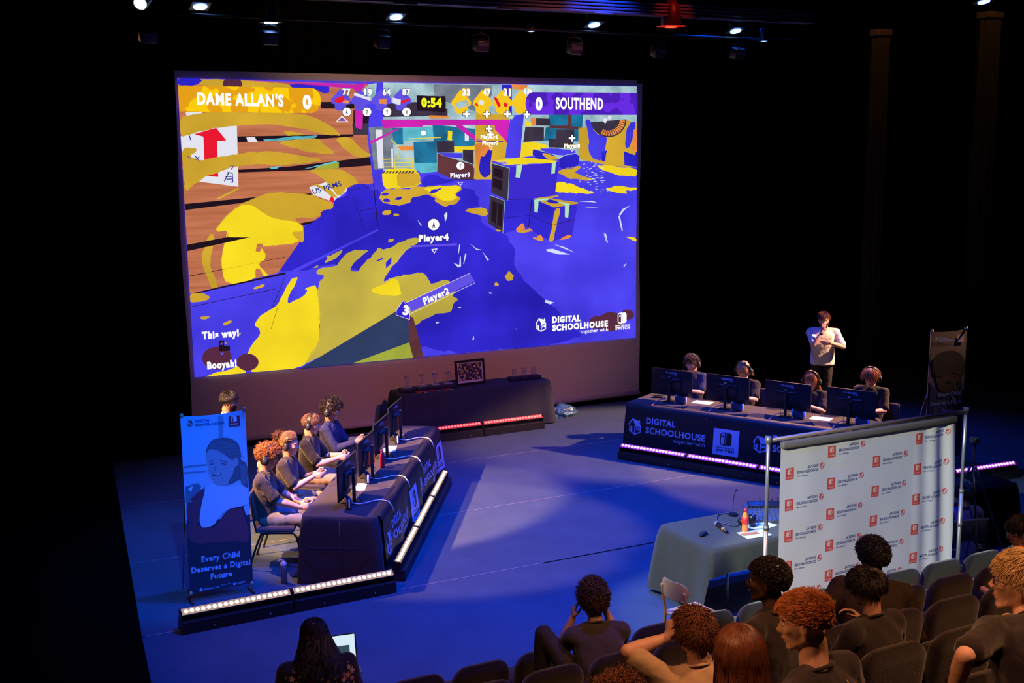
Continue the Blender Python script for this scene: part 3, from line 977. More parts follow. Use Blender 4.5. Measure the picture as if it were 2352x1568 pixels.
sl('black_panel', 'Y', a1[0], a1[1], 10, 24, 0.02)
a1 = Bc(305, 1532, 565, 1520)
sl2('Player4', a1[0], a1[1], 15)
a1 = Bc(580, 975, 752, 968)
sl2('Player3', a1[0], a1[1], 10)
a1 = Bc(843, 640, 995, 640)
sl2('Player6', a1[0], a1[1], 9, back=MUS, L=22)
a1 = Bc(858, 692, 1000, 692)
sl2('Player7', a1[0], a1[1], 9, back=MUS)
a1 = Bc(1570, 718, 1708, 716)
sl2('Player8', a1[0], a1[1], 9, back=MUS)
a1 = D(348, 815, 565, 718)
sl('white_letters', 'Player2', a1[0], a1[1], 15, 24, 0.05)
a1 = D(160, 900, 212, 905)
sl('white_letters', '3', a1[0], a1[1], 21, 24, 0.05)
a1 = Cc(248, 1088, 580, 1060)
sl('white_letters', 'This way!', a1[0], a1[1], 16, 24, 0.06)
a1 = Cc(295, 1358, 560, 1335)
sl('white_letters', 'Booyah!', a1[0], a1[1], 16, 24, 0.06)
a1 = D(1443, 972, 1685, 955)
sl('white_letters', 'DIGITAL', a1[0], a1[1], 13.5, 24, 0.06)
a1 = D(1445, 1042, 1920, 1002)
sl('white_letters', 'SCHOOLHOUSE', a1[0], a1[1], 13.5, 24, 0.06)
a1 = D(1685, 1062, 1922, 1042)
sl('white_letters', 'together with', a1[0], a1[1], 8, 24, 0.01)
a1 = D(1985, 1006, 2108, 1000)
sl('white_letters', 'NINTENDO', a1[0], a1[1], 4, 24, 0.02)
a1 = D(1985, 1034, 2108, 1026)
sl('white_letters', 'SWITCH', a1[0], a1[1], 6.5, 24, 0.06)
a1 = D(1303, 1050, 1415, 925)
q0, q1 = aty(*a1[0], SY), aty(*a1[1], SY)
house_icon(LT['white_letters'], q0.x, q0.z, (q1.z - q0.z) * 0.96, 24)
a1 = D(2004, 980, 2090, 878)
q0, q1 = aty(*a1[0], SY), aty(*a1[1], SY)
console_icon(LT['white_letters'], q0.x, q0.z, (q1.z - q0.z) * 0.95, 24)

PICM = {
    PUR: glow('pic_violet', (68, 58, 236), 1.0, 0.9, 0.22, (82, 72, 250)),
    PURD: glow('pic_violet_dark', (36, 30, 190), 1.0, 0.8, 0.2, (52, 44, 222)),
    'mid_violet_paint': glow('pic_violet_mid', (58, 42, 205), 1.0),
    YEL: glow('pic_yellow', (248, 218, 34), 1.0, 1.0, 0.10),
    MUS: glow('pic_ochre', (208, 166, 48), 1.0, 1.2, 0.14),
    'shaded_yellow_paint': glow('pic_yellow_shade', (190, 170, 72), 1.0, 0.8, 0.2, (214, 192, 72)),
    WOOD: glow('pic_wood', (196, 112, 76), 1.0, 1.0, 0.22, (205, 125, 88)),
    MAG: glow('pic_magenta', (206, 34, 178), 1.0, 1.0, 0.2),
    'pale_wall': glow('pic_pale', (150, 190, 200), 1.0, 2.5, 0.35, (190, 220, 228), nd=5),
    'grey_wall': glow('pic_grey', (116, 126, 140), 1.0, 3, 0.3),
    'teal_crate': glow('pic_teal', (26, 112, 152), 1.0, 3, 0.35),
    'teal_light': glow('pic_teal_light', (92, 186, 206), 1.0, 4, 0.25),
    'dark_panel': glow('pic_dark', (56, 48, 66), 1.0, 3, 0.3),
    'black_panel': glow('pic_black', (30, 18, 30), 1.0),
    'brown_box': glow('pic_brown', (92, 50, 56), 1.0, 2, 0.2),
    'navy_panel': glow('pic_navy', (44, 60, 98), 1.0, 1, 0.15),
    'olive_panel': glow('pic_olive', (160, 168, 62), 1.0, 2, 0.1),
    'hazard_orange': glow('pic_orange', (236, 140, 62), 1.0, 2, 0.2),
    'white_tape': glow('pic_white', (228, 228, 240), 1.0),
    'water_glint': glow('pic_glint', (216, 222, 255), 1.0),
    'green_tape': glow('pic_green', (176, 226, 188), 1.0),
    'red_arrow': glow('pic_red', (232, 24, 48), 1.0),
    'blue_ink': glow('pic_ink', (34, 40, 140), 1.0),
    'lamp_shadow_patch': glow('pic_lamp_shadow', (88, 42, 66), 1.0),
    'orange_banner': glow('pic_orange_banner', (230, 160, 22), 1.0, 3.0, 0.0, (255, 204, 12), 0.5),
    'violet_banner': glow('pic_violet_banner', (76, 30, 186), 1.0, 3.0, 0.0, (104, 44, 226), 0.5),
    'icon_violet': glow('pic_icon_v', (96, 80, 226), 1.0),
    'icon_violet_dark': glow('pic_icon_vd', (50, 34, 205), 1.0),
    'icon_yellow': glow('pic_icon_y', (250, 200, 30), 1.0),
    'white_letters': glow('pic_letters', (255, 252, 255), 1.15),
    'timer_letters': glow('pic_timer', (240, 250, 30), 1.1),
}
# stretch the wood grain along the boards
n_ = PICM[WOOD].node_tree
nn = [x for x in n_.nodes if x.type == 'TEX_NOISE'][0]
mp_ = n_.nodes.new('ShaderNodeMapping')
mp_.inputs['Scale'].default_value = (0.8, 1, 14)
mp_.inputs['Rotation'].default_value = (0, -0.1, 0)
n_.links.new(nn.inputs['Vector'].links[0].from_socket, mp_.inputs['Vector'])
n_.links.new(mp_.outputs['Vector'], nn.inputs['Vector'])
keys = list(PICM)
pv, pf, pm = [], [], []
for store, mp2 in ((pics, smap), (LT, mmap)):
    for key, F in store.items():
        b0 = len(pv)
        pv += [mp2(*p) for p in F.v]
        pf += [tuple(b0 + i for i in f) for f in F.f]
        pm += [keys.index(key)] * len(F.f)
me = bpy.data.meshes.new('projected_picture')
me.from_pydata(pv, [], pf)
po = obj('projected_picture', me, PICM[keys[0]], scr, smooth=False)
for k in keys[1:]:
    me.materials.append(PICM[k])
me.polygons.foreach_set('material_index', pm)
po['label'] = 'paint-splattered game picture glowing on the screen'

# ------------------------------------------------------------------ tables under cloths
cloth_dark = mat('table_cloth_black', (0.038, 0.031, 0.034), rough=0.9, bump=0.35, bump_s=260, spec=0.15, sheen=0.15)
cloth_desk = mat('table_cloth_desk', (0.060, 0.062, 0.042), rough=0.9, bump=0.35, bump_s=260, spec=0.15, sheen=0.15)
metal_grey = mat('grey_metal', (0.42, 0.42, 0.43), rough=0.35, metal=0.9)
chrome = mat('chrome', (0.7, 0.68, 0.65), rough=0.18, metal=1.0)
black_pl = mat('black_plastic', (0.012, 0.012, 0.014), rough=0.35)
black_pl2 = mat('black_plastic_matte', (0.02, 0.02, 0.022), rough=0.6)
white_pl = mat('white_plastic', (0.75, 0.75, 0.75), rough=0.4)
black_steel = mat('black_steel', (0.018, 0.017, 0.018), rough=0.4, metal=0.3)


def cloth(name, label, loc, rz, L, W, h, drops, flare=0.05, seed=1, mt=None, crease=None):
    """draped cloth: local x along the length, y across. drops = hang of side (front y=0, right x=L, back y=W, left x=0)"""
    bm = BM()
    r = 0.025
    per = []
    N = (int(L / 0.05), int(W / 0.05))
    for side in range(4):
        n = N[side % 2]
        for i in range(n):
            t = i / n
            p = [(r + (L - 2 * r) * t, 0, 0, -1), (L, r + (W - 2 * r) * t, 1, 0), (L - r - (L - 2 * r) * t, W, 0, 1), (0, W - r - (W - 2 * r) * t, -1, 0)][side]
            d = drops[side]
            nd = drops[(side + 1) % 4]
            pd = drops[side - 1]
            per.append((p[0], p[1], p[2], p[3], d, side, t))
    n = len(per)
    lv = 12
    rings = []
    for j in range(lv + 1):
        s = j / lv
        ring = []
        for i, (x, y, nx, ny, d, side, t) in enumerate(per):
            # blend normals near corners
            L_ = [L, W][side % 2]
            e = min(t, 1 - t) * L_
            wv = noise.noise(V((x * 2.6 + seed, y * 2.6, 0.3))) + 0.5 * noise.noise(V((x * 6 + seed, y * 6, s)))
            cf = exp(-(e / 0.10) ** 2)
            out = s ** 0.8 * (flare * 0.4 + flare * 0.45 * wv + flare * 1.3 * cf)
            if s == 0:
                out = 0
            tx, ty = nx, ny
            if cf > 0.02:
                q = [(0, -1), (1, 0), (0, 1), (-1, 0)]
                o2 = q[(side - 1) % 4] if t < 0.5 else q[(side + 1) % 4]
                tx, ty = nx + o2[0] * cf, ny + o2[1] * cf
                l = sqrt(tx * tx + ty * ty)
                tx, ty = tx / l, ty / l
            dz = d * s
            rd = 0.012 * (1 - cos(min(1, s * 8) * pi / 2))
            ring.append(bm.verts.new((x + tx * (out + rd), y + ty * (out + rd), h - dz - (0.006 if s == 0 else 0) * 1)))
        rings.append(ring)
    for a, b in zip(rings, rings[1:]):
        for k in range(n):
            bm.faces.new((a[k], b[k], b[(k + 1) % n], a[(k + 1) % n]))
    inner = [bm.verts.new((min(max(p[0], 0.012), L - 0.012), min(max(p[1], 0.012), W - 0.012), h)) for p in per]
    for k in range(n):
        bm.faces.new((inner[k], rings[0][k], rings[0][(k + 1) % n], inner[(k + 1) % n]))
    bm.faces.new(inner)
    o = obj(name, bm, mt or cloth_dark, None)
    o.location = loc
    o.rotation_euler = (0, 0, rz)
    tag(o, label, 'tablecloth')
    # ironed fold creases
    if crease:
        for (x0, y0, z0, x1, y1, z1) in crease:
            c = BM()
            tube(c, [(x0, y0, z0), (x1, y1, z1)], 0.0035, 5)
            obj('fold_crease', c, mt or cloth_dark, o)
    return o


LA = atan2(0.848, 0.53)         # left table: length direction
LO = V((3.59, 12.19, 0))
LD, LC = V((0.53, 0.848, 0)), V((0.848, -0.53, 0))
# local frame of the left table: x along LD starting at the near end, y across towards the players (= -LC)
LORG = LO + LC * 0.84
cloth('tablecloth', 'black cloth over the long table of the left-hand team', LORG, LA, 4.27, 0.84, 0.75, (0.72, 0.74, 0.74, 0.745), 0.05, 2,
      crease=[(-0.052, 0.40, 0.72, -0.075, 0.40, 0.10), (-0.06, 0.06, 0.42, -0.06, 0.78, 0.42), (1.2, 0.02, 0.751, 1.2, 0.82, 0.751)])
RO = V((9.80, 15.41, 0))
RD, RC = V((0.476, -0.879, 0)), V((0.879, 0.476, 0))
RA = atan2(-0.879, 0.476)
cloth('tablecloth', 'black cloth over the long table of the right-hand team', RO, RA, 3.95, 0.84, 0.75, (0.74, 0.74, 0.74, 0.74), 0.035, 5)
cloth('tablecloth', 'dark cloth over the trophy table below the screen', (6.93, 17.56, 0), 0, 2.71, 0.58, 0.75, (0.73, 0.73, 0.73, 0.73), 0.06, 9,
      mt=mat('cloth_navy', (0.018, 0.020, 0.034), rough=0.85, bump=0.3, bump_s=200))
cloth('tablecloth', 'grey-black cloth over the sound desk table, hanging low at its left end', (6.86, 9.22, 0), 0, 1.75, 0.89, 0.75, (0.27, 0.30, 0.5, 0.70), 0.08, 12,
      mt=cloth_desk)
t = thing('folding_table', 'folding table with thin grey legs under the sound desk cloth', 'table', (6.86, 9.22, 0))
bm = BM()
box(bm, (0.875, 0.445, 0.725), (1.70, 0.84, 0.03))
obj('tabletop', bm, black_pl2, t, False)
for x, y in ((0.30, 0.10), (1.45, 0.10), (0.30, 0.79), (1.45, 0.79)):
    bm = BM()
    cyl(bm, (x, y, 0), (x, y, 0.71), 0.014, 10)
    obj('leg', bm, metal_grey, t)

# printed runners down the fronts of the two team tables
lav = mat('print_lavender', (0.50, 0.48, 0.60), rough=0.7)
run_m = mat('runner_black', (0.011, 0.008, 0.010), rough=0.55, bump=0.25, bump_s=40)


def runner(label, org, rz, x0, x1, ztop, zbot, back, items, seed, wave):
    """local: x along the table front, y towards the hall is negative"""
    r = thing('printed_table_runner', label, 'banner', org, rz)
    fy = lambda x, z: -0.050 - 0.075 * (ztop - z) / 0.7 + wave * sin(x * 5.2 + seed) * (ztop - z) + wave * 0.5 * sin(x * 13 + seed * 2) * (ztop - z)
    bm = BM()
    nx, nz = int((x1 - x0) / 0.015), 14
    g = []
    for j in range(nz + 3):
        if j < 3:
            row = [bm.verts.new((x0 + (x1 - x0) * i / nx, [back, 0.0, -0.026][j], [ztop + 0.004, ztop + 0.006, ztop - 0.002][j])) for i in range(nx + 1)]
        else:
            z = ztop - (ztop - zbot) * (j - 2) / nz
            row = [bm.verts.new((x0 + (x1 - x0) * i / nx, fy(x0 + (x1 - x0) * i / nx, z), z)) for i in range(nx + 1)]
        g.append(row)
    for a, b in zip(g, g[1:]):
        for i in range(nx):
            bm.faces.new((a[i], a[i + 1], b[i + 1], b[i]))
    obj('runner_cloth', bm, run_m, r)
    mp = lambda u, v, L: V((u, fy(u, v) - 0.0035 - 0.001 * L, v))
    for (kind, x, z, a) in items:
        F = Flat()
        if kind == 'house':
            house_icon(F, x, z, a)
            F.build('house_logo', mp, lav, r)
        elif kind == 'text':
            F.text('DIGITAL', x, z + 0.145, 0.095, 0.50, 0, 0.03)
            F.text('SCHOOLHOUSE', x, z, 0.095, 1.0, 0, 0.03)
            F.text('together with', x + 0.48, z - 0.085, 0.06, 0.52, 0, 0.0)
            F.build('lettering', mp, lav, r)
        else:
            # subdivided square so that it follows the cloth
            for i in range(8):
                for j in range(8):
                    F.rect(x + a * i / 8, z + a * 0.94 * j / 8, x + a * (i + 1) / 8, z + a * 0.94 * (j + 1) / 8)
            sq = F.build('logo_square', mp, lav, r)
            F = Flat()
            console_icon(F, x + a * 0.27, z + a * 0.36, a * 0.46, 1)
            F.text('NINTENDO', x + a * 0.16, z + a * 0.24, a * 0.06, a * 0.68, 1, 0.02)
            F.text('SWITCH', x + a * 0.16, z + a * 0.12, a * 0.09, a * 0.68, 1, 0.06)
            F.build('logo_print', mp, run_m, sq)
    return r


runner('black printed runner hanging down the front of the right-hand team table', RO, RA, 0.03, 3.9, 0.75, 0.06, 0.10,
       [('house', 0.10, 0.29, 0.24), ('text', 0.40, 0.335, 0), ('sq', 1.53, 0.17, 0.41), ('house', 2.16, 0.29, 0.24), ('text', 2.46, 0.335, 0), ('sq', 3.46, 0.17, 0.41)], 1.3, 0.006)
runner('black printed runner hanging creased down the front of the left-hand team table', LORG, LA, 0.05, 4.22, 0.75, 0.05, 0.06,
       [('house', 0.12, 0.26, 0.26), ('text', 0.46, 0.335, 0), ('sq', 1.62, 0.17, 0.42), ('house', 2.30, 0.26, 0.26), ('text', 2.66, 0.335, 0), ('sq', 3.78, 0.17, 0.42)], 0.4, 0.035)

# ------------------------------------------------------------------ LED battens on their black plinths
LEDM = {
    'warm': mat('led_warm', (1, 0.9, 0.6), emit=(1.0, 0.74, 0.40), estr=1.75),
    'red': mat('led_red', (1, 0.3, 0.2), emit=(1.0, 0.20, 0.12), estr=1.5),
    'violet': mat('led_violet', (0.9, 0.4, 1), emit=(0.85, 0.52, 1.0), estr=1.8),
}
REFM = {
    'warm': mat('led_tray_warm', (0.55, 0.42, 0.16), rough=0.35, metal=0.4),
    'red': mat('led_tray_red', (0.6, 0.10, 0.08), rough=0.35),
    'violet': mat('led_tray_violet', (0.5, 0.12, 0.6), rough=0.35),
}
HALO = {  # tray emission imitates the lens light caught on it
    'warm': mat('lens_rim_warm', (0.05, 0.03, 0.01), emit=(1.0, 0.62, 0.20), estr=0.42),
    'red': mat('lens_rim_red', (0.2, 0.02, 0.02), emit=(1.0, 0.01, 0.03), estr=0.45),
    'violet': mat('lens_rim_violet', (0.2, 0.03, 0.25), emit=(0.42, 0.02, 0.62), estr=0.55),
}


def batten(label, a, b, col, tilt, n=19, group=None):
    """a->b: ends on the floor; light faces up and to the right-hand side of a->b"""
    a, b = V((a[0], a[1], 0)), V((b[0], b[1], 0))
    d = (b - a)
    L = d.length
    o = thing('led_batten', label, 'stage light', a, atan2(d.y, d.x), group)
    bm = BM()
    box(bm, (L / 2, 0.0, 0.062), (L - 0.004, 0.20, 0.124), bev=0.006)
    for i in range(0):
        box(bm, (L * (0.2 + 0.3 * i), -0.103, 0.09), (0.12, 0.006, 0.012))
    p = obj('plinth', bm, black_steel, o, False)
    for x in (L * 0.28, L * 0.78):
        bm = BM()
        cyl(bm, (x, -0.10, 0.045), (x, -0.106, 0.045), 0.011, 10)
        obj('bolt', bm, chrome, p)
    rot = Matrix.Rotation(tilt, 3, 'X')
    c = V((L / 2, 0, 0.175))
    bm = BM()
    box(bm, c, (L - 0.012, 0.085, 0.085), rot, 0.006)
    obj('housing', bm, black_steel, o, False)
    nrm = rot @ V((0, 0, 1))
    bm = BM()
    box(bm, c + nrm * 0.0435, (L - 0.03, 0.072, 0.004), rot)
    obj('lens_tray', bm, HALO[col], o, False)
    for s in (0.006, L - 0.006):
        bm = BM()
        box(bm, (s, 0, 0.17), (0.008, 0.10, 0.10))
        obj('end_cap', bm, black_steel, o, False)
    me = None
    for i in range(n):
        x = 0.03 + (L - 0.06) * (i + 0.5) / n
        if me is None:
            bm = BM()
            ell(bm, (0, 0, 0), (0.0215, 0.0215, 0.013), None, 14, 6)
            l = obj('lens', bm, LEDM[col], o)
            me = l.data
        else:
            l = bpy.data.objects.new('lens', me)
            COL.objects.link(l)
            l.parent = o
        l.location = V((x, 0, c.z)) + nrm * 0.047
        l.rotation_euler = (tilt, 0, 0)
    return o


batten('warm white light batten along the front of the left team, nearer the pull-up banner', (2.11, 11.43), (3.24, 11.465), 'warm', radians(38))
batten('warm white light batten along the front of the left team, ending at the table corner', (3.25, 11.467), (4.38, 11.50), 'warm', radians(38))
d = V((2.02, 3.24, 0)).normalized()
s0 = V((4.50, 11.72, 0))
for k, (lb, n) in enumerate((('warm white light batten beside the left table, the one nearest the corner', 19), ('warm white light batten beside the left table, second from the corner', 19), ('warm white light batten beside the left table, third from the corner and farthest', 19))):
    p0 = s0 + d * (1.255 * k)
    p1 = p0 + d * 1.245
    batten(lb, (p0.x, p0.y), (p1.x, p1.y), 'warm', radians(20), n)
batten('red-glowing light batten in front of the trophy table, left of the pair', (7.08, 17.32), (8.21, 17.325), 'red', radians(38), 20)
batten('red-glowing light batten in front of the trophy table, right of the pair', (8.22, 17.325), (9.35, 17.33), 'red', radians(38), 20)
d = V((1.18, -2.27, 0)).normalized()
s0 = V((9.45, 15.0, 0))
for k, lb in enumerate(('violet light batten before the right team table, leftmost', 'violet light batten before the right team table, second from the left', 'violet light batten before the right team table, partly behind the white backdrop')):
    p0 = s0 + d * (1.13 * k)
    p1 = p0 + d * 1.12
    batten(lb, (p0.x, p0.y), (p1.x, p1.y), 'violet', radians(38), 20)
batten('violet light batten on the floor behind the tripod, partly hidden', (11.55, 11.60), (12.68, 11.53), 'violet', radians(38), 20)
batten('violet light batten on the floor at the far right, beyond the tripod', (12.69, 11.53), (13.82, 11.46), 'violet', radians(38), 20)

# ------------------------------------------------------------------ game stations
scr_glow = mat('monitor_screen', (0.02, 0.02, 0.05), rough=0.3, emit=(0.22, 0.16, 0.75), estr=1.6, noise_s=5)
logo_m = mat('monitor_logo', (0.45, 0.45, 0.6), rough=0.4)


def monitor(label, loc, rz):
    """screen faces local +Y, its back faces local -Y"""
    o = thing('monitor', label, 'monitor', loc, rz, None)
    bm = BM()
    box(bm, (0, 0.07, 0.30), (0.72, 0.022, 0.41), bev=0.004)
    box(bm, (0, 0.052, 0.28), (0.36, 0.03, 0.2), bev=0.008)
    p = obj('panel', bm, black_pl, o, 'auto')
    bm = BM()
    box(bm, (0, 0.0825, 0.302), (0.705, 0.002, 0.392))
    obj('screen', bm, scr_glow, p, False)
    F = Flat()
    F.text('G-MASTER', -0.09, 0.44, 0.024, 0.18, 0, 0.05)
    F.line([(-0.115, 0.455), (-0.105, 0.465), (-0.095, 0.455), (-0.105, 0.445), (-0.115, 0.455)], 0.003)
    F.line([(0.03, 0.425), (0.10, 0.425)], 0.006)
    F.build('logo', lambda u, v, L: V((u, 0.0575, v)), logo_m, p)
    bm = BM()
    box(bm, (0, 0.03, 0.365), (0.34, 0.018, 0.012))
    box(bm, (0, 0.028, 0.345), (0.06, 0.05, 0.05), bev=0.006)
    obj('mount', bm, mat('mount_blue_grey', (0.10, 0.11, 0.16), rough=0.25, metal=0.4), o, False)
    bm = BM()
    box(bm, (0, -0.005, 0.20), (0.042, 0.034, 0.40), bev=0.006)
    obj('stand_pole', bm, black_pl, o, False)
    bm = BM()
    box(bm, (0, 0.0, 0.40), (0.044, 0.036, 0.012), bev=0.003)
    obj('pole_cap', bm, metal_grey, o, False)
    bm = BM()
    box(bm, (0, 0.03, 0.007), (0.17, 0.20, 0.012), bev=0.004)
    obj('foot', bm, black_pl, o, False)
    bm = BM()
    tube(bm, bez((0.02, 0.05, 0.15), (0.05, -0.08, 0.10), (0.09, -0.06, 0.02), (0.10, -0.02, 0.008), 12), 0.003, 6)
    tube(bm, bez((-0.03, 0.05, 0.16), (-0.09, -0.06, 0.14), (-0.05, -0.10, 0.02), (0.03, -0.09, 0.008), 12), 0.003, 6)
    obj('video_lead', bm, black_pl2, o)
    return o


def dock(label, loc, rz):
    o = thing('console_dock', label, 'game console', loc, rz)
    bm = BM()
    box(bm, (0, 0.018, 0.052), (0.175, 0.016, 0.10), bev=0.005)
    box(bm, (0, -0.022, 0.052), (0.175, 0.020, 0.10), bev=0.005)
    box(bm, (0, 0, 0.008), (0.175, 0.055, 0.014), bev=0.004)
    obj('dock_shell', bm, mat('dock_glossy', (0.035, 0.05, 0.08), rough=0.12), o, 'auto')
    bm = BM()
    box(bm, (0, -0.001, 0.066), (0.172, 0.013, 0.105), bev=0.003)
    obj('console', bm, black_pl, o, 'auto')
    for s in (-1, 1):
        bm = BM()
        box(bm, (s * 0.102, -0.001, 0.062), (0.032, 0.018, 0.104), bev=0.008)
        obj('side_grip', bm, white_pl, o, 'auto')
    return o


sheet_m = mat('paper_white', (0.80, 0.80, 0.78), rough=0.7)
cable_w = mat('cable_white', (0.72, 0.70, 0.72), rough=0.45)
cable_p = mat('cable_pink', (0.62, 0.16, 0.26), rough=0.45)
NMON = {0: 'nearest the camera', 1: 'second from the near end', 2: 'third from the near end', 3: 'farthest from the camera'}
for i, v in enumerate((0.54, 1.56, 2.48, 3.48)):
    base = LO + LD * v + LC * 0.47 + V((0, 0, 0.752))
    # screen faces the players at -LC
    rz = atan2(-LC.y, -LC.x) - pi / 2
    monitor('black monitor seen from behind on the left team table, %s' % NMON[i], base, rz - 0.06)
    dock('game console dock behind the left table monitor, %s' % NMON[i], base - LC * 0.02 - LD * 0.21 + V((0, 0, 0.006)), rz + 0.35)
    bm = BM()
    st = base - LD * 0.12 + V((0, 0, 0.03))
    q = base + LC * 0.395 + LD * 0.02
    pts = bez(st, st + LC * 0.18 - LD * 0.12 + V((0, 0, -0.015)), q - LC * 0.2 + LD * 0.14 + V((0, 0, 0.03)), q + V((0, 0, 0.006)), 22)
    pts += [q + LC * 0.035 + V((0, 0, -0.04)), q + LC * 0.06 + V((0, 0, -0.12))]
    tube(bm, pts, 0.0065, 8)
    tag(obj('power_cable', bm, cable_w), 'white cable dropping over the left table front, %s' % NMON[i], 'cable')
RN = {0: 'leftmost', 1: 'second from the left', 2: 'third from the left', 3: 'rightmost'}
for i, v in enumerate((0.56, 1.50, 2.46, 3.40)):
    base = RO + RD * v + RC * (0.37) + V((0, 0, 0.752))
    rz = RA + 0.0
    monitor('black monitor seen from behind on the right team table, %s' % RN[i], base, rz - 0.05)
    dock('game console in its dock beside a monitor on the right table, %s' % RN[i], base + RD * 0.20 - RC * 0.0 + V((0, 0, 0.006)), rz - 0.25)
    bm = BM()
    q = base - RC * 0.375 - RD * 0.10
    pts = bez(base + V((0, 0, 0.05)) - RD * 0.02, base - RD * 0.14 + V((0, 0, 0.05)), q + RC * 0.12 + V((0, 0, 0.05)), q + V((0, 0, 0.010)), 16)
    pts += [q - RC * 0.04 + V((0, 0, -0.05)), q - RC * 0.055 + V((0, 0, -0.09))]
    tube(bm, pts, 0.006, 8)
    tag(obj('power_cable', bm, cable_p), 'pink cable over the right table front, %s' % RN[i], 'cable')


def sheet(label, c, rz, w=0.297, h=0.21, mt=None):
    bm = BM()
    box(bm, (0, 0, 0), (w, h, 0.0016))
    o = obj('paper_sheet', bm, mt or sheet_m, None, False)
    o.location = c
    o.rotation_euler = (0, 0, rz)
    tag(o, label, 'paper')
    return o


for (u, v, lb) in ((820, 1118, 'white paper sheet on the left table beside the nearest monitor'), (892, 1030, 'white paper sheet on the left table beside the third monitor')):
    p = atz(u, v, 0.7535)
    sheet(lb, p, LA + 0.1)
for (u, v, lb) in ((1614, 924, 'white paper sheet on the right table between the first two monitors'), (1886, 961, 'white paper sheet on the right table before the rightmost monitor')):
    p = atz(u, v, 0.7535)
    sheet(lb, p, RA + 0.08)
p = atz(1512, 912, 0.755)
bm = BM()
box(bm, (0, 0, 0.012), (0.16, 0.09, 0.022), bev=0.006)
box(bm, (0.02, 0.0, 0.027), (0.06, 0.05, 0.008), bev=0.003)
o = obj('small_box', bm, black_pl)
o.location = p
o.rotation_euler = (0, 0, RA + 0.5)
tag(o, 'small dark gadget lying at the left end of the right team table', 'gadget')
p = atz(1524, 916, 0.755)
bm = BM()
box(bm, (0, 0, 0.016), (0.07, 0.05, 0.03), bev=0.006)
o = obj('plug_adapter', bm, black_pl2)
o.location = p
tag(o, 'black power adapter beside the gadget on the right team table', 'adapter')
# red drinks can behind the left table's second monitor
p = LO + LD * 2.02 + LC * 0.50 + V((0, 0, 0.752))
c = thing('drink_bottle', 'red bottle standing between the monitors on the left table', 'bottle', p)
bm = BM()
lathe(bm, [(0.03, 0), (0.034, 0.01), (0.034, 0.12), (0.03, 0.15), (0.014, 0.185), (0.014, 0.2)])
obj('bottle_body', bm, mat('red_plastic', (0.7, 0.02, 0.04), rough=0.3), c)
bm = BM()
lathe(bm, [(0.016, 0.2), (0.016, 0.225)])
obj('cap', bm, mat('red_plastic', (0, 0, 0)), c)


# ------------------------------------------------------------------ stacking chairs for the players
seat_fab = mat('chair_fabric', (0.05, 0.035, 0.04), rough=0.9, bump=0.3, bump_s=150)


def stack_chair(label, loc, rz):
    """faces local +Y"""
    o = thing('stacking_chair', label, 'chair', loc, rz)
    bm = BM()
    box(bm, (0, 0.0, 0.445), (0.46, 0.44, 0.055), bev=0.022)
    obj('seat', bm, seat_fab, o)
    bm = BM()
    n = 8
    for i in range(n):
        pass
    box(bm, (0, -0.235, 0.72), (0.42, 0.035, 0.34), Matrix.Rotation(radians(8), 3, 'X'), bev=0.016)
    obj('backrest', bm, seat_fab, o)
    for s in (-1, 1):
        bm = BM()
        tube(bm, spl([(s * 0.215, 0.20, 0.405), (s * 0.225, 0.23, 0.38), (s * 0.235, 0.26, 0.30), (s * 0.25, 0.29, 0.012)], 5), 0.0125, 8)
        tube(bm, [(s * 0.25, 0.29, 0.0), (s * 0.25, 0.29, 0.02)], 0.016, 8)
        obj('leg', bm, black_steel, o)
        bm = BM()
        tube(bm, spl([(s * 0.215, 0.20, 0.408), (s * 0.215, -0.10, 0.408), (s * 0.225, -0.17, 0.37), (s * 0.25, -0.30, 0.012)], 5), 0.0125, 8)
        tube(bm, [(s * 0.25, -0.30, 0.0), (s * 0.25, -0.30, 0.02)], 0.016, 8)
        obj('leg', bm, black_steel, o)
        bm = BM()
        tube(bm, spl([(s * 0.225, 0.20, 0.42), (s * 0.228, -0.16, 0.425), (s * 0.226, -0.22, 0.50), (s * 0.215, -0.265, 0.88)], 5), 0.0115, 8)
        obj('back_frame', bm, black_steel, o)
    return o


NL = {0: 'nearest to the camera', 1: 'second from the near end', 2: 'third from the near end', 3: 'at the far end'}
LSEAT = [(0.62, -0.42, 0.12), (1.36, -0.46, 0.05), (2.36, -0.46, 0.0), (3.15, -0.40, -0.05)]
LYAW = atan2(LC.y, LC.x) - pi / 2
for i, (v, u, dy) in enumerate(LSEAT):
    p = LO + LD * v + LC * (u - 0.02)
    stack_chair('black-framed stacking chair of the left team, %s' % NL[i], p, LYAW + dy)
RSEAT = [0.66, 1.60, 2.60, 3.55]
RYAW = atan2(-RC.y, -RC.x) - pi / 2
for i, v in enumerate(RSEAT):
    p = RO + RD * v + RC * (0.84 + 0.42)
    stack_chair('black-framed stacking chair of the right team, %s' % RN[i], p, RYAW)

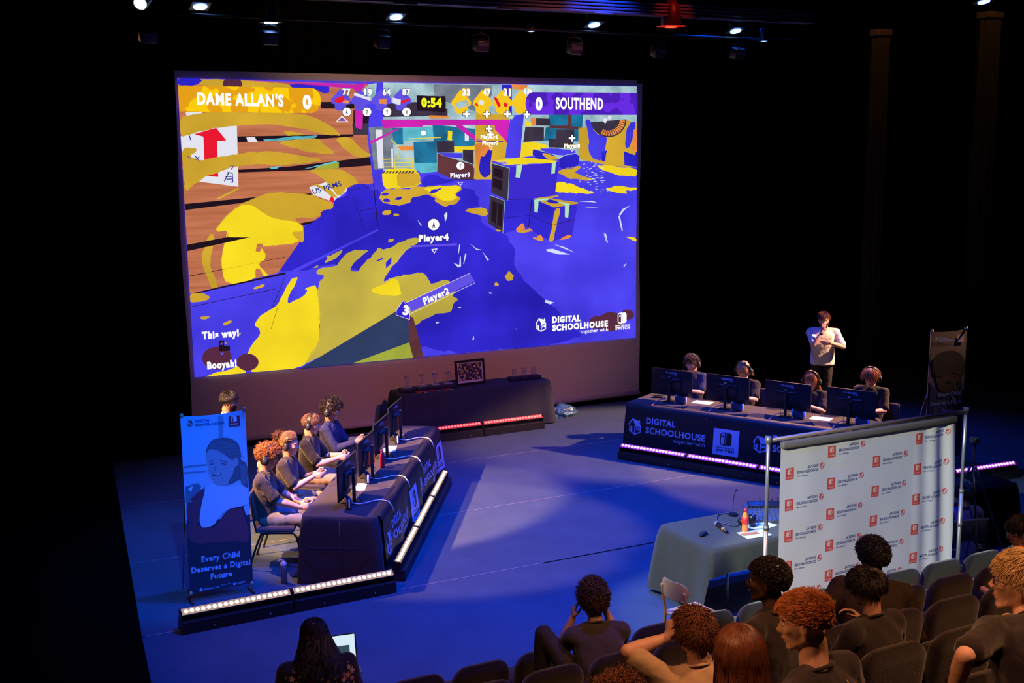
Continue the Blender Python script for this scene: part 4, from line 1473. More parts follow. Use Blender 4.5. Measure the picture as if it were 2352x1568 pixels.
# ------------------------------------------------------------------ trophy table things
glass_m = mat('award_glass', (0.75, 0.70, 0.85), rough=0.05, trans=0.9)
box_navy = mat('box_navy', (0.012, 0.010, 0.03), rough=0.6)
red_rib = mat('ribbon_red', (0.55, 0.03, 0.04), rough=0.6)
TN = ['leftmost', 'second from the left', 'third from the left', 'nearest the framed picture']
for i, (u, v) in enumerate(((935, 893), (969, 889), (999, 886), (1029, 882))):
    p = atz(u, v, 0.752)
    p.y = 17.80
    p = V((aty(u, v, 17.80).x, 17.80, 0.752))
    bx = BM()
    box(bx, (0, 0, 0.035), (0.24, 0.17, 0.07), bev=0.004)
    o = obj('presentation_box', bx, box_navy, None, 'auto')
    o.location = p
    tag(o, 'dark presentation box under a glass trophy, %s' % TN[i], 'box', None)
    g = thing('glass_trophy', 'clear glass trophy standing on a dark box, %s' % TN[i], 'trophy', p + V((0, 0, 0.0705)))
    bm = BM()
    lathe(bm, [(0.045, 0), (0.045, 0.02), (0.02, 0.03), (0.018, 0.06), (0.036, 0.13), (0.044, 0.19), (0.036, 0.20)], seg=16)
    obj('trophy_body', bm, glass_m, g)
    bm = BM()
    box(bm, (0, 0, 0.008), (0.12, 0.10, 0.016), bev=0.003)
    obj('trophy_base', bm, mat('award_base', (0.35, 0.33, 0.4), rough=0.2), g, False)
    if i:
        m_ = thing('medal', 'medal on a red ribbon lying before the trophies, %s' % ['', 'left of the three', 'middle of the three', 'right of the three'][i], 'medal', p + V((-0.06, -0.16, 0.002)))
        bm = BM()
        tube(bm, spl([(-0.10, 0.05, 0.006), (-0.06, -0.01, 0.006), (0.0, 0.02, 0.007), (0.03, -0.02, 0.006)], 6), 0.010, 6)
        obj('ribbon', bm, red_rib, m_)
        bm = BM()
        cyl(bm, (0.05, -0.03, 0.001), (0.05, -0.03, 0.007), 0.03, 18)
        obj('disc', bm, mat('medal_silver', (0.6, 0.6, 0.65), rough=0.3, metal=0.8), m_)
for i, u in enumerate((1182, 1204, 1226)):
    p = V((aty(u, 866, 17.82).x, 17.82, 0.752))
    bx = BM()
    box(bx, (0, 0, 0.03), (0.20, 0.16, 0.06), bev=0.004)
    box(bx, (0, 0, 0.063), (0.14, 0.11, 0.006), bev=0.002)
    o = obj('presentation_box', bx, box_navy, None, 'auto')
    o.location = p
    tag(o, 'flat dark box at the right end of the trophy table, %s' % ['left of three', 'middle of three', 'right of three'][i], 'box')
    g = thing('glass_plaque', 'thin clear glass plaque on a flat box, %s' % ['left of three', 'middle of three', 'right of three'][i], 'trophy', p + V((0, 0, 0.0665)))
    bm = BM()
    box(bm, (0, 0, 0.07), (0.09, 0.012, 0.14), bev=0.002)
    obj('plaque', bm, glass_m, g, False)
# framed picture leaning on the trophy table
P0 = V((aty(1082, 878, 17.85).x, 17.85, 0.753))
f = thing('picture_frame', 'framed colourful print leaning upright on the trophy table', 'picture', P0, 0.06)
tilt = Matrix.Rotation(radians(-8), 3, 'X')
fw, fh = 0.56, 0.42


def fmap(u, v, L):
    return tilt @ V((u, -0.012 - 0.001 * L, v))


bm = BM()
for c_, s_ in (((0, 0, 0.02), (fw, 0.022, 0.04)), ((0, 0, fh - 0.02), (fw, 0.022, 0.04)), ((-fw / 2 + 0.02, 0, fh / 2), (0.04, 0.022, fh - 0.08)), ((fw / 2 - 0.02, 0, fh / 2), (0.04, 0.022, fh - 0.08))):
    box(bm, tilt @ V(c_), s_, tilt)
obj('frame', bm, black_pl, f, False)
F = Flat()
F.rect(-fw / 2 + 0.03, 0.03, fw / 2 - 0.03, fh - 0.03)
mo = F.build('mount_board', lambda u, v, L: tilt @ V((u, -0.002, v)), mat('mount_board', (0.55, 0.52, 0.62), rough=0.7), f)
F = Flat()
F.rect(-fw / 2 + 0.06, 0.075, fw / 2 - 0.06, fh - 0.055)
F.build('print', lambda u, v, L: tilt @ V((u, -0.005, v)), mat('frame_print', (0.03, 0.01, 0.08), rough=0.5, noise_s=28, noise_amt=0.2, color2=(0.65, 0.5, 0.12), thresh=0.56), f)
bm = BM()
tube(bm, [tilt @ V((0, 0.02, fh * 0.6)), (0, 0.12, 0.004)], 0.008, 6)
obj('strut', bm, black_pl, f)

# plastic bags on the floor beside the trophy table
bag_m = mat('bag_blue', (0.02, 0.10, 0.20), rough=0.35, noise_s=14, noise_amt=0.6, bump=0.5, bump_s=20, color2=(0.08, 0.22, 0.36))
for (u, v, sx, sy, sz, lb) in ((1262, 958, 0.20, 0.16, 0.10, 'crumpled dark blue bag on the floor against the trophy table'), (1292, 955, 0.26, 0.16, 0.12, 'crumpled shiny blue bag on the floor, the one away from the trophy table')):
    p = atz(u, v, 0)
    bm = BM()
    bmesh.ops.create_icosphere(bm, subdivisions=4, radius=1.0)
    for q in bm.verts:
        n = q.co.copy()
        f_ = 1 + 0.35 * noise.noise(n * 2.2 + V((u, 0, 0))) + 0.16 * abs(noise.noise(n * 6))
        q.co = V((n.x * sx * f_, n.y * sy * f_, max(0.0, (n.z + 0.55) * sz * f_)))
    o = obj('plastic_bag', bm, bag_m)
    o.location = (p.x, min(p.y, 18.2), 0.002)
    tag(o, lb, 'bag')

# water bottle and white-soled shoe by the near chair
p = atz(653, 1338, 0.0)
b_ = thing('water_bottle', 'clear grey sports bottle standing on the floor behind the front batten', 'bottle', p)
bm = BM()
lathe(bm, [(0.034, 0), (0.038, 0.01), (0.036, 0.11), (0.038, 0.17), (0.034, 0.19)], seg=18)
obj('bottle_body', bm, mat('bottle_smoke', (0.12, 0.10, 0.13), rough=0.15), b_)
bm = BM()
lathe(bm, [(0.036, 0.19), (0.036, 0.225), (0.02, 0.235), (0.016, 0.25)], seg=18)
tube(bm, [(0.0, 0, 0.24)] + [(-0.03 + 0.03 * cos(a), 0, 0.245 + 0.025 * sin(a)) for a in [i * pi / 8 for i in range(9)]], 0.006, 8)
obj('bottle_cap', bm, mat('cap_mauve', (0.6, 0.48, 0.5), rough=0.4), b_)

# ------------------------------------------------------------------ people
for _t in (('DSH Team', 0.03), ('blueDog', 0.03), ('kiteDog', 0.05), ('LUCOZADE', 0.05)):
    text_geo(*_t)
def skin(name, c):
    m = mat(name, c, rough=0.55, noise_s=18, noise_amt=0.07, spec=0.35)
    b = m.node_tree.nodes['Principled BSDF']
    b.inputs['Subsurface Weight'].default_value = 0.08
    b.inputs['Subsurface Radius'].default_value = (0.02, 0.008, 0.004)
    return m


SK = {'pale': skin('skin_pale', (0.62, 0.37, 0.27)), 'tan': skin('skin_tan', (0.45, 0.25, 0.16)), 'brown': skin('skin_brown', (0.13, 0.062, 0.036)), 'deep': skin('skin_deep', (0.075, 0.036, 0.022))}


def hairm(name, c):
    return mat(name, c, rough=0.42, noise_s=30, noise_amt=0.3, spec=0.5)


HM = {'ginger': hairm('hair_ginger', (0.36, 0.12, 0.03)), 'blond': hairm('hair_blond', (0.42, 0.24, 0.10)), 'fair': hairm('hair_fair', (0.50, 0.34, 0.15)), 'lightbrown': hairm('hair_lightbrown', (0.20, 0.10, 0.045)),
      'brown': hairm('hair_brown', (0.06, 0.028, 0.016)), 'dark': hairm('hair_dark', (0.018, 0.010, 0.009)), 'black': hairm('hair_black', (0.008, 0.006, 0.006)), 'auburn': hairm('hair_auburn', (0.13, 0.042, 0.018))}
FAB = {
    'black': mat('shirt_black', (0.020, 0.016, 0.017), rough=0.9, bump=0.25, bump_s=90, spec=0.15, sheen=0.2),
    'charcoal': mat('shirt_charcoal', (0.044, 0.036, 0.037), rough=0.9, bump=0.25, bump_s=90, spec=0.15, sheen=0.2),
    'navy': mat('shirt_navy', (0.040, 0.042, 0.085), rough=0.9, bump=0.25, bump_s=90, spec=0.15),
    'white': mat('shirt_white', (0.62, 0.60, 0.62), rough=0.85, bump=0.2, bump_s=90, spec=0.2),
    'cream': mat('shirt_cream', (0.45, 0.33, 0.20), rough=0.85, bump=0.2, bump_s=90, spec=0.2),
    'brownblack': mat('shirt_brown_black', (0.028, 0.019, 0.012), rough=0.95, bump=0.4, bump_s=160, spec=0.1),
    'jeans': mat('jeans_grey', (0.16, 0.15, 0.17), rough=0.9, bump=0.3, bump_s=120, noise_s=8),
    'khaki': mat('trousers_khaki', (0.36, 0.24, 0.13), rough=0.85, bump=0.2, bump_s=120),
    'dark': mat('trousers_dark', (0.022, 0.018, 0.020), rough=0.9, bump=0.25, bump_s=120),
    'blue': mat('shirt_blue', (0.035, 0.030, 0.16), rough=0.9, bump=0.2, bump_s=90),
}
eye_w = mat('eye_white', (0.7, 0.68, 0.66), rough=0.25)
eye_d = mat('eye_iris', (0.03, 0.02, 0.015), rough=0.15)
lip_m = mat('lips', (0.35, 0.12, 0.10), rough=0.5)
_cl = bpy.data.textures.new('cloth_folds', 'CLOUDS')
_cl.noise_scale = 0.11
_cl.noise_depth = 2


def remesh(o, vox, sm=4, disp=0.0):
    m = o.modifiers.new('remesh', 'REMESH')
    m.mode = 'VOXEL'
    m.voxel_size = vox
    m.use_smooth_shade = True
    m = o.modifiers.new('smooth', 'SMOOTH')
    m.factor = 0.5
    m.iterations = sm
    if disp:
        m = o.modifiers.new('folds', 'DISPLACE')
        m.texture = _cl
        m.strength = disp
        m.mid_level = 0.5
        m.texture_coords = 'LOCAL'


def cap(bm, p0, r0, p1, r1):
    tube(bm, [p0, p1], [r0, r1], 12)
    ell(bm, p0, r0 * 1.01, None, 12, 8)
    ell(bm, p1, r1 * 1.01, None, 12, 8)


def chain(bm, pts):
    for (a, ra), (b, rb) in zip(pts, pts[1:]):
        cap(bm, a, ra, b, rb)


def loft(bm, rings, seg=22, sq=2.4):
    R = []
    for c, X, F in rings:
        row = []
        for k in range(seg):
            a = 2 * pi * k / seg
            ca, sa = cos(a), sin(a)
            ca = abs(ca) ** (2 / sq) * (1 if ca >= 0 else -1)
            sa = abs(sa) ** (2 / sq) * (1 if sa >= 0 else -1)
            row.append(bm.verts.new(V(c) + V(X) * ca + V(F) * sa))
        R.append(row)
    for a, b in zip(R, R[1:]):
        for k in range(seg):
            bm.faces.new((a[k], a[(k + 1) % seg], b[(k + 1) % seg], b[k]))
    bm.faces.new(R[0][::-1])
    bm.faces.new(R[-1])


def ik(a, b, l1, l2, hint):
    a, b = V(a), V(b)
    d = b - a
    L = d.length
    L2 = min(L, (l1 + l2) * 0.995)
    if L > L2:
        b = a + d.normalized() * L2
        d = b - a
    n = d.normalized()
    x = (l1 * l1 - l2 * l2 + L2 * L2) / (2 * L2)
    h = sqrt(max(0, l1 * l1 - x * x))
    hp = V(hint) - n * V(hint).dot(n)
    hp.normalize()
    return a + n * x + hp * h, b


def hand(bm, w, d, n, sgn, curl=0.5, s=1.0):
    """w wrist, d direction of the palm, n palm normal (towards the gripped thing), sgn: thumb side along d x n"""
    d = V(d).normalized()
    n = V(n)
    n = (n - d * n.dot(d)).normalized()
    sd = d.cross(n) * sgn
    rot = Matrix((sd, d, n)).transposed()
    ell(bm, V(w) + d * 0.048 * s, (0.040 * s, 0.052 * s, 0.0165 * s), rot, 12, 8)
    for i in range(4):
        kx = (0.030 - 0.0205 * i) * s
        k = V(w) + d * (0.086 - 0.005 * abs(i - 1)) * s + sd * kx
        cap(bm, V(w) + d * 0.02 * s + sd * kx * 0.7, 0.012 * s, k, 0.0105 * s)
        ln = [1.0, 1.08, 1.0, 0.8][i] * s
        a = curl * (0.9 + 0.12 * i)
        p = k
        dirs = []
        ang = 0
        for q, (l, r) in enumerate(((0.042, 0.0092), (0.027, 0.0082), (0.021, 0.0072))):
            ang += a * (1.0, 1.1, 0.7)[q]
            dd = d * cos(ang) + n * sin(ang)
            p2 = p + dd * l * ln
            cap(bm, p, r * s, p2, r * s * 0.92)
            p = p2
    t0 = V(w) + d * 0.022 * s + sd * 0.026 * s
    t1 = t0 + (d * 0.6 + sd * 0.75 + n * 0.25).normalized() * 0.042 * s
    t2 = t1 + (d * 0.85 + sd * 0.15 + n * 0.45).normalized() * 0.032 * s
    t3 = t2 + (d * 0.9 - sd * 0.2 + n * 0.4).normalized() * 0.024 * s
    chain(bm, [(t0, 0.014 * s), (t1, 0.0115 * s), (t2, 0.0100 * s), (t3, 0.0085 * s)])


def head_shape(bm, M, s=1.0, fem=False):
    R = M.to_3x3().normalized()
    T = lambda x, y, z: M @ V((x * s, y * s, z * s))

    def e(c, r, rx=0.0, u=18, v=12):
        ell(bm, T(*c), tuple(q * s for q in r), R @ Matrix.Rotation(rx, 3, 'X'), u, v)

    def c(a, ra, b, rb):
        cap(bm, T(*a), ra * s, T(*b), rb * s)
    e((0, -0.012, 0.035), (0.076, 0.097, 0.086))
    e((0, 0.022, -0.005), (0.068, 0.070, 0.080))
    e((0, 0.030, -0.048), (0.052, 0.056, 0.056), -0.2)
    e((0, 0.066, -0.093), (0.022, 0.018, 0.016))
    for x in (-1, 1):
        c((x * 0.055, -0.005, -0.045), 0.018, (x * 0.022, 0.062, -0.092), 0.016)
        e((x * 0.040, 0.062, -0.012), (0.024, 0.022, 0.018))
        c((x * 0.012, 0.084, 0.030), 0.010, (x * 0.045, 0.070, 0.028), 0.009)
        e((x * 0.0775, -0.008, -0.004), (0.008, 0.017, 0.030), -0.2)
        e((x * 0.083, -0.016, 0.006), (0.007, 0.010, 0.022), -0.2)
        e((x * 0.012, 0.097, -0.026), (0.009, 0.010, 0.008))
    c((0, 0.085, 0.016), 0.0085, (0, 0.107, -0.020), 0.0095)
    e((0, 0.104, -0.024), (0.012, 0.011, 0.010))
    c((-0.018, 0.084, -0.050), 0.0075, (0.018, 0.084, -0.050), 0.0075)
    c((-0.016, 0.082, -0.062), 0.0078, (0.016, 0.082, -0.062), 0.0078)
    c((0, -0.02, -0.03), 0.05, (0, -0.035, -0.10), 0.052)


def hair(parent, M, style, mt, seed=1, n=900, s=1.0, name='hair'):
    """M: head matrix (local to parent). hair cap plus many strands in one mesh"""
    rnd = random.Random(seed)
    verts, faces = [], []
    C0 = V((0, -0.012, 0.033))
    RX = (0.080, 0.101, 0.091)
    st = dict(len=0.045, lift=0.010, curl=0.0, thick=0.0040, cap=1.06, flow=(0, 0.3, -1), fringe=0.55, nape=-0.62, side=-0.25, drop=0.0, rnd=0.25, pts=5, vol=(1, 1, 1))
    st.update(style)
    vol = st['vol']

    def zmin(y):
        a = [(-1, st['nape']), (-0.35, st['nape'] * 0.75), (-0.05, st['side']), (0.25, 0.18), (0.8, st['fringe']), (1, st['fringe'] + 0.06)]
        for (y0, z0), (y1, z1) in zip(a, a[1:]):
            if y <= y1:
                return z0 + (z1 - z0) * (y - y0) / (y1 - y0)
        return 1
    # cap
    nu, nv = 28, 16
    idx = {}
    for j in range(nv + 1):
        th = pi * j / nv
        for i in range(nu):
            ph = 2 * pi * i / nu
            d = V((sin(th) * cos(ph), sin(th) * sin(ph), cos(th)))
            if d.z < zmin(d.y) - 0.16:
                continue
            zz = max(zmin(d.y), -1)
            k = st['cap'] * (1 + 0.05 * noise.noise(d * 4 + V((seed, 0, 0)))) if d.z > zz else 0.97
            q = C0 + V((d.x * RX[0] * vol[0], d.y * RX[1] * vol[1], d.z * RX[2] * vol[2])) * k
            idx[(j, i)] = len(verts)
            verts.append(M @ (q * s))
    for j in range(nv):
        for i in range(nu):
            k = [(j, i), (j, (i + 1) % nu), (j + 1, (i + 1) % nu), (j + 1, i)]
            if all(x in idx for x in k):
                faces.append([idx[x] for x in k])
    fl = V(st['flow'])
    made = 0
    while made < n:
        d = V((rnd.gauss(0, 1), rnd.gauss(0, 1), rnd.gauss(0, 1))).normalized()
        if d.z < zmin(d.y) + 0.02:
            continue
        made += 1
        p = C0 + V((d.x * RX[0] * vol[0], d.y * RX[1] * vol[1], d.z * RX[2] * vol[2])) * st['cap'] * 0.99
        crown = V((0.05, -0.45, 0.9)).normalized()
        away = d - crown * d.dot(crown)
        away = away - d * away.dot(d)
        if away.length > 1e-3:
            away.normalize()
        f = fl - d * fl.dot(d)
        if f.length > 1e-3:
            f.normalize()
        t = away * st.get('away', 0.7) + f * st.get('ff', 0.5) + V((rnd.gauss(0, 1), rnd.gauss(0, 1), rnd.gauss(0, 1))) * st['rnd']
        t = t - d * t.dot(d) * (1 - st.get('out', 0.0))
        if t.length < 1e-3:
            continue
        t.normalize()
        L = st['len'] * rnd.uniform(0.65, 1.25)
        if d.z < 0.0 and d.y < 0:
            L *= st.get('back', 0.6)
        cr = st['curl'] * rnd.uniform(0.6, 1.2)
        ph = rnd.uniform(0, 6.28)
        a1, a2 = frame_for(t)
        pts = []
        N = st['pts'] + (4 if cr else 0)
        g = 0
        cur = p.copy()
        dirv = t.copy()
        for k in range(N):
            u = k / (N - 1)
            off = a1 * cos(ph + u * st.get('turns', 1.6) * 6.28) * cr + a2 * sin(ph + u * st.get('turns', 1.6) * 6.28) * cr
            pts.append(cur + off + d * st['lift'] * sin(min(1, u * 1.5) * pi / 2))
            dirv = dirv + V((0, 0, -1)) * st['drop'] / N
            # stay outside the skull
            nx = cur + dirv.normalized() * L / (N - 1)
            e = V(((nx - C0).x / RX[0] / vol[0], (nx - C0).y / RX[1] / vol[1], (nx - C0).z / RX[2] / vol[2]))
            if e.length < st['cap'] and nx.z > -0.05:
                e = e.normalized() * st['cap']
                nx = C0 + V((e.x * RX[0] * vol[0], e.y * RX[1] * vol[1], e.z * RX[2] * vol[2]))
            cur = nx
        b = len(verts)
        w = st['thick'] * rnd.uniform(0.7, 1.3)
        x, y = frame_for(pts[-1] - pts[0] if (pts[-1] - pts[0]).length > 1e-5 else t)
        for k, q in enumerate(pts):
            r = w * (1.0 - 0.75 * (k / (N - 1)) ** 1.5)
            for a in (0, 2.094, 4.189):
                verts.append(M @ ((q + x * cos(a) * r + y * sin(a) * r) * s))
        for k in range(N - 1):
            for a in range(3):
                faces.append([b + k * 3 + a, b + k * 3 + (a + 1) % 3, b + (k + 1) * 3 + (a + 1) % 3, b + (k + 1) * 3 + a])
    # long locks
    for k in range(st.get('locks', 0)):
        a = rnd.uniform(-1, 1)
        y0 = rnd.uniform(*st.get('locky', (-1.0, -0.2)))
        d = V((a * (1 if y0 > -0.9 else 1), y0, rnd.uniform(-0.1, 0.55))).normalized()
        q = C0 + V((d.x * RX[0] * vol[0], d.y * RX[1] * vol[1], d.z * RX[2] * vol[2])) * st['cap']
        L = st['locklen'] * rnd.uniform(0.8, 1.1)
        pts = []
        ph = rnd.uniform(0, 6.28)
        wv = st.get('lockwave', 0.006)
        for i in range(12):
            u = i / 11
            sp = st.get('lockspread', 0.03) * u
            pts.append(q + V((d.x * sp + wv * sin(ph + u * 9) * u, d.y * sp * 0.7 - 0.01 * u + wv * cos(ph + u * 8) * u, -L * u)))
        b = len(verts)
        r0 = st.get('lockr', 0.009)
        for i, qq in enumerate(pts):
            r = r0 * (1 - 0.75 * (i / 11) ** 2)
            for a_ in (0, 1.57, 3.14, 4.71):
                verts.append(M @ ((qq + V((cos(a_) * r, sin(a_) * r, 0))) * s))
        for i in range(11):
            for a_ in range(4):
                faces.append([b + i * 4 + a_, b + i * 4 + (a_ + 1) % 4, b + (i + 1) * 4 + (a_ + 1) % 4, b + (i + 1) * 4 + a_])
    me = bpy.data.meshes.new(name)
    me.from_pydata(verts, [], faces)
    return obj(name, me, mt, parent)


HS = {
    'curly': dict(len=0.055, curl=0.009, thick=0.0042, lift=0.016, rnd=0.9, cap=1.10, out=0.5, fringe=0.42, back=0.7, turns=1.8),
    'dense_curls': dict(len=0.050, curl=0.008, thick=0.0045, lift=0.016, rnd=1.0, cap=1.16, out=0.6, fringe=0.42, back=0.7, turns=2.2),
    'short': dict(len=0.050, thick=0.0042, lift=0.006, rnd=0.22, cap=1.05, fringe=0.50, back=0.45),
    'fringe': dict(len=0.085, thick=0.0042, lift=0.010, rnd=0.25, cap=1.07, fringe=0.40, back=0.5, drop=0.8, flow=(0.2, 1, -0.3)),
    'swept': dict(len=0.055, thick=0.0024, lift=0.010, rnd=0.22, cap=1.05, fringe=0.46, back=0.25, side=0.08, flow=(0.1, 1, 0.7), ff=1.1, out=0.18, curl=0.003),
    'afro': dict(len=0.022, curl=0.006, thick=0.0042, lift=0.008, rnd=1.2, cap=1.20, out=0.9, fringe=0.36, nape=-0.60, back=0.7, turns=2),
    'cropafro': dict(len=0.010, curl=0.004, thick=0.0035, lift=0.003, rnd=1.2, cap=1.09, out=0.9, fringe=0.42, nape=-0.62, back=0.6, turns=2),
    'long': dict(len=0.09, thick=0.0032, lift=0.003, rnd=0.05, cap=1.06, fringe=0.55, side=-0.5, nape=-0.75, back=0.8, drop=4.0, flow=(0, -0.2, -1), ff=1.0, away=0.25),
}


def person(label, loc, yaw, hip=0.53, lean=0.12, side=0.0, twist=0.0, head=(0, 0.1, 0), s=1.0, hands=None, hint=None, legs='sit', skin_='pale',
           top=('tee', 'black'), bottom='dark', hstyle='short', hcol='brown', hn=900, seed=1, vox=0.010, curl=0.6, handdir=None, palm=None, group=None,
           build=1.0, headoff=(0, 0, 0), hs=1.0, knees=None, hair_kw=None, neck_f=0.035, nohands=False, eyes=True, hip_y=0.0):
    P = thing('person', label, 'person', loc, yaw, group)
    U = V((sin(side), sin(lean), cos(lean) * cos(side))).normalized()
    cy_, sy_ = cos(twist), sin(twist)
    X = V((cy_, sy_, 0))
    X = (X - U * X.dot(U)).normalized()
    Fd = U.cross(X)
    Hp = V((0, hip_y, hip))
    at = lambda u, x=0.0, f=0.0: Hp + U * (u * s) + X * (x * s) + Fd * (f * s)
    b_ = build
    nb = at(0.50, 0, 0.0)
    hyaw, hpitch, hroll = head
    hr = Matrix.Rotation(twist + hyaw, 3, 'Z') @ Matrix.Rotation(-hpitch, 3, 'X') @ Matrix.Rotation(hroll, 3, 'Y')
    hc = nb + U * 0.070 * s + V((0, 0, 0.078 * s)) + V((cos(twist + pi / 2), sin(twist + pi / 2), 0)) * neck_f * s + V(headoff)
    M = hr.to_4x4()
    M.translation = hc
    # arms
    sh = {k: at(0.435, k * 0.172 * b_, -0.01) for k in (-1, 1)}
    hands = hands or {}
    arms = {}
    for k in (-1, 1):
        tgt = hands.get(k, (k * 0.20, 0.30, hip + 0.12))
        hh = (hint or {}).get(k, (k * 0.6, -0.4, -1))
        arms[k] = ik(sh[k], tgt, 0.285 * s, 0.255 * s, hh)
    bm = BM()
    head_shape(bm, M, s * hs)
    chain(bm, [(nb + U * -0.03, 0.055 * s), (hc + (hr @ V((0, -0.03, -0.085))) * s * hs, 0.052 * s)])
    r = lambda v: v * s * b_
    loft(bm, [(at(-0.06), X * r(0.14), Fd * r(0.09)), (at(0.12), X * r(0.12), Fd * r(0.08)), (at(0.32), X * r(0.145), Fd * r(0.092)), (at(0.44), X * r(0.15), Fd * r(0.075)), (at(0.49), X * r(0.06), Fd * r(0.055))])
    for k in (-1, 1):
        el, wr = arms[k]
        chain(bm, [(sh[k], 0.055 * s), (sh[k].lerp(el, 0.5), 0.046 * s), (el, 0.038 * s), (el.lerp(wr, 0.3), 0.040 * s), (wr, 0.026 * s)])
        if not nohands:
            d = V((handdir or {}).get(k, (wr - el)))
            pn = V((palm or {}).get(k, (-k * 0.5, 0.1, -0.8)))
            hand(bm, wr, d, pn, _tsign(d, pn, k), curl, s)
    # legs
    lg = {}
    for k in (-1, 1):
        hj = at(0.0, k * 0.09)
        if legs == 'sit':
            kn = V((knees or {}).get(k, (k * 0.13, 0.43 * s + hip_y, hip - 0.01)))
            an = V((kn.x * 1.05, kn.y + 0.02, 0.085)) if kn.z > 0.2 else kn
            if kn.z - 0.085 > 0.46:
                an.z = kn.z - 0.44
        else:
            kn = V((k * 0.10, 0.02 + hip_y, hip * 0.53))
            an = V((k * 0.11, -0.02 + hip_y, 0.085))
        lg[k] = (hj, kn, an)
        chain(bm, [(hj, 0.070 * s), (kn, 0.050 * s), (kn.lerp(an, 0.3), 0.045 * s), (an, 0.035 * s)])
        cap(bm, an - V((0, 0.02, 0.04)), 0.032, an + V((0, 0.11, -0.055)), 0.026)
    body = obj('body', bm, SK[skin_], P)
    remesh(body, vox * 0.82, 3)
    # trousers
    bm = BM()
    loft(bm, [(at(-0.10), X * r(0.155), Fd * r(0.115)), (at(0.0), X * r(0.172), Fd * r(0.122)), (at(0.10), X * r(0.158), Fd * r(0.112))])
    for k in (-1, 1):
        hj, kn, an = lg[k]
        chain(bm, [(hj, 0.090 * s), (hj.lerp(kn, 0.55), 0.080 * s), (kn, 0.066 * s), (kn.lerp(an, 0.4), 0.062 * s), (an + V((0, 0, 0.04)), 0.052 * s)])
    o = obj('trousers', bm, FAB[bottom], P)
    remesh(o, 0.014, 3, 0.016)
    for k in (-1, 1):
        an = lg[k][2]
        bm = BM()
        cap(bm, an - V((0, 0.03, 0.042)), 0.040, an + V((0, 0.13, -0.052)), 0.032)
        o = obj('shoe', bm, black_pl2, P)
    # top
    kind, col = top
    bm = BM()
    t0 = 1.0
    loft(bm, [(at(-0.09), X * r(0.172), Fd * r(0.132)), (at(0.02), X * r(0.172), Fd * r(0.130)), (at(0.14), X * r(0.160), Fd * r(0.122)), (at(0.30), X * r(0.178), Fd * r(0.126)), (at(0.40), X * r(0.180), Fd * r(0.112)), (at(0.465), X * r(0.120), Fd * r(0.085)), (at(0.50), X * r(0.066), Fd * r(0.062))])
    for k in (-1, 1):
        el, wr = arms[k]
        cap(bm, at(0.475, k * 0.05), 0.050 * s, sh[k] + U * 0.010 * s, 0.062 * s * b_ ** 0.5)
        if kind == 'tee':
            chain(bm, [(sh[k], 0.072 * s * b_ ** 0.5), (sh[k].lerp(el, 0.35), 0.067 * s), (sh[k].lerp(el, 0.78), 0.066 * s)])
        else:
            chain(bm, [(sh[k], 0.072 * s * b_ ** 0.5), (sh[k].lerp(el, 0.6), 0.062 * s), (el, 0.055 * s), (el.lerp(wr, 0.5), 0.050 * s), (el.lerp(wr, 0.86), 0.042 * s)])
    shirt = obj('shirt', bm, FAB[col], P)
    remesh(shirt, vox * 1.1, 4, 0.022)
    bm = BM()
    cr = Matrix((X, Fd, U)).transposed()
    pts = [at(0.500) + cr @ V((cos(a) * 0.066 * s, sin(a) * 0.064 * s - 0.002, -0.014 * sin(a))) for a in [i * 2 * pi / 24 for i in range(25)]]
    tube(bm, pts, 0.008 * s, 6)
    obj('collar', bm, FAB[col], shirt)
    if hstyle:
        st = dict(HS[hstyle])
        st.update(hair_kw or {})
        hair(P, M, st, HM[hcol], seed, hn, s * hs)
    if eyes:
        for k in (-1, 1):
            bm = BM()
            c = M @ (V((k * 0.029, 0.074, 0.010)) * s * hs)
            ell(bm, c, 0.0125 * s * hs, None, 12, 8)
            e_ = obj('eye', bm, eye_w, P)
            bm = BM()
            ell(bm, M @ (V((k * 0.029, 0.0825, 0.008)) * s * hs), (0.0058 * s, 0.0058 * s, 0.0058 * s), None, 10, 6)
            obj('iris', bm, eye_d, e_)
            bm = BM()
            tube(bm, [M @ (V(q) * s * hs) for q in ((k * 0.014, 0.094, 0.031), (k * 0.030, 0.090, 0.037), (k * 0.047, 0.078, 0.032))], 0.0035 * s, 6)
            obj('eyebrow', bm, HM[hcol] if hcol else HM['dark'], P)
        bm = BM()
        tube(bm, [M @ (V(q) * s * hs) for q in ((-0.022, 0.0855, -0.056), (0, 0.0935, -0.0555), (0.022, 0.0855, -0.056))], [0.002, 0.0048, 0.002], 6)
        obj('lips', bm, lip_m, P)
    P_ = dict(root=P, M=M, W=Matrix.Translation(V(loc)) @ Matrix.Rotation(yaw, 4, 'Z'), s=s * hs, arms=arms, at=at, X=X, F=Fd, U=U, lg=lg, shirt=shirt, b=build)
    return P_


def _tsign(d, pn, k):
    # thumbs point inwards/up: choose the side of d x n that points towards the body's middle (-k) or up
    d = V(d).normalized()
    n = V(pn)
    n = (n - d * n.dot(d)).normalized()
    s_ = d.cross(n)
    return 1 if (s_.x * -k * 1.0 + s_.z * 0.6) > 0 else -1


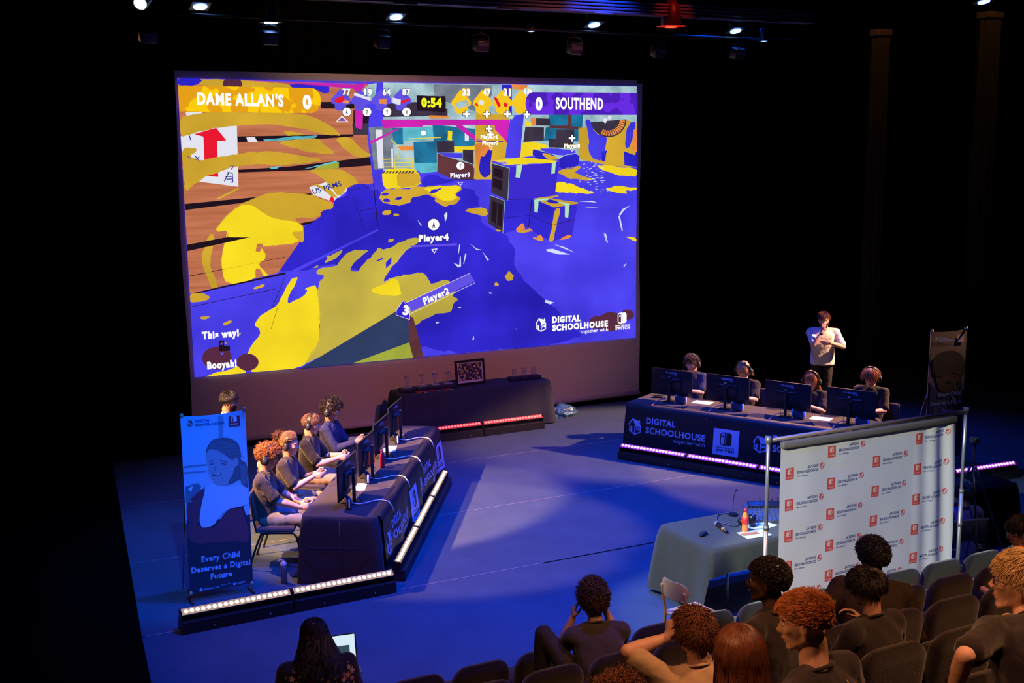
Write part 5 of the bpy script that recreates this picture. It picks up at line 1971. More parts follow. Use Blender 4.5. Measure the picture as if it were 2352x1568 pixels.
def headset(label, P, boom=1, k_=1.0):
    M = P['W'] @ P['M']
    s = P['s']
    loc, rot, _ = M.decompose()
    o = thing('headset', label, 'headphones', loc)
    o.rotation_mode = 'QUATERNION'
    o.rotation_quaternion = rot
    o.scale = (k_, k_, k_)
    bm = BM()
    R = []
    for i in range(21):
        a = radians(-8 + 196 * i / 20)
        x, z = 0.100 * cos(a), 0.005 + 0.128 * sin(a)
        R.append((V((x, -0.012, z)) * s, V((cos(a), 0, sin(a)))))
    rings = []
    for p, n in R:
        rings.append([bm.verts.new(p + n * 0.007 + V((0, 0.015, 0))), bm.verts.new(p + n * 0.007 + V((0, -0.015, 0))), bm.verts.new(p - n * 0.006 + V((0, -0.013, 0))), bm.verts.new(p - n * 0.006 + V((0, 0.013, 0)))])
    for a, b in zip(rings, rings[1:]):
        for k in range(4):
            bm.faces.new((a[k], a[(k + 1) % 4], b[(k + 1) % 4], b[k]))
    bm.faces.new(rings[0][::-1])
    bm.faces.new(rings[-1])
    obj('headband', bm, black_pl, o, 'auto')
    for k in (-1, 1):
        bm = BM()
        ell(bm, V((k * 0.101, -0.008, -0.008)) * s, (0.021 * s, 0.038 * s, 0.044 * s), None, 18, 12)
        c = obj('ear_cup', bm, black_pl, o)
        bm = BM()
        ell(bm, V((k * 0.118, -0.008, -0.008)) * s, (0.008 * s, 0.022 * s, 0.026 * s), None, 16, 8)
        obj('cup_plate', bm, mat('cup_grey', (0.11, 0.11, 0.12), rough=0.3, metal=0.5), c)
    if boom:
        bm = BM()
        tube(bm, spl([V((boom * 0.105, 0.01, -0.03)) * s, V((boom * 0.10, 0.06, -0.06)) * s, V((boom * 0.075, 0.115, -0.07)) * s], 5), 0.003, 6)
        ell(bm, V((boom * 0.073, 0.12, -0.07)) * s, 0.007, None, 8, 6)
        obj('microphone_boom', bm, black_pl2, o)
    return o


def controller(label, loc, yaw, tilt=0.5):
    o = thing('game_controller', label, 'game controller', loc, yaw)
    bm = BM()
    R = Matrix.Rotation(tilt, 3, 'X')
    box(bm, (0, 0, 0), (0.10, 0.055, 0.026), R, 0.01)
    for k in (-1, 1):
        cap(bm, R @ V((k * 0.048, 0.006, 0.0)), 0.021, R @ V((k * 0.058, -0.042, -0.004)), 0.014)
    sh_ = obj('shell', bm, black_pl, o)
    for x, y in ((-0.035, 0.012), (0.022, -0.010)):
        bm = BM()
        c = R @ V((x, y, 0.016))
        cyl(bm, c, c + R @ V((0, 0, 0.012)), 0.007, 10)
        obj('thumb_stick', bm, black_pl2, o)
    for i, (x, y) in enumerate(((0.040, 0.022), (0.050, 0.012), (0.030, 0.012), (0.040, 0.002))):
        bm = BM()
        c = R @ V((x, y, 0.014))
        cyl(bm, c, c + R @ V((0, 0, 0.004)), 0.004, 8)
        obj('button', bm, mat('pad_button', (0.3, 0.25, 0.3), rough=0.4), o)
    return o


def glasses(P, mt=None, parent=None):
    M, s = P['M'], P['s']
    bm = BM()
    for k in (-1, 1):
        pts = [M @ (V((k * 0.031 + 0.021 * cos(a), 0.098 - 0.25 * abs(k * 0.031 + 0.021 * cos(a)) ** 1.4, 0.008 + 0.017 * sin(a))) * s) for a in [i * 2 * pi / 16 for i in range(17)]]
        tube(bm, pts, 0.0018, 5, False)
        tube(bm, [M @ (V(q) * s) for q in ((k * 0.052, 0.092, 0.012), (k * 0.076, 0.06, 0.012), (k * 0.083, -0.01, 0.008))], 0.002, 5)
    tube(bm, [M @ (V(q) * s) for q in ((-0.010, 0.099, 0.012), (0, 0.102, 0.014), (0.010, 0.099, 0.012))], 0.0018, 5)
    return obj('glasses', bm, mt or black_pl, P['root'])


def beard(P, mt, seed=3):
    M, s = P['M'], P['s']
    rnd = random.Random(seed)
    verts, faces = [], []
    for i in range(700):
        a = rnd.uniform(-1, 1) * 1.75
        v = rnd.uniform(0, 1)
        y = 0.030 + 0.058 * cos(a) * (1 - 0.25 * v)
        x = 0.060 * sin(a) * (1 - 0.30 * v)
        z = -0.035 - 0.066 * v + 0.012 * (1 - abs(sin(a)))
        if abs(x) < 0.02 and z > -0.066 and z < -0.044:
            continue
        p = V((x, y + 0.004, z))
        d = V((x * 8, 0.5, -1.0)).normalized() * 0.018
        b = len(verts)
        for q, r in ((p, 0.003), (p + d, 0.0008)):
            for t in (0, 2.1, 4.2):
                verts.append(M @ ((q + V((cos(t) * r, sin(t) * r, 0))) * s))
        for k in range(3):
            faces.append([b + k, b + (k + 1) % 3, b + 3 + (k + 1) % 3, b + 3 + k])
    me = bpy.data.meshes.new('beard')
    me.from_pydata(verts, [], faces)
    return obj('beard', me, mt, P['root'])


def flat_on(P, name, F, mt, back=False, off=0.145, z0=0.30):
    """small print laid on the chest (or back) of a shirt, following its roundness"""
    sg = -1 if back else 1

    def mp(u, v, L):
        # roundness of the torso
        rr = 0.19
        f = off - (u * u) / (2 * rr)
        return P['at'](z0 + v, (u if not back else -u) * (1 if back else 1), 0) + P['F'] * sg * f
    return F.build(name, mp, mt, P['shirt'])

# ------------------------------------------------------------------ left team
def lpos(v, u, z=0.0):
    return LO + LD * v + LC * u + V((0, 0, z))


LSPEC = [
    dict(label='person with ginger curly hair, dark t-shirt and grey jeans, nearest of the left team', v=0.66, u=-0.50, dy=0.10, skin_='pale', top=('tee', 'charcoal'), bottom='jeans', hstyle='curly', hcol='ginger', head=(0.0, 0.42, 0), lean=-0.02, ht=0.66, hy=0.40, hs=1.03, s=1.06, headoff=(-0.02, 0.02, 0)),
    dict(label='person with fair hair tied in a messy bun, dark polo and khaki trousers, left team', v=1.36, u=-0.46, dy=0.0, skin_='pale', top=('tee', 'charcoal'), bottom='khaki', hstyle='short', hcol='blond', head=(-0.1, 0.12, 0), lean=0.05, ht=0.84, hy=0.36, hs=1.02, s=1.03, hair_kw=dict(len=0.07, rnd=0.12, thick=0.0024, lift=0.006, cap=1.05, flow=(0, -1, 0.1), ff=1.0, away=0.2)),
    dict(label='person with short light brown hair, black t-shirt, necklace and headset microphone, left team', v=2.36, u=-0.44, dy=0.0, skin_='pale', top=('tee', 'black'), bottom='khaki', hstyle='short', hcol='lightbrown', head=(-0.1, 0.14, 0), lean=0.03, ht=0.80, hy=0.40, hs=1.0, s=1.05),
    dict(label='person with dark curly hair and a navy long-sleeved top, farthest of the left team', v=3.15, u=-0.36, dy=-0.1, skin_='tan', top=('long', 'navy'), bottom='dark', hstyle='dense_curls', hcol='dark', head=(-0.15, 0.15, 0), lean=0.02, ht=0.82, hy=0.38, hs=1.05, s=1.06),
]
CTRL = ['game controller in the hands of the ginger player in jeans, left team', 'game controller held by the player with the messy bun', 'game controller held by the player with the necklace, left team', 'game controller held by the player in the navy top']
HSL = ['black headset on the ginger curly-haired player of the left team', 'black headset on the fair player with the messy bun', 'black headset on the player with the necklace', 'black headset on the dark curly-haired player in the navy top']
LP = []
for i, q in enumerate(LSPEC):
    q = dict(q)
    v, u, dy, ht, hy = q.pop('v'), q.pop('u'), q.pop('dy'), q.pop('ht'), q.pop('hy')
    yaw = LYAW + dy
    cz = ht
    hands = {k: (k * 0.085, hy - 0.075, cz - 0.005) for k in (-1, 1)}
    P = person(loc=lpos(v, u), yaw=yaw, hands=hands, curl=0.62, seed=11 + i, hn=2600, vox=0.009, hip_y=-0.08, hint={k: (k * 0.55, -0.35, -1) for k in (-1, 1)},
               handdir={k: (-k * 0.12, 1, 0.12) for k in (-1, 1)}, palm={k: (-k * 0.9, 0.1, -0.05) for k in (-1, 1)}, **q)
    LP.append(P)
    c = P['W'] @ V((0, hy + 0.0, cz + 0.01))
    controller(CTRL[i], c, yaw, 0.45)
    headset(HSL[i], P, boom=(1 if i == 2 else 0), k_=(1.17, 1.06, 1.06, 1.20)[i])
# messy bun of the second player
P = LP[1]
hair(P['root'], P['M'] @ Matrix.Translation(V((0, -0.135, 0.045))), dict(len=0.06, curl=0.012, thick=0.004, lift=0.01, rnd=1.4, cap=0.42, out=0.9, fringe=-1.2, nape=-1.2, side=-1.2, turns=1.5), HM['auburn'], 5, 420, 1.0, 'hair_bun')
# necklace of the third
P = LP[2]
bm = BM()
tube(bm, [P['at'](0.49 - 0.035 * (0.5 + 0.5 * sin(a)), cos(a) * 0.080, 0.0) + P['F'] * (0.088 * sin(a)) for a in [i * pi / 12 for i in range(25)]], 0.0025, 5)
obj('necklace', bm, chrome, P['root'])

# ------------------------------------------------------------------ right team
def rhead(u, v, across):
    """point on the vertical plane a given distance behind the table front"""
    p0 = RO + RC * across
    return onplane(u, v, p0, RC)


RSPEC = [
    dict(px=(1587, 834), label='person with short wavy brown hair and red shirt emblem, leftmost of the right team', top=('tee', 'navy'), hstyle='short', hcol='brown', across=1.28, hair_kw=dict(curl=0.005, lift=0.012, len=0.06, fringe=0.42), head=(0.0, 0.20, 0)),
    dict(px=(1706, 850), label='person with long straight fair hair bowing the head, second of the right team', top=('tee', 'black'), hstyle='long', hcol='blond', across=1.26, head=(0.05, 0.55, 0), hair_kw=dict(locks=60, locklen=0.22, lockr=0.007)),
    dict(px=(1862, 874), label='person with very long ginger hair and glasses, black shirt with a red emblem, right team', top=('tee', 'black'), hstyle='long', hcol='ginger', across=1.20, head=(0.1, 0.28, 0), hair_kw=dict(locks=90, locklen=0.40, lockr=0.008, lockspread=0.05, lockwave=0.012, locky=(-1.0, 0.0))),
    dict(px=(1999, 866), label='person with a ginger fringe and glasses, black t-shirt, rightmost of the right team', top=('tee', 'black'), hstyle='fringe', hcol='ginger', across=1.30, head=(0.1, 0.25, 0)),
]
EMB = [1, 0, 1, 0]
for i, q in enumerate(RSPEC):
    q = dict(q)
    px, ac = q.pop('px'), q.pop('across')
    hp = rhead(px[0], px[1], ac)
    # root so that the head centre lands at hp: head is ~0.70 above the hip
    yaw = RYAW
    hip = hp.z - 0.655
    s = 1.0
    if hip > 0.60:
        s = 1.0 + (hip - 0.60) * 0.8
        hip = hp.z - 0.655 * s
    loc = V((hp.x, hp.y, 0)) + V((RC.x, RC.y, 0)) * 0.10
    hands = {k: (k * 0.11, 0.40, 0.83) for k in (-1, 1)}
    if i == 1:
        hands = {1: (0.05, 0.46, 0.84), -1: (-0.16, 0.42, 0.83)}
    P = person(loc=loc, yaw=yaw, hip=hip, lean=0.07, hands=hands, curl=0.6, seed=31 + i, hn=1100, vox=0.010, s=s, hs=1.14, build=1.1, skin_='pale', hint={k: (k * 0.8, -0.3, -1) for k in (-1, 1)},
               palm={k: (-k * 0.5, 0.0, -0.7) for k in (-1, 1)}, **q)
    headset(['black headset on the leftmost player of the right team', 'black headset on the fair long-haired player bowing the head', 'black headset on the ginger long-haired player with glasses', 'black headset on the rightmost player of the right team'][i], P, boom=1, k_=1.08)
    controller(['game controller held by the leftmost player of the right team', 'game controller held by the fair long-haired player', 'game controller held by the ginger long-haired player', 'game controller held by the rightmost player of the right team'][i],
               P['W'] @ V((0, 0.47, 0.85)), yaw, 0.4)
    if i >= 2:
        glasses(P, mat('glasses_thin', (0.3, 0.2, 0.15), rough=0.3, metal=0.6))
    if EMB[i]:
        F = Flat()
        F.poly([(0, 0.08), (0.045, 0.0), (0, -0.09), (-0.045, 0.0)])
        flat_on(P, 'emblem', F, mat('emblem_red', (0.62, 0.02, 0.05), rough=0.6), off=0.150, z0=0.28)
        F = Flat()
        F.disc(0, 0.02, 0.016)
        F.disc(0, -0.03, 0.012)
        F.rect(-0.03, 0.10, -0.004, 0.125)
        F.rect(0.006, 0.10, 0.032, 0.125)
        flat_on(P, 'emblem_mark', F, mat('emblem_white', (0.7, 0.68, 0.7), rough=0.6), off=0.154, z0=0.28)

# ------------------------------------------------------------------ standing helpers
p = atz(1892, 726, 1.73)
sx = V((p.x, p.y, 0))
yaw = atan2(-p.y + 0.0, -p.x) - pi / 2 + 0.10
P = person('standing person in a white t-shirt, one hand at the chin, behind the right team', sx, yaw, hip=0.98, s=1.06, lean=0.0, legs='stand', skin_='pale', top=('tee', 'white'), bottom='dark', hstyle='short', hcol='auburn',
           hands={-1: (-0.10, 0.25, 1.30), 1: (0.03, 0.20, 1.49)}, hint={-1: (-1.0, 0.1, -0.8), 1: (0.6, 0.35, -1.2)}, head=(0.08, 0.22, 0.05), handdir={1: (-0.15, -0.02, 1), -1: (1, 0.05, 0.0)},
           palm={1: (-0.2, -1, 0.1), -1: (0.0, -1, 0.1)}, curl=0.35, vox=0.010, seed=51, build=1.16, hs=1.05)
beard(P, HM['auburn'])
F = Flat()
for q in ((-0.03, 0.02, 0.012), (0.0, 0.03, 0.010), (0.02, 0.005, 0.012), (-0.01, -0.015, 0.01), (0.03, -0.02, 0.008)):
    F.disc(*q)
F.line([(-0.03, 0.02), (0.02, 0.005), (-0.01, -0.015), (0.03, -0.02)], 0.006)
P['at0'] = P['at']
F2 = Flat()
F2.v = [(x - 0.085, y, L) for x, y, L in F.v]
F2.f = F.f
flat_on(P, 'shirt_logo', F2, black_pl2, off=0.190, z0=0.335)
bm = BM()
el, wr = P['arms'][1]
c = wr.lerp(el, 0.14)
d = (wr - el).normalized()
tube(bm, [c - d * 0.012, c + d * 0.012], [0.036, 0.035], 16)
obj('wristband', bm, black_pl2, P['root'])

p = atz(517, 908, 1.66)
P = person('standing person in a pale top with dark hair and glasses, behind the left pull-up banner', V((p.x, p.y, 0)), -pi / 2 - 0.55, hip=0.93, lean=0.03, legs='stand', skin_='tan', top=('tee', 'white'), bottom='dark', hstyle='short', hcol='black',
           head=(-0.05, 0.15, 0), seed=61, vox=0.010, hands={k: (k * 0.25, 0.08, 0.88) for k in (-1, 1)}, hn=2400, hair_kw=dict(len=0.045, lift=0.010, cap=1.08, thick=0.003, side=-0.1, nape=-0.5))
beard(P, HM['dark'])
glasses(P)

# ------------------------------------------------------------------ sound desk things
DT = 0.7525


def dpt(u, v, z=DT):
    return atz(u, v, z)


wood_m = mat('beech_veneer', (0.58, 0.35, 0.17), rough=0.45, noise_s=9, noise_amt=0.12)
# wooden chair
c = atz(1562, 1400, 0.42)
ch = thing('wooden_chair', 'light wooden chair with a curved plywood backrest beside the sound desk', 'chair', (6.20, 8.56, 0), -pi / 2 + 0.12)
bm = BM()
rings = []
n = 14
for i in range(n + 1):
    t = i / n
    a = -0.62 + 1.24 * t
    x, y = 0.30 * sin(a), -0.21 - 0.30 * (cos(a) - cos(0.62)) - 0.02
    hh = 0.085 * (1 - abs(2 * t - 1) ** 6 * 0.75)
    rings.append([bm.verts.new((x, y + dy, 0.73 + dz * hh + dy * 0)) for dy, dz in ((0.006, 1), (-0.006, 1), (-0.006, -1), (0.006, -1))])
for a, b in zip(rings, rings[1:]):
    for k in range(4):
        bm.faces.new((a[k], a[(k + 1) % 4], b[(k + 1) % 4], b[k]))
bm.faces.new(rings[0][::-1])
bm.faces.new(rings[-1])
obj('backrest', bm, wood_m, ch, 'auto')
bm = BM()
box(bm, (0, 0, 0.44), (0.40, 0.40, 0.018), bev=0.008)
obj('seat', bm, wood_m, ch, 'auto')
for s_ in (-1, 1):
    bm = BM()
    tube(bm, spl([(s_ * 0.15, -0.262, 0.74), (s_ * 0.16, -0.235, 0.60), (s_ * 0.17, -0.20, 0.44), (s_ * 0.185, -0.235, 0.0)], 5), [0.013] * 5 + [0.015] * 11, 8)
    obj('leg', bm, wood_m, ch)
    bm = BM()
    tube(bm, [(s_ * 0.165, 0.165, 0.43), (s_ * 0.185, 0.20, 0.0)], [0.016, 0.013], 8)
    obj('leg', bm, wood_m, ch)

# microphone
a_, b_ = dpt(1646, 1207), dpt(1670, 1226)
d = (b_ - a_)
L = d.length
mi = thing('microphone', 'handheld microphone with a silver mesh head lying on the sound desk', 'microphone', a_ + V((0, 0, 0.024)), atan2(d.y, d.x))
L = max(0.22, min(L, 0.27))
bm = BM()
ell(bm, (0.0, 0, 0.0), (0.029, 0.026, 0.026), None, 18, 12)
obj('mesh_head', bm, mat('mesh_silver', (0.55, 0.56, 0.55), rough=0.4, metal=0.6, bump=0.6, bump_s=400), mi)
bm = BM()
cyl(bm, (0.022, 0, 0), (L, 0, -0.006), 0.023, 16, 0.014)
obj('handle', bm, black_pl, mi)
bm = BM()
cyl(bm, (L * 0.62, 0, -0.004), (L * 0.74, 0, -0.0045), 0.0205, 16, 0.0195)
obj('colour_ring', bm, mat('ring_orange', (0.75, 0.33, 0.06), rough=0.5), mi)
# small black pouch / folded earphones
p = dpt(1616, 1228)
bm = BM()
ell(bm, (-0.03, 0, 0.012), (0.045, 0.03, 0.014), None, 14, 8)
ell(bm, (0.035, 0.015, 0.012), (0.035, 0.028, 0.014), None, 14, 8)
tube(bm, [(0.03 * cos(a) + 0.01, 0.045 * sin(a), 0.012) for a in [i * pi / 10 for i in range(21)]], 0.004, 6)
o = obj('sunglasses', bm, black_pl)
o.location = p
o.rotation_euler = (0, 0, 0.4)
tag(o, 'small black folded sunglasses lying on the left of the sound desk', 'glasses')
# drink bottle with red label
p = dpt(1711, 1221)
bt = thing('drink_bottle', 'orange drink bottle with a red cap and red label on the sound desk', 'bottle', p)
bm = BM()
lathe(bm, [(0.030, 0), (0.034, 0.008), (0.033, 0.05), (0.030, 0.07), (0.036, 0.10), (0.034, 0.15), (0.022, 0.195), (0.014, 0.215), (0.014, 0.225)], seg=24)
obj('bottle_body', bm, mat('orange_drink', (0.80, 0.24, 0.05), rough=0.12, emit=None), bt)
bm = BM()
lathe(bm, [(0.0345, 0.088), (0.0375, 0.10), (0.0365, 0.14), (0.033, 0.162)], seg=24)
obj('label_sleeve', bm, mat('label_red', (0.62, 0.03, 0.03), rough=0.4), bt)
bm = BM()
lathe(bm, [(0.018, 0.218), (0.018, 0.243), (0.015, 0.247)], seg=20)
obj('cap', bm, mat('label_red', (0, 0, 0)), bt)
# speckled cup
p = dpt(1728, 1209)
bm = BM()
lathe(bm, [(0.033, 0), (0.038, 0.06), (0.040, 0.125), (0.036, 0.126), (0.034, 0.02)], seg=20)
o = obj('travel_cup', bm, black_pl)
o.location = p
tag(o, 'black drinking cup behind the orange bottle', 'cup')
# papers and pen
for k, (u, v, rz_, lb) in enumerate(((1748, 1207, 0.2, 'white paper sheet on the sound desk behind the bottle'), (1738, 1228, -0.1, 'printed paper sheet with an orange corner on the sound desk, nearer the edge'))):
    p = dpt(u, v, 0.755 + 0.003 * k)
    p.y = max(p.y, 9.36)
    sh = sheet(lb, p, rz_)
    if k:
        F = Flat()
        F.rect(-0.14, -0.02, 0.06, 0.06)
        F.build('printed_patch', lambda u_, v_, L_: V((u_, v_, 0.0015)), mat('print_orange', (0.55, 0.22, 0.05), rough=0.6), sh)
# mixer
p = dpt(1728, 1168, 0.80)
mx_ = thing('mixing_desk', 'grey audio mixer covered in knobs, tilted on the sound desk', 'mixer', (8.02, 9.72, DT), -0.50)
R = Matrix.Rotation(radians(14), 3, 'X')
bm = BM()
box(bm, R @ V((0, 0, 0.05)), (0.56, 0.34, 0.05), R, 0.006)
obj('case', bm, mat('mixer_grey', (0.05, 0.06, 0.075), rough=0.45), mx_, 'auto')
bm = BM()
box(bm, R @ V((0.0, 0.13, 0.085)), (0.46, 0.10, 0.035), R, 0.006)
obj('connector_hood', bm, black_pl, mx_, 'auto')
random.seed(4)
knm = None
for i in range(12):
    for j in range(6):
        c_ = R @ V((-0.25 + 0.0455 * i, -0.145 + 0.040 * j, 0.082))
        if knm is None:
            bm = BM()
            cyl(bm, (0, 0, -0.006), (0, 0, 0.009), 0.0065, 8, 0.005)
            k_ = obj('knob', bm, mat('knob_pale', (0.14, 0.15, 0.18), rough=0.4), mx_)
            knm = k_.data
        else:
            k_ = bpy.data.objects.new('knob', knm)
            COL.objects.link(k_)
            k_.parent = mx_
        k_.location = c_
        k_.rotation_euler = (radians(14), 0, 0)
for i in range(8):
    bm = BM()
    x = -0.22 + 0.063 * i
    tube(bm, bez((x, 0.15, 0.12), (x, 0.16, 0.17 + 0.03 * (i % 3)), (x + 0.03, 0.26, 0.14), (x + 0.01 * i, 0.28, 0.012), 10), 0.0035, 6)
    obj('audio_lead', bm, black_pl, mx_)
# desk microphone on a gooseneck and headphones
p = dpt(1678, 1176)
g = thing('gooseneck_microphone', 'thin black gooseneck microphone rising beside the headphones', 'microphone', (7.72, 9.98, DT))
bm = BM()
cyl(bm, (0, 0, 0), (0, 0, 0.02), 0.05, 20)
obj('base', bm, black_pl, g, 'auto')
bm = BM()
tube(bm, bez((0, 0, 0.02), (-0.01, 0, 0.12), (0.0, 0, 0.22), (0.02, -0.02, 0.28), 12), 0.004, 6)
obj('stem', bm, black_pl2, g)
bm = BM()
ell(bm, (0.022, -0.022, 0.285), (0.014, 0.014, 0.014), None, 12, 8)
obj('capsule', bm, black_pl2, g)
hp_ = thing('headphones', 'black headphones lying on the sound desk before the mixer', 'headphones', (7.66, 9.70, DT), 0.3)
for s_ in (-1, 1):
    bm = BM()
    ell(bm, (s_ * 0.07, 0, 0.035), (0.026, 0.042, 0.035), None, 16, 10)
    obj('ear_cup', bm, black_pl, hp_)
bm = BM()
tube(bm, [(0.082 * cos(a), -0.11 * sin(a), 0.03 + 0.02 * sin(a)) for a in [i * pi / 14 for i in range(15)]], 0.009, 8)
obj('headband', bm, black_pl, hp_)
q = [dpt(u, v, DT + 0.008) for u, v in ((1700, 1203), (1688, 1207), (1668, 1203), (1648, 1196), (1645, 1180), (1648, 1170), (1660, 1167), (1672, 1172))]
q = [V((min(max(a.x, 6.92), 8.5), min(max(a.y, 9.3), 10.05), a.z)) for a in q]
bm = BM()
tube(bm, spl(q, 6), 0.006, 8)
tag(obj('headphone_cable', bm, mat('cable_grey', (0.10, 0.10, 0.12), rough=0.3)), 'looping grey cable on the sound desk to the left of the headphones', 'cable')

# ------------------------------------------------------------------ white backdrop on poles, printed side towards the stage
BY = 8.4
bd = thing('media_backdrop', 'white backdrop on two poles, printed with red and blue logos showing mirrored', 'backdrop', (8.15, BY, 0))
bcm = bpy.data.materials.new('backdrop_fabric')
bcm.use_nodes = True
nt = bcm.node_tree
out = nt.nodes['Material Output']
df = nt.nodes['Principled BSDF']
df.inputs['Base Color'].default_value = (0.66, 0.66, 0.62, 1)
df.inputs['Roughness'].default_value = 0.9
df.inputs['Specular IOR Level'].default_value = 0.1
tr = nt.nodes.new('ShaderNodeBsdfTranslucent')
tr.inputs['Color'].default_value = (0.85, 0.86, 0.80, 1)
mix = nt.nodes.new('ShaderNodeMixShader')
mix.inputs[0].default_value = 0.15
nt.links.new(df.outputs[0], mix.inputs[1])
nt.links.new(tr.outputs[0], mix.inputs[2])
nt.links.new(mix.outputs[0], out.inputs['Surface'])


def bfy(x, z):
    """sag and folds of the cloth; x measured from the middle"""
    r = max(0.0, (x - 0.55) / 0.55)
    return 0.012 * sin(x * 3.1 + 0.5) * (2.0 - z) + 0.022 * r * sin(x * 26 + z * 1.5) + 0.008 * noise.noise(V((x * 3, z * 1.5, 0)))


bx0, bx1, bz0, bz1 = 7.03 - 8.15, 9.25 - 8.15, 0.10, 1.985
bm = BM()
nx, nz = 260, 40
g = []
for j in range(nz + 1):
    z = bz0 + (bz1 - bz0) * j / nz
    g.append([bm.verts.new((bx0 + (bx1 - bx0) * i / nx, bfy(bx0 + (bx1 - bx0) * i / nx, z), z)) for i in range(nx + 1)])
for a, b in zip(g, g[1:]):
    for i in range(nx):
        bm.faces.new((a[i], a[i + 1], b[i + 1], b[i]))
bcloth = obj('printed_cloth', bm, bcm, bd)
bm = BM()
box(bm, ((bx0 + bx1) / 2, 0.0, 1.965), (bx1 - bx0, 0.065, 0.075), bev=0.02)
obj('pole_sleeve', bm, mat('sleeve_grey', (0.12, 0.105, 0.10), rough=0.8), bd)
alu = mat('aluminium_tube', (0.60, 0.60, 0.60), rough=0.3, metal=0.75)
bm = BM()
cyl(bm, (6.88 - 8.15, 0, 2.03), (9.38 - 8.15, 0, 2.03), 0.020, 12)
obj('crossbar', bm, mat('bronze_tube', (0.34, 0.24, 0.19), rough=0.35, metal=0.6), bd)
for x in (6.88 - 8.15, 9.38 - 8.15):
    bm = BM()
    cyl(bm, (x, 0, 0.03), (x, 0, 1.2), 0.021, 14)
    cyl(bm, (x, 0, 1.2), (x, 0, 2.06), 0.017, 14)
    po_ = obj('pole', bm, alu, bd)
    bm = BM()
    for z in (0.85, 1.2):
        cyl(bm, (x, 0, z - 0.02), (x, 0, z + 0.02), 0.026, 14)
    cyl(bm, (x, 0, 2.0), (x, 0, 2.07), 0.03, 14)
    obj('collar', bm, mat('pole_collar', (0.25, 0.24, 0.22), rough=0.4, metal=0.5), po_)
    bm = BM()
    box(bm, (x, 0, 0.015), (0.10, 0.42, 0.03), bev=0.006)
    obj('foot', bm, black_steel, bd, False)
F_red, F_blue, F_wh = Flat(), Flat(), Flat()
ROWS = {7.14: (1.68, 1.38, 1.08, 0.78, 0.48), 7.64: (1.83, 1.52, 1.22, 0.91, 0.61, 0.31), 8.21: (1.66, 1.36, 1.06, 0.76, 0.46), 8.76: (1.82, 1.51, 1.20, 0.89, 0.59, 0.29)}
for x, zs in ROWS.items():
    for z in zs:
        X0 = x - 8.15
        h = 0.055
        for i_ in range(16):
            F_red.rect(X0 - 0.048 + 0.006 * i_, z - h, X0 - 0.042 + 0.006 * i_, z + h, 0)
        cf = Flat()
        console_icon(cf, -0.0245, -0.008, 0.050, 1)
        b_ = len(F_wh.v)
        F_wh.v += [(X0 - a, z + c_, 1) for a, c_, _ in cf.v]
        F_wh.f += [tuple(b_ + i for i in f) for f in cf.f]
        for s_, w_, dx, dz, hh, st in (('DIGITAL', 0.128, 0.215 + 0.118, 0.030, 0.026, F_blue), ('SCHOOLHOUSE', 0.250, 0.333, -0.010, 0.026, F_blue), ('together with', 0.125, 0.333 - 0.125, -0.042, 0.018, F_blue), ('SWITCH', 0.066, 0.033, -0.042, 0.011, F_wh)):
            tf = Flat()
            tf.text(s_, 0, 0, hh, w_, 1, 0.03 if s_ != 'together with' else 0.0)
            b_ = len(st.v)
            st.v += [(X0 + dx - a, z + dz + c_, 1) for a, c_, _ in tf.v]
            st.f += [tuple(b_ + i for i in f) for f in tf.f]
        hf = Flat()
        house_icon(hf, 0, 0, 0.062, 1)
        b_ = len(F_red.v)
        F_red.v += [(X0 + 0.41 - a, z + 0.0 + c_, 1) for a, c_, _ in hf.v]
        F_red.f += [tuple(b_ + i for i in f) for f in hf.f]
bmap = lambda u, v, L: V((u, bfy(u, v) - 0.0008 - 0.0006 * L, v))


def translucent(name, c):
    m = bpy.data.materials.new(name)
    m.use_nodes = True
    nt = m.node_tree
    d_ = nt.nodes['Principled BSDF']
    d_.inputs['Base Color'].default_value = (*c, 1)
    d_.inputs['Roughness'].default_value = 0.9
    t_ = nt.nodes.new('ShaderNodeBsdfTranslucent')
    t_.inputs['Color'].default_value = (*c, 1)
    x_ = nt.nodes.new('ShaderNodeMixShader')
    x_.inputs[0].default_value = 0.05
    nt.links.new(d_.outputs[0], x_.inputs[1])
    nt.links.new(t_.outputs[0], x_.inputs[2])
    nt.links.new(x_.outputs[0], nt.nodes['Material Output'].inputs['Surface'])
    return m


F_red.build('red_logo_print', bmap, translucent('print_red', (0.60, 0.07, 0.08)), bcloth)
F_blue.build('blue_letter_print', bmap, translucent('print_blue', (0.05, 0.08, 0.22)), bcloth)
F_wh.build('pale_logo_print', bmap, translucent('print_pale', (0.70, 0.55, 0.56)), bcloth)


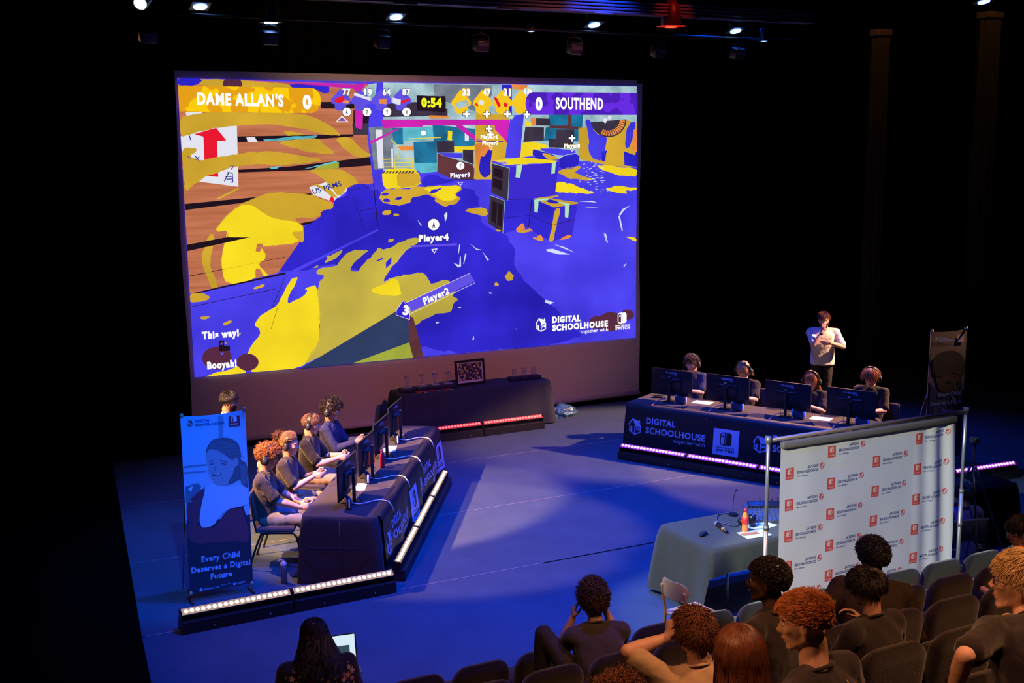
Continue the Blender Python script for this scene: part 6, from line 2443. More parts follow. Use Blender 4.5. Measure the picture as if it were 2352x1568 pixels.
# ------------------------------------------------------------------ pull-up banners
def pullup(name_lb, a, b, H, base=0.05):
    a, b = V((a[0], a[1], 0)), V((b[0], b[1], 0))
    d = b - a
    L = d.length
    o = thing('pull_up_banner', name_lb, 'banner', a, atan2(d.y, d.x))
    bm = BM()
    nx, nz = 40, 60
    g = []
    for j in range(nz + 1):
        z = base + (H - base) * j / nz
        g.append([bm.verts.new((L * i / nx, 0.0012 * sin(z * 3) * sin(pi * i / nx), z - (0.018 * sin(pi * i / nx) if j == nz else 0))) for i in range(nx + 1)])
    for p, q in zip(g, g[1:]):
        for i in range(nx):
            bm.faces.new((p[i], p[i + 1], q[i + 1], q[i]))
    for s_ in (0.012, L - 0.012):
        b2 = BM()
        for z in (base, H + 0.01):
            ell(b2, (s_, -0.008, z), (0.020, 0.014, 0.024), None, 12, 8)
        obj('clip', b2, mat('clip_copper', (0.55, 0.33, 0.22), rough=0.35, metal=0.4), o)
    for s_ in (0.012, L - 0.012):
        b2 = BM()
        tube(b2, [(s_, 0.03, 0.02), (s_, 0.03, H + 0.01)], 0.006, 8)
        obj('pole', b2, chrome, o)
        b2 = BM()
        tube(b2, [(s_, 0.03, H * 0.55), (s_, 0.42, 0.012)], 0.007, 8)
        obj('rear_strut', b2, chrome, o)
        b2 = BM()
        box(b2, (s_, 0.04, 0.012), (0.03, 0.22, 0.022), bev=0.004)
        obj('foot', b2, black_steel, o, False)
    return o, bm, L, H, base


mp3 = lambda u, v, L: V((u, 0.0012 * sin(v * 3) * sin(pi * min(max(u / 0.67, 0), 1)) - 0.0025 - 0.0004 * L, v))
o, bm, L, H, base = pullup('tall pull-up banner with a laughing child printed on it, left of the left team', (2.36, 12.16), (3.03, 12.16), 2.0, 0.10)
cl_ = obj('banner_print', bm, mat('banner_sky', (0.36, 0.46, 0.60), rough=0.6), o)
S = lambda *q: [(q[i] / 1169 * 410 + 390, q[i + 1] / 1568 * 550 + 870) for i in range(0, len(q), 2)]
_pl0 = V((2.36, 12.16, 0))


def bp(*q):
    r = []
    for (u, v) in S(*q):
        P_ = onplane(u, v, _pl0, (0, 1, 0))
        r.append((min(max(P_.x - 2.36, 0.0), L), min(max(P_.z, base), H - 0.02)))
    return r


BK = {}


def bpoly(key, pts, lay):
    if key in ('hairp', 'skin_print', 'shirt', 'maroon', 'object', 'skinshade', 'lipp') and len(pts) > 4:
        pts = chaikin(pts, 2)
    BK.setdefault(key, Flat()).poly(pts, lay)


bpoly('dark', [(0, base), (L, base), (L, 0.86), (0.42, 0.86), (0, 0.86)], 1)
bpoly('grey', bp(315, 240, 350, 240, 350, 380, 320, 380), 1)
bpoly('line', bp(90, 570, 240, 555, 240, 565, 90, 582), 1)
bpoly('line', bp(90, 610, 240, 598, 240, 606, 90, 620), 1)
bpoly('dark', bp(108, 930, 230, 700, 205, 990, 290, 960, 390, 850, 480, 830, 510, 930, 530, 1060, 480, 1110, 130, 1120), 2)
bpoly('maroon', bp(108, 820, 130, 770, 240, 700, 205, 800, 190, 960, 110, 930), 3)
bpoly('maroon', bp(110, 930, 190, 960, 300, 985, 360, 860, 470, 835, 490, 900, 520, 1000, 520, 1060, 400, 1090, 120, 1080), 3)
bpoly('shirt', bp(235, 700, 290, 680, 340, 705, 470, 690, 515, 720, 510, 820, 480, 830, 380, 850, 320, 900, 290, 960, 205, 980, 190, 900), 4)
bpoly('skin_print', bp(292, 640, 380, 610, 400, 690, 340, 702, 288, 690), 5)
# hair, face
bpoly('hairp', bp(232, 500, 240, 450, 270, 400, 330, 382, 400, 385, 450, 420, 468, 490, 460, 530, 500, 545, 512, 600, 505, 660, 515, 715, 480, 700, 460, 650, 400, 690, 375, 680, 420, 620, 400, 540, 330, 470, 260, 460), 6)
bpoly('skin_print', bp(238, 480, 262, 455, 320, 468, 380, 510, 420, 540, 425, 590, 400, 640, 375, 672, 320, 680, 285, 668, 258, 620, 244, 560), 7)
bpoly('skin_print', bp(412, 520, 445, 515, 452, 550, 430, 580, 410, 570), 8)
bpoly('hairp', bp(262, 555, 285, 550, 288, 556, 264, 562), 9)
bpoly('hairp', bp(335, 548, 370, 556, 368, 562, 333, 555), 9)
bpoly('hairp', bp(255, 535, 285, 530, 285, 536, 256, 542), 9)
bpoly('hairp', bp(330, 530, 378, 540, 376, 546, 330, 537), 9)
bpoly('lipp', bp(275, 618, 300, 622, 340, 608, 330, 628, 300, 638, 282, 632), 9)
bpoly('white', bp(282, 620, 300, 624, 332, 613, 325, 624, 300, 632), 10)
bpoly('skinshade', bp(292, 560, 300, 595, 285, 600, 290, 590), 9)
for i in range(14):
    a = 0.05 * i
    x = 262 + 12 * i
    bpoly('hairl', bp(x, 400 + abs(i - 6) * 3, x + 3, 400 + abs(i - 6) * 3, x + 20 + 4 * i, 480 + i * 3, x + 17 + 4 * i, 480 + i * 3), 8)
for i in range(6):
    bpoly('hairl', bp(462 + 7 * i, 560, 465 + 7 * i, 560, 470 + 6 * i, 690, 467 + 6 * i, 690), 8)
bpoly('object', wob(bp(100, 705, 180, 680, 205, 700, 185, 740, 130, 790, 150, 805, 105, 810), 0.006, 0.02), 8)
bpoly('white', bp(120, 715, 150, 700, 140, 740), 9)
bpoly('red', bp(383, 245, 456, 237, 460, 305, 387, 312), 10)
LBM = {'dark': (0.020, 0.018, 0.040), 'grey': (0.20, 0.26, 0.36), 'line': (0.16, 0.22, 0.32), 'maroon': (0.16, 0.028, 0.060), 'shirt': (0.42, 0.52, 0.66), 'skin_print': (0.30, 0.30, 0.36), 'skinshade': (0.16, 0.16, 0.22),
       'hairp': (0.10, 0.10, 0.13), 'hairl': (0.20, 0.21, 0.27), 'lipp': (0.06, 0.03, 0.05), 'white': (0.55, 0.6, 0.7), 'object': (0.12, 0.15, 0.22), 'red': (0.34, 0.02, 0.05), 'navy_ink': (0.02, 0.04, 0.16)}


def merge_flat(name, D_, mp_, colors, parent, pre):
    keys = list(D_)
    me = bpy.data.meshes.new(name)
    vs, fs, mi_ = [], [], []
    for k in keys:
        b_ = len(vs)
        vs += [mp_(*p) for p in D_[k].v]
        fs += [tuple(b_ + i for i in f) for f in D_[k].f]
        mi_ += [keys.index(k)] * len(D_[k].f)
    me.from_pydata(vs, [], fs)
    o_ = obj(name, me, mat(pre + keys[0], colors[keys[0]], rough=0.6), parent, False)
    for k in keys[1:]:
        me.materials.append(mat(pre + k, colors[k], rough=0.6))
    me.polygons.foreach_set('material_index', mi_)
    return o_


merge_flat('portrait_print', BK, mp3, LBM, cl_, 'banner_')
WK = {}


def btext(key, s, q, hpx, lay=12, bold=0.03):
    (x0, z0), (x1, z1) = bp(*q)
    WK.setdefault(key, Flat()).text(s, x0, z0, hpx, sqrt((x1 - x0) ** 2 + (z1 - z0) ** 2), lay, bold, rot=atan2(z1 - z0, x1 - x0))


btext('pale', 'Every Child', (207, 1197, 457, 1160), 0.062)
btext('pale', 'Deserves a Digital', (141, 1270, 526, 1212), 0.062)
btext('pale', 'Future', (268, 1310, 408, 1287), 0.062)
btext('pale', 'Electronic Arts', (222, 1382, 325, 1362), 0.020, bold=0.02)
btext('pale', 'CLASSVR', (435, 1342, 493, 1330), 0.020, bold=0.02)
btext('pale', 'ANDREWS ANDREWS', (338, 1350, 398, 1340), 0.012, bold=0.0)
btext('navy_ink', 'DIGITAL', (165, 283, 260, 274), 0.026)
btext('navy_ink', 'SCHOOLHOUSE', (167, 309, 356, 292), 0.026)
(x0, z0), = bp(112, 312)
house_icon(WK.setdefault('red2', Flat()), x0, z0, 0.065, 12)
(x0, z0), = bp(204, 1380)
WK['pale'].disc(x0, z0, 0.018, None, 12)
(x0, z0), = bp(422, 1340)
WK['pale'].disc(x0, z0, 0.013, None, 12)
(x0, z0), = bp(402, 282)
console_icon(WK.setdefault('white', Flat()), x0, z0, 0.060, 12)
WK['white'].text('SWITCH', x0 - 0.012, z0 - 0.030, 0.014, 0.075, 12, 0.04)
WKC = {'pale': (0.34, 0.44, 0.72), 'navy_ink': (0.02, 0.04, 0.16), 'red2': (0.45, 0.04, 0.06), 'white': (0.62, 0.65, 0.75)}
merge_flat('lettering', WK, mp3, WKC, cl_, 'bannertext_')

o, bm, L, H, base = pullup('tall dark pull-up banner with a close-up face, behind the white backdrop at right', (13.13, 12.46), (13.80, 12.42), 2.0, 0.08)
cl_ = obj('banner_print', bm, mat('banner_greybrown', (0.10, 0.085, 0.085), rough=0.65), o)
BK2 = {}
T2 = lambda *q: [(1700 + q[i] / 2352 * 652, 690 + q[i + 1] / 1515 * 420) for i in range(0, len(q), 2)]
_n2 = V((0.04, 0.67, 0)).normalized()


def bp2(*q):
    r = []
    for (u, v) in T2(*q):
        P_ = onplane(u, v, V((13.13, 12.46, 0)), _n2)
        r.append((min(max((P_ - V((13.13, 12.46, 0))).dot(V((0.67, -0.04, 0)).normalized()), 0.0), L), min(max(P_.z, base), H - 0.02)))
    return r


def b2poly(key, pts, lay):
    if key in ('black', 'face', 'handp', 'handp2') and len(pts) > 4:
        pts = chaikin(pts, 2)
    BK2.setdefault(key, Flat()).poly(pts, lay)


b2poly('navy', bp2(1580, 700, 1640, 760, 1860, 740, 1860, 1100, 1575, 1100) + [(L, base), (0, base)], 1)
b2poly('navy2', bp2(1585, 640, 1610, 690, 1615, 740, 1585, 700), 2)
b2poly('navy2', bp2(1830, 680, 1860, 660, 1860, 740, 1820, 760), 2)
b2poly('black', bp2(1600, 540, 1590, 490, 1620, 450, 1700, 415, 1780, 415, 1840, 450, 1865, 520, 1860, 600, 1830, 640, 1800, 600, 1700, 610, 1640, 640, 1600, 600), 3)
b2poly('face', bp2(1620, 610, 1700, 600, 1800, 595, 1835, 630, 1830, 700, 1780, 770, 1730, 790, 1660, 750, 1625, 680), 2)
b2poly('black', bp2(1700, 665, 1745, 660, 1745, 680, 1705, 685), 4)
b2poly('black', bp2(1790, 675, 1825, 668, 1822, 688, 1795, 692), 4)
b2poly('light', bp2(1768, 670, 1778, 670, 1785, 740, 1770, 735), 4)
b2poly('handp', bp2(1590, 900, 1620, 850, 1670, 815, 1725, 830, 1720, 870, 1660, 920, 1600, 950), 4)
b2poly('handp2', bp2(1730, 880, 1780, 850, 1850, 850, 1860, 900, 1850, 940, 1740, 940), 4)
b2poly('pale2', bp2(1750, 800, 1760, 780, 1790, 830, 1780, 850), 5)
for i in range(5):
    b2poly('navy2', bp2(1600 + 22 * i, 850 - 4 * i, 1612 + 22 * i, 846 - 4 * i, 1625 + 18 * i, 900, 1614 + 18 * i, 905), 5)
b2poly('square', bp2(1797, 280, 1853, 272, 1853, 340, 1797, 347), 5)
merge_flat('portrait_print', BK2, mp3, {'navy': (0.012, 0.018, 0.06), 'navy2': (0.05, 0.07, 0.16), 'black': (0.006, 0.006, 0.012), 'face': (0.030, 0.018, 0.022), 'light': (0.07, 0.05, 0.06), 'handp': (0.05, 0.05, 0.10), 'handp2': (0.06, 0.02, 0.045),
                                            'pale2': (0.14, 0.16, 0.24), 'square': (0.30, 0.27, 0.34)}, cl_, 'banner2_')
F = Flat()
(x0, z0), (x1, z1) = bp2(1645, 322, 1715, 314)
F.text('DIGITAL', x0, z0, 0.030, x1 - x0, 8, 0.03)
(x0, z0), (x1, z1) = bp2(1645, 342, 1782, 334)
F.text('SCHOOLHOUSE', x0, z0, 0.030, x1 - x0, 8, 0.03)
(x0, z0), = bp2(1610, 340)
house_icon(F, x0, z0, 0.07, 8)
F.text('Every Child', L - 0.48, 1.02, 0.06, 0.42, 8, 0.03)
F.text('Deserves a Digital', L - 0.62, 0.90, 0.055, 0.58, 8, 0.03)
F.text('Future', L - 0.40, 0.78, 0.055, 0.2, 8, 0.03)
F.build('lettering', mp3, mat('banner2_text', (0.16, 0.30, 0.80), rough=0.6), cl_)

# ------------------------------------------------------------------ tripod behind the backdrop's right pole
tp = V((10.15, 8.95, 0))
tr_ = thing('camera_tripod', 'slim black camera tripod standing just beyond the backdrop pole at right', 'tripod', tp)
for a in (-0.35, 1.9, 4.1):
    bm = BM()
    e = V((cos(a) * 0.50, sin(a) * 0.50, 0.012))
    top_ = V((cos(a) * 0.03, sin(a) * 0.03, 1.22))
    tube(bm, [top_, top_.lerp(e, 0.45)], 0.013, 8)
    tube(bm, [top_.lerp(e, 0.42), top_.lerp(e, 0.75)], 0.010, 8)
    tube(bm, [top_.lerp(e, 0.72), e], 0.007, 8)
    obj('leg', bm, mat('tripod_black', (0.03, 0.03, 0.035), rough=0.35, metal=0.5), tr_)
bm = BM()
tube(bm, [(0, 0, 0.75), (0, 0, 1.50)], 0.013, 8)
obj('centre_column', bm, black_steel, tr_)
bm = BM()
box(bm, (0, 0, 1.52), (0.07, 0.09, 0.06), bev=0.01)
tube(bm, [(0, 0, 1.50), (0.02, -0.20, 1.42)], 0.006, 6)
obj('pan_head', bm, black_steel, tr_, False)

# ------------------------------------------------------------------ lighting rig
def bar(label, a, b, r, mt, cat='rigging bar'):
    bm = BM()
    cyl(bm, (0, 0, 0), V(b) - V(a), r, 10)
    o = obj('rigging_bar', bm, mt)
    o.location = a
    tag(o, label, cat)
    return o


rig = mat('rig_dark', (0.030, 0.026, 0.028), rough=0.45, metal=0.4)
bar('thin black rigging bar above the screen carrying the blue stage lamps', (1.9, 15.0, 6.30), (13.5, 15.0, 6.28), 0.018, rig)
bm = BM()
for i, z in enumerate((0.0, 0.045, 0.09, 0.135)):
    box(bm, (0, 0, z), (8.4, 0.16 - 0.01 * i, 0.028), bev=0.004)
box(bm, (0, 0.05, 0.07), (8.4, 0.03, 0.18))
for x in (-3.6, -2.2, -0.8, 0.6, 2.0, 3.4):
    box(bm, (x, -0.07, -0.022), (0.30, 0.03, 0.016))
o = obj('rigging_beam', bm, mat('beam_mauve', (0.17, 0.13, 0.17), rough=0.5))
o.location = (7.85, 14.0, 6.44)
tag(o, 'long ribbed grey beam hanging across the very top of the view', 'beam')
blue_l = mat('lamp_blue', (0.2, 0.4, 1), emit=(0.10, 0.30, 1.0), estr=14.0)
blue_core = mat('lamp_core', (0.6, 0.8, 1), emit=(0.55, 0.80, 1.0), estr=9.0)


def par(label, loc, tilt, lens_, on=True, s=1.0, barz=6.29):
    o = thing('stage_lamp', label, 'stage lamp', loc)
    R = Matrix.Rotation(tilt, 3, 'X')
    bm = BM()
    cyl(bm, R @ V((0, 0, 0.02)) * s, R @ V((0, 0, 0.26)) * s, 0.085 * s, 18)
    obj('lamp_can', bm, rig, o, 'auto')
    bm = BM()
    box(bm, R @ V((0, 0, 0.012)) * s, (0.23 * s, 0.23 * s, 0.012), R)
    obj('gel_frame', bm, mat('gel_frame', (0.16, 0.13, 0.10), rough=0.4, metal=0.3), o, False)
    if on:
        bm = BM()
        cyl(bm, R @ V((0, 0, 0.004)) * s, R @ V((0, 0, -0.004)) * s, 0.082 * s, 20)
        l_ = obj('lens', bm, lens_, o, False)
        bm = BM()
        cyl(bm, R @ V((0, 0, -0.004)) * s, R @ V((0, 0, -0.007)) * s, 0.045 * s, 16)
        obj('bright_core', bm, blue_core, l_, False)
    bm = BM()
    tube(bm, [V((-0.11, 0, 0.12)) * s, V((-0.11, 0, 0.30)) * s, V((0.11, 0, 0.30)) * s, V((0.11, 0, 0.12)) * s], 0.008, 6)
    obj('yoke', bm, rig, o)
    return o


BN = ['leftmost of the bright blue ones', 'above the left half of the screen', 'above the right part of the screen', 'to the right of the screen']
for i, (u, v, y) in enumerate(((460, 16, 15.0), (910, 40, 15.0), (1365, 58, 15.0), (1690, 72, 15.0))):
    p = aty(u, v, y)
    par('glowing blue stage lamp at the ceiling, %s' % BN[i], p, -0.32, blue_l)
p = aty(2260, 5, 12.5)
par('glowing blue stage lamp in the top right corner', p, -0.25, blue_l)
p = aty(622, 53, 15.0)
par('stage lamp glowing faintly blue above the left of the screen', p, 0.02, blue_l)
p = aty(1220, 72, 15.0)
par('tiny dim blue stage lamp above the middle of the screen', p, 0.0, blue_l, True, 0.45)
p = aty(1755, 94, 15.0)
par('dim stage lamp with a sliver of blue, far right of the row', p, 0.0, blue_l, True, 0.6)
# white lit lamp
p = aty(322, 8, 14.0)
o = thing('stage_lamp', 'white lit stage lamp at the top edge, far left', 'stage lamp', p)
bm = BM()
_n = ((CAM_O - p).normalized() + V((-0.35, 0.1, -0.5))).normalized()
R = (-_n).to_track_quat('Z', 'Y').to_matrix()
cyl(bm, R @ V((0, 0, 0)), R @ V((0, 0, 0.22)), 0.085, 18)
obj('lamp_can', bm, mat('lamp_can_pale', (0.25, 0.27, 0.25), rough=0.4), o, 'auto')
bm = BM()
cyl(bm, R @ V((0, 0, -0.003)), R @ V((0, 0, 0.0)), 0.07, 18)
obj('lens', bm, mat('lamp_white', (1, 1, 1), emit=(0.75, 0.95, 0.8), estr=5), o, False)
# dark lamps hanging
DN = ['far left, above the screen corner', 'under the faintly glowing lamp', 'above the screen, left of the middle', 'above the middle of the screen', 'above the right half of the screen', 'above the screen\'s right corner', 'right of the screen']
for i, (u, v) in enumerate(((340, 92), (620, 96), (878, 104), (1105, 112), (1320, 119), (1512, 126), (1695, 131))):
    p = aty(u, v, 15.0)
    o = thing('stage_lamp', 'unlit dark stage lamp hanging %s' % DN[i], 'stage lamp', p)
    bm = BM()
    box(bm, (0, 0, 0.05), (0.19, 0.16, 0.16), Matrix.Rotation(0.3, 3, 'X'), 0.02)
    obj('lamp_housing', bm, mat('lamp_housing', (0.05, 0.04, 0.045), rough=0.35, metal=0.3), o, 'auto')
    bm = BM()
    box(bm, (0, -0.085, 0.045), (0.15, 0.012, 0.045), Matrix.Rotation(0.3, 3, 'X'))
    obj('front_glass', bm, mat('lamp_glass', (0.10, 0.09, 0.14), rough=0.1), o, False)
    bm = BM()
    tube(bm, spl([(-0.11, 0, 0.05), (-0.11, 0, 0.17), (0, 0, 0.20), (0.11, 0, 0.17), (0.11, 0, 0.05)], 4), 0.007, 6)
    tube(bm, [(0, 0, 0.20), (0, 0, 6.29 - p.z)], 0.010, 6)
    obj('yoke', bm, rig, o)
# red moving head
p = aty(1541, 36, 14.0)
o = thing('stage_lamp', 'stage lamp glowing deep red hanging from the beam', 'stage lamp', p)
bm = BM()
lathe(bm, [(0.13, -0.14), (0.14, -0.10), (0.13, 0.05), (0.10, 0.16), (0.07, 0.2)], seg=22)
obj('lamp_can', bm, mat('lamp_red_can', (0.09, 0.012, 0.018), rough=0.4), o)
bm = BM()
box(bm, (0, 0, -0.145), (0.30, 0.26, 0.010))
obj('gel_frame', bm, mat('gel_red', (0.5, 0.02, 0.01), rough=0.3, emit=(1.0, 0.03, 0.01), estr=0.35), o, False)
bm = BM()
cyl(bm, (0, 0, -0.150), (0, 0, -0.156), 0.08, 18)
obj('lens', bm, mat('lamp_red', (1, 0.1, 0.05), emit=(1.0, 0.05, 0.02), estr=4.5), o, False)
spot('red_lamp_glow', tuple(p + V((0.0, -0.5, 0.35))), tuple(p), 6, (1, 0.05, 0.03), 70, 0.5, 0.03)
# bundled drape legs at the right
for k, (u, v, y, lb, r) in enumerate(((2024, 68, 17.6, 'narrow bundled brown-black drape hanging at the right, nearer the screen', 0.16), (2275, 28, 17.6, 'narrow bundled brown-black drape hanging at the far right', 0.20))):
    p = aty(u, v, y)
    o = thing('bundled_drape', lb, 'curtain', (p.x, y, 0))
    bm = BM()
    N = 60
    lo, hi = [], []
    for i in range(N):
        a = 2 * pi * i / N
        rr = r * (1 + 0.16 * sin(a * 9))
        lo.append(bm.verts.new((cos(a) * rr * 1.1, sin(a) * rr * 1.1, 0.0)))
        hi.append(bm.verts.new((cos(a) * rr, sin(a) * rr, p.z - 0.16)))
    for i in range(N):
        bm.faces.new((lo[i], lo[(i + 1) % N], hi[(i + 1) % N], hi[i]))
    bm.faces.new(hi)
    bm.faces.new(lo[::-1])
    obj('drape', bm, mat('drape_brown', (0.030, 0.020, 0.012), rough=0.95), o)
    bm = BM()
    box(bm, (0, 0, p.z - 0.06), (r * 2.1, r * 1.6, 0.12), bev=0.01)
    obj('top_sleeve', bm, mat('sleeve_brown', (0.16, 0.10, 0.045), rough=0.8), o, False)
    spot('drape_downlight', (p.x - 0.9, y - 1.0, p.z + 1.3), (p.x, y, p.z - 0.8), 28, (1.0, 0.48, 0.12), 60, 0.9, 0.05)
spot('drape_glow_warm', (6.2, 16.0, 7.4), (6.6, 19.6, 6.6), 120, (1.0, 0.55, 0.15), 75, 1.0, 0.1)

# ------------------------------------------------------------------ hall seats
seat_m = mat('theatre_seat_fabric', (0.011, 0.007, 0.009), rough=0.95, bump=0.35, bump_s=170, spec=0.1, sheen=0.3)
seat_pl = mat('seat_shell', (0.012, 0.010, 0.012), rough=0.5)


def theatre_seat(label, loc):
    """faces local +Y"""
    o = thing('theatre_seat', label, 'theatre seat', loc)
    bm = BM()
    rings = []
    for t in (0, 0.3, 0.6, 0.8, 0.84, 0.88, 0.91, 0.94, 0.96, 0.975, 0.987, 0.995, 1.0):
        z = 0.28 + 0.57 * t
        y = -0.02 - 0.10 * t
        hw = 0.245 - 0.015 * t
        th = 0.055
        e = max(0.0, (t - 0.80) / 0.20)
        hw2 = hw - 0.10 * (1 - sqrt(max(0, 1 - e * e)))
        th2 = th * (1 - 0.65 * e * e)
        ring = []
        for k in range(28):
            a = 2 * pi * k / 28
            ca, sa = cos(a), sin(a)
            x = hw2 * abs(ca) ** 0.28 * (1 if ca > 0 else -1)
            yy = th2 * abs(sa) ** 0.6 * (1 if sa > 0 else -1)
            ring.append(bm.verts.new((x, y + yy, z)))
        rings.append(ring)
    for a, b in zip(rings, rings[1:]):
        for k in range(28):
            bm.faces.new((a[k], a[(k + 1) % 28], b[(k + 1) % 28], b[k]))
    bm.faces.new(rings[0][::-1])
    bm.faces.new(rings[-1])
    obj('backrest', bm, seat_m, o)
    bm = BM()
    box(bm, (0, 0.26, 0.42), (0.46, 0.46, 0.11), bev=0.03)
    obj('seat_cushion', bm, seat_m, o)
    for s_ in (-1, 1):
        bm = BM()
        box(bm, (s_ * 0.255, 0.12, 0.60), (0.045, 0.34, 0.035), bev=0.012)
        box(bm, (s_ * 0.255, 0.10, 0.30), (0.03, 0.10, 0.58), bev=0.006)
        obj('armrest', bm, seat_pl, o, 'auto')
    return o


ORD = ['first', 'second', 'third', 'fourth', 'fifth', 'sixth', 'seventh', 'eighth', 'ninth', 'tenth', 'eleventh', 'twelfth', 'thirteenth', 'fourteenth', 'fifteenth', 'sixteenth']
ROWN = ['front row', 'second row', 'third row', 'fourth row', 'fifth row', 'sixth row']
first = None
for k in range(6):
    x0 = 2.56 if k != 1 else 2.61
    n = 0
    for i in range(-3, 20):
        x = x0 + 0.53 * i
        loc = V((x, ROWY(k) + 0.03, ROWZ(k)))
        u, v, _ = proj(loc + V((-0.0, -0.1, 0.85)))
        if u < 560 or u > 2400 or v > 1590 or x > 10.2 or x < 2.0:
            continue
        if k == 5:
            loc.z += 0.2
        lb = 'dark upholstered theatre seat, %s from the left in the %s' % (ORD[n], ROWN[k])
        n += 1
        if first is None:
            first = theatre_seat(lb, loc)
        else:
            dup(first, loc, 0, lb)

# ------------------------------------------------------------------ spectators


def aud(label, px, k, dy=0.22, **kw):
    """seat a person in row k with the head centre seen at px"""
    y = ROWY(k) + dy
    h = aty(px[0], px[1], y)
    s = kw.pop('s', 1.0)
    lean = kw.pop('lean', 0.12)
    hip = ROWZ(k) + 0.54
    yaw = kw.pop('yaw', -0.35)
    neck = kw.pop('neck_f', 0.035)
    # head offset from the hip for this lean
    side_ = kw.get('side', 0.0)
    Uv = V((sin(side_), sin(lean), cos(lean) * cos(side_))).normalized()
    off = Uv * (0.570 * s) + V((0, neck * s, 0.078 * s))
    ow = Matrix.Rotation(yaw, 3, 'Z') @ off
    need = h.z - (hip + off.z)
    loc = V((h.x - ow.x, h.y - ow.y, ROWZ(k)))
    return person(label, loc, yaw, hip=0.54 + need, lean=lean, s=s, neck_f=neck, vox=kw.pop('vox', 0.011), nohands=kw.pop('nohands', True), hands=kw.pop('hands', {q: (q * 0.16, 0.28, 0.72 + need) for q in (-1, 1)}), **kw)


YV = -0.25
# person working on a laptop in the front row
P = aud('person with long dark curly hair and a dark floral top, laptop before them, front row', (722, 1462), 0, dy=0.20, lean=0.16, yaw=-0.10, skin_='tan', top=('long', 'black'), hstyle='long', hcol='dark', hn=2600, seed=71, head=(0.0, 0.35, 0), build=1.25,
        hair_kw=dict(curl=0.006, rnd=0.4, lift=0.008, locks=620, locklen=0.34, lockr=0.0036, lockspread=0.10, lockwave=0.030, locky=(-1.0, 0.1), vol=(1.06, 1.05, 1.02)))
fl_m = [mat('print_flower_orange', (0.42, 0.20, 0.07), rough=0.8), mat('print_flower_ochre', (0.36, 0.22, 0.06), rough=0.8), mat('print_flower_pink', (0.32, 0.13, 0.12), rough=0.8), mat('print_stem', (0.22, 0.17, 0.09), rough=0.8)]
rnd = random.Random(8)
Fs = [Flat(), Flat(), Flat(), Flat()]
pts = []
tries = 0
while len(pts) < 64 and tries < 4000:
    tries += 1
    x, z = rnd.uniform(-0.25, 0.25), rnd.uniform(0.20, 0.47)
    if all((x - a) ** 2 + (z - b) ** 2 > 0.033 ** 2 for a, b in pts):
        pts.append((x, z))
        r = rnd.uniform(0.008, 0.019)
        F = Fs[len(pts) % 3]
        F.poly([(x + r * (1 + 0.35 * cos(5 * a)) * cos(a), z + r * (1 + 0.35 * cos(5 * a)) * sin(a)) for a in [i * pi / 10 for i in range(20)]])
        Fs[3].line([(x, z), (x + rnd.uniform(-0.03, 0.03), z + rnd.uniform(-0.03, 0.03))], 0.0025, 0)


def backmap(Pq, lim=0.50):
    def mp_(u, z, L):
        # outer surface of the back: widths and depths of the shirt by height
        H_ = [(-0.09, 0.172, 0.132), (0.02, 0.172, 0.13), (0.14, 0.16, 0.122), (0.30, 0.178, 0.126), (0.40, 0.18, 0.112), (0.465, 0.14, 0.085), (0.52, 0.10, 0.04)]
        for (a, w0, d0), (b, w1, d1) in zip(H_, H_[1:]):
            if z <= b:
                t = max(0, (z - a) / (b - a))
                w_, d_ = w0 + (w1 - w0) * t, d0 + (d1 - d0) * t
                break
        w_, d_ = (w_ + 0.05) * Pq['b'], d_ * Pq['b'] + 0.006
        q = min(1, abs(u) / w_)
        dep = (d_ + 0.012) * (1 - q ** 2.4) ** (1 / 2.4)
        return Pq['at'](z, u, 0) - Pq['F'] * (dep + 0.012)
    return mp_


for F, m_ in zip(Fs, fl_m):
    F.build('floral_print', backmap(P), m_, P['shirt'])
bm = BM()
q = P['M'] @ V((-0.012, -0.098, 0.095))
box(bm, q, (0.035, 0.012, 0.02), bev=0.004)
obj('hair_clip', bm, mat('clip_bronze', (0.35, 0.17, 0.06), rough=0.4, metal=0.5), P['root'])
p = aty(787, 1517, 8.55)
lt = thing('laptop', 'open laptop with a bright white page on its screen, front row', 'laptop', (p.x - 0.06, 8.50, 0.70), -0.15)
bm = BM()
box(bm, (0, -0.10, 0.0), (0.32, 0.22, 0.014), bev=0.004)
obj('keyboard_base', bm, mat('laptop_grey', (0.20, 0.20, 0.21), rough=0.4, metal=0.5), lt, False)
Rl = Matrix.Rotation(radians(-14), 3, 'X')
bm = BM()
box(bm, Rl @ V((0, 0, 0.115)) + V((0, 0.012, 0.0)), (0.32, 0.008, 0.215), Rl)
obj('lid', bm, black_pl, lt, False)
bm = BM()
box(bm, Rl @ V((0, -0.006, 0.117)) + V((0, 0.012, 0)), (0.30, 0.002, 0.195), Rl)
ld = obj('display', bm, mat('laptop_display', (0.5, 0.6, 0.6), emit=(0.62, 0.80, 0.78), estr=1.0), lt, False)
bm = BM()
box(bm, Rl @ V((0.06, -0.008, 0.10)) + V((0, 0.012, 0)), (0.09, 0.001, 0.07), Rl)
obj('window_on_display', bm, mat('display_dark', (0.05, 0.08, 0.09), emit=(0.03, 0.07, 0.08), estr=1.0), ld, False)

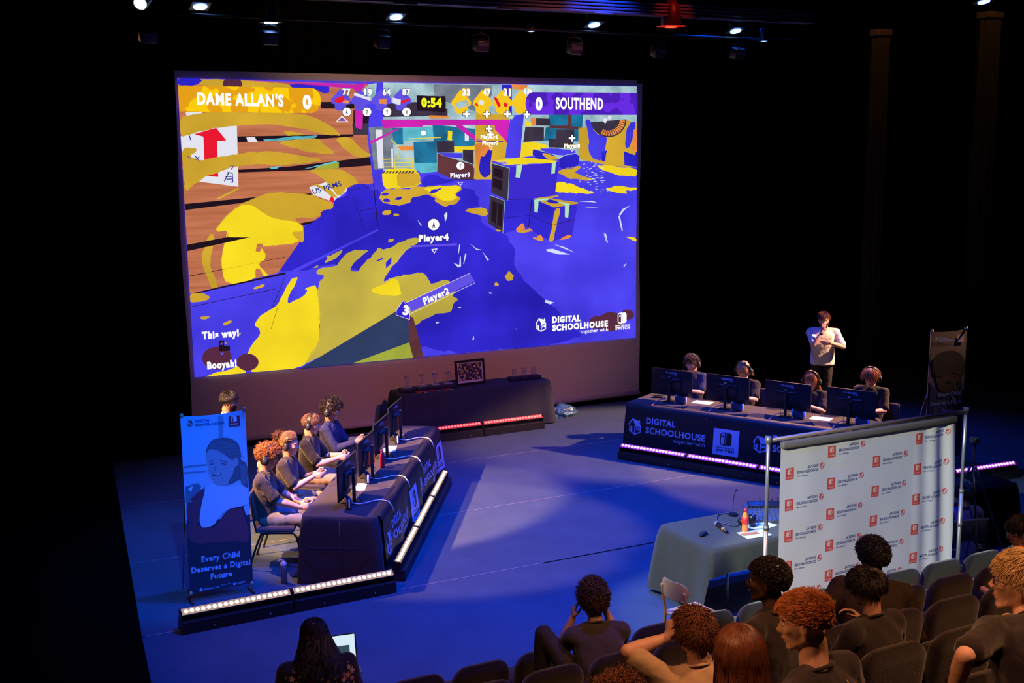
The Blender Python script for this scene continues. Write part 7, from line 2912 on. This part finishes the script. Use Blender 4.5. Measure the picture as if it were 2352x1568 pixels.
# curly-haired person, elbows raised, second row
P = aud('person with thick dark curls holding both hands to the head, knee drawn up, second row', (1362, 1382), 1, dy=0.30, lean=0.42, yaw=YV, skin_='pale', top=('tee', 'charcoal'), hstyle='afro', hcol='brown', hn=2600, seed=81, head=(0.0, 0.25, 0), build=1.04,
        hands={-1: (-0.125, 0.37, 0.93), 1: (0.135, 0.38, 0.95)}, hint={-1: (-0.5, 0.1, -1.2), 1: (0.5, 0.1, -1.2)}, nohands=False, handdir={-1: (0.2, 0.1, 1), 1: (-0.25, -0.1, 1)}, curl=0.5, hair_kw=dict(vol=(1.03, 1.03, 1.22), len=0.035, curl=0.007, nape=-0.75), palm={-1: (1, 0, 0), 1: (-1, 0, 0)},
        knees={-1: V((-0.36, 0.30, 0.86)), 1: V((0.14, 0.43, 0.5))})
# short black hair, tall, fourth row
aud('person with cropped black hair in a dark jumper, left of the white backdrop', (1762, 1336), 3, dy=0.22, lean=0.06, yaw=0.25, skin_='deep', top=('long', 'black'), hstyle='cropafro', hcol='black', hn=2200, seed=82, head=(0.45, 0.0, 0), s=1.03, hair_kw=dict(fringe=0.3, cap=1.12), build=1.05)
# afro, third row
aud('person with a rounded black afro and a dark top, before the white backdrop, third row', (2003, 1281), 2, dy=0.30, lean=0.50, yaw=-0.55, side=0.10, skin_='deep', top=('long', 'brownblack'), hstyle='afro', hcol='black', hn=2600, seed=83, head=(0.3, 0.1, 0), build=1.22, s=1.03, hair_kw=dict(vol=(1.03, 1.0, 1.02)))
# dark hair, fourth row
aud('person with short straight black hair and a dark top, bowed forward before the afro', (1988, 1352), 3, dy=0.30, lean=0.22, yaw=0.1, skin_='tan', top=('long', 'black'), hstyle='short', hcol='black', hn=2600, seed=84, head=(0.15, 0.25, 0), hs=0.88, hair_kw=dict(len=0.07, lift=0.016, cap=1.10, nape=-0.5, rnd=0.35), build=1.0,
    nohands=False, hands={-1: (-0.16, 0.34, 0.72), 1: (0.2, 0.34, 0.72)})
# ginger, sixth row
P = aud('person with swept-back ginger hair looking left, black jersey with yellow print', (1846, 1432), 5, dy=0.52, lean=0.16, yaw=0.30, skin_='pale', top=('tee', 'black'), hstyle='swept', hcol='ginger', hn=5600, seed=85, head=(0.55, 0.12, 0.0), hs=0.86, s=1.0, vox=0.009, build=1.0,
        hair_kw=dict(nape=-0.42))
F = Flat()
F.poly([(-0.030, 0.465), (-0.012, 0.448), (0.004, 0.456), (0.020, 0.442), (0.016, 0.428), (-0.004, 0.434), (0.014, 0.412), (-0.004, 0.418), (-0.018, 0.432)])
F.line([(0.022, 0.462), (0.030, 0.430), (0.010, 0.410)], 0.004)
F.build('shirt_emblem', backmap(P), mat('print_yellow', (0.62, 0.36, 0.03), rough=0.6), P['shirt'])
F = Flat()
F.text('kiteDog', -0.085, 0.345, 0.032, 0.19, 0, 0.05)
F.build('shirt_lettering', backmap(P), mat('print_yellow', (0, 0, 0)), P['shirt'])
# long auburn hair, sixth row
aud('person with straight auburn hair seen from behind, nearest the camera at the bottom', (1697, 1508), 5, dy=0.25, lean=0.08, yaw=-0.1, skin_='pale', top=('long', 'black'), hstyle='long', hcol='auburn', hn=3000, seed=86, head=(0.0, 0.05, 0), hs=0.82, eyes=False,
    hair_kw=dict(locks=320, locklen=0.26, lockr=0.0055, lockspread=0.02, lockwave=0.004, locky=(-1.0, 0.15), thick=0.003, vol=(1.06, 1.02, 1.04)))
# glasses, phone, cream top, fourth row
P = aud('person with brown hair in a cream top, one arm raised to the ear, fourth row', (1592, 1458), 3, dy=0.26, lean=0.18, yaw=-0.15, skin_='pale', top=('tee', 'cream'), hstyle='short', hcol='auburn', hn=3000, seed=87, head=(0.0, 0.15, 0), nohands=False, curl=1.0,
        hands={-1: (-0.135, 0.16, 1.00), 1: (0.2, 0.3, 0.75)}, hint={-1: (-0.9, -0.55, -1.1)}, handdir={-1: (0.25, 0.1, 1)}, palm={-1: (1, 0.2, 0)}, hair_kw=dict(len=0.06, lift=0.012, curl=0.003, cap=1.10, nape=-0.72, back=0.8, thick=0.003), hs=1.08)
bm = BM()
box(bm, (0, 0, 0), (0.075, 0.010, 0.15), bev=0.004)
o = thing('smartphone', 'smartphone with a glowing blue display held up beside the auburn hair', 'phone', aty(1636, 1471, 5.25), -0.3)
obj('phone_body', bm, black_pl, o, False)
bm = BM()
box(bm, (0, -0.006, 0.02), (0.062, 0.002, 0.05))
obj('display', bm, mat('phone_display', (0.4, 0.6, 1), emit=(0.25, 0.5, 0.9), estr=1.6), o, False)
# dark sleeve beside, third row
aud('person in a dark long-sleeved top mostly hidden behind the raised arm', (1594, 1456), 2, dy=0.20, lean=0.35, yaw=-0.3, skin_='tan', top=('long', 'brownblack'), hstyle='short', hcol='dark', hn=900, seed=88, hs=0.85, head=(0, 0.6, 0), eyes=False, build=1.05)
# reddish curls at the bottom edge
aud('person whose curly auburn hair just shows at the bottom edge', (1425, 1632), 4, dy=0.2, lean=0.2, yaw=YV, skin_='pale', top=('tee', 'charcoal'), hstyle='curly', hcol='auburn', hn=2200, seed=89, head=(0, 0.2, 0), eyes=False)
# blond man leaning forward, sixth row
P = aud('broad blond person with glasses leaning forward in a black t-shirt, bottom right', (2318, 1348), 5, dy=0.75, lean=0.85, side=0.22, headoff=(0.07, 0, 0.0), yaw=0.05, skin_='pale', top=('tee', 'black'), hstyle='short', hcol='fair', hn=5200, seed=90, head=(0.65, -0.05, 0.1), build=1.25, s=1.0, vox=0.010, nohands=False,
        hands={-1: (-0.32, 0.36, 0.62), 1: (0.35, 0.5, 0.7)}, hint={-1: (-1, -0.4, 0.2)}, hair_kw=dict(len=0.06, thick=0.0026, lift=0.006, cap=1.05, nape=-0.6, rnd=0.25), hs=1.10)
glasses(P)
# at the right edge
P = aud('person with dark hair and glasses in a tan top at the right edge, third row', (2345, 1222), 2, dy=0.25, lean=0.10, yaw=0.2, skin_='tan', top=('tee', 'cream'), hstyle='short', hcol='black', hn=1800, seed=91, head=(0.5, 0.3, 0), s=1.0)
glasses(P, chrome)

# crew member seated beyond the backdrop
p = aty(2199, 1128, 9.0)
cc = stack_chair('dark stacking chair under the crew member beyond the backdrop pole', (p.x + 0.02, 9.02, 0), -0.25)
cc.scale = (1, 1, 0.80)
cloth('tablecloth', 'black cloth over a small table beyond the tripod at the right', (10.55, 9.55, 0), -0.1, 0.95, 0.62, 0.72, (0.70, 0.70, 0.70, 0.70), 0.05, 21, mt=mat('cloth_deep_black', (0.005, 0.005, 0.006), rough=0.95, spec=0.0))
sheet('pale paper sheet on the small black-covered table beyond the tripod', (10.80, 9.90, 0.7225), 0.2)
P = person('crew member with dark wavy hair and a blue shirt seated beyond the backdrop pole', V((p.x, 8.90, 0)), -0.25, hip=0.53 + (p.z - 1.195), lean=0.06, skin_='pale', top=('tee', 'blue'), hstyle='short', hcol='black', hn=2600, seed=95, head=(0.25, 0.15, 0), s=1.0, hs=1.08,
           hair_kw=dict(nape=-0.7, back=0.9, len=0.06, lift=0.014, curl=0.004, cap=1.10), nohands=True)
F = Flat()
F.text('DSH Team', -0.13, 0.30, 0.034, 0.26, 0, 0.03)
F.build('shirt_lettering', backmap(P), mat('print_lilac', (0.38, 0.36, 0.6), rough=0.6), P['shirt'])
# sound operator behind the desk
stack_chair('dark stacking chair of the sound operator, hidden by the backdrop', (8.78, 9.62, 0), pi / 2 + 0.1)
plaid = mat('shirt_plaid', (0.05, 0.06, 0.08), rough=0.9)
nt = plaid.node_tree
tc = nt.nodes.new('ShaderNodeTexCoord')
b0 = nt.nodes['Principled BSDF']
prev = None
for ax, (rx, ry) in enumerate(((0, 0), (0, pi / 2))):
    wv = nt.nodes.new('ShaderNodeTexWave')
    wv.wave_profile = 'SIN'
    wv.bands_direction = 'X' if ax == 0 else 'Z'
    wv.inputs['Scale'].default_value = 6.0
    rp = nt.nodes.new('ShaderNodeValToRGB')
    rp.color_ramp.elements[0].position = 0.80
    rp.color_ramp.elements[0].color = (0.03, 0.045, 0.06, 1)
    rp.color_ramp.elements[1].position = 0.9
    rp.color_ramp.elements[1].color = (0.30, 0.22, 0.16, 1)
    nt.links.new(tc.outputs['Object'], wv.inputs['Vector'])
    nt.links.new(wv.outputs['Fac'], rp.inputs['Fac'])
    if prev is None:
        prev = rp
    else:
        mxx = nt.nodes.new('ShaderNodeMixRGB')
        mxx.blend_type = 'LIGHTEN'
        mxx.inputs[0].default_value = 1
        nt.links.new(prev.outputs[0], mxx.inputs[1])
        nt.links.new(rp.outputs[0], mxx.inputs[2])
        nt.links.new(mxx.outputs[0], b0.inputs['Base Color'])
FAB['plaid'] = plaid
P = person('sound operator in a checked shirt with a headset, mostly hidden by the backdrop', V((8.62, 9.62, 0)), pi / 2 + 0.1, hip=0.52, lean=0.20, skin_='pale', top=('long', 'plaid'), hstyle='short', hcol='lightbrown', hn=900, seed=96, head=(0, 0.25, 0),
           hands={1: (0.10, 0.42, 0.79), -1: (-0.15, 0.45, 0.79)}, nohands=False)
headset('black headset on the sound operator', P, boom=1)

# ------------------------------------------------------------------ repeats share a group
GR = {'theatre_seat': 'dark upholstered seats of the raked hall', 'monitor': 'black monitors on the team tables', 'console_dock': 'game consoles in docks on the team tables',
      'led_batten': 'light battens on the stage floor', 'stage_lamp': 'stage lamps above the screen', 'headset': 'black headsets worn by the players', 'game_controller': 'game controllers in the players\' hands',
      'stacking_chair': 'black-framed stacking chairs on stage', 'glass_trophy': 'glass trophies on the trophy table', 'glass_plaque': 'glass plaques on the trophy table', 'presentation_box': 'dark boxes on the trophy table',
      'medal': 'medals before the trophies', 'paper_sheet': 'paper sheets on the tables', 'power_cable': 'cables from the team monitors', 'pull_up_banner': 'tall pull-up banners', 'tablecloth': 'dark cloths over the stage tables',
      'printed_table_runner': 'printed runners on the team tables', 'bundled_drape': 'bundled drapes at the right', 'plastic_bag': 'crumpled bags by the trophy table'}
for o in list(SC.objects):
    if o.parent is None and 'label' in o:
        k = o.name.split('.')[0]
        if k in GR:
            o['group'] = GR[k]
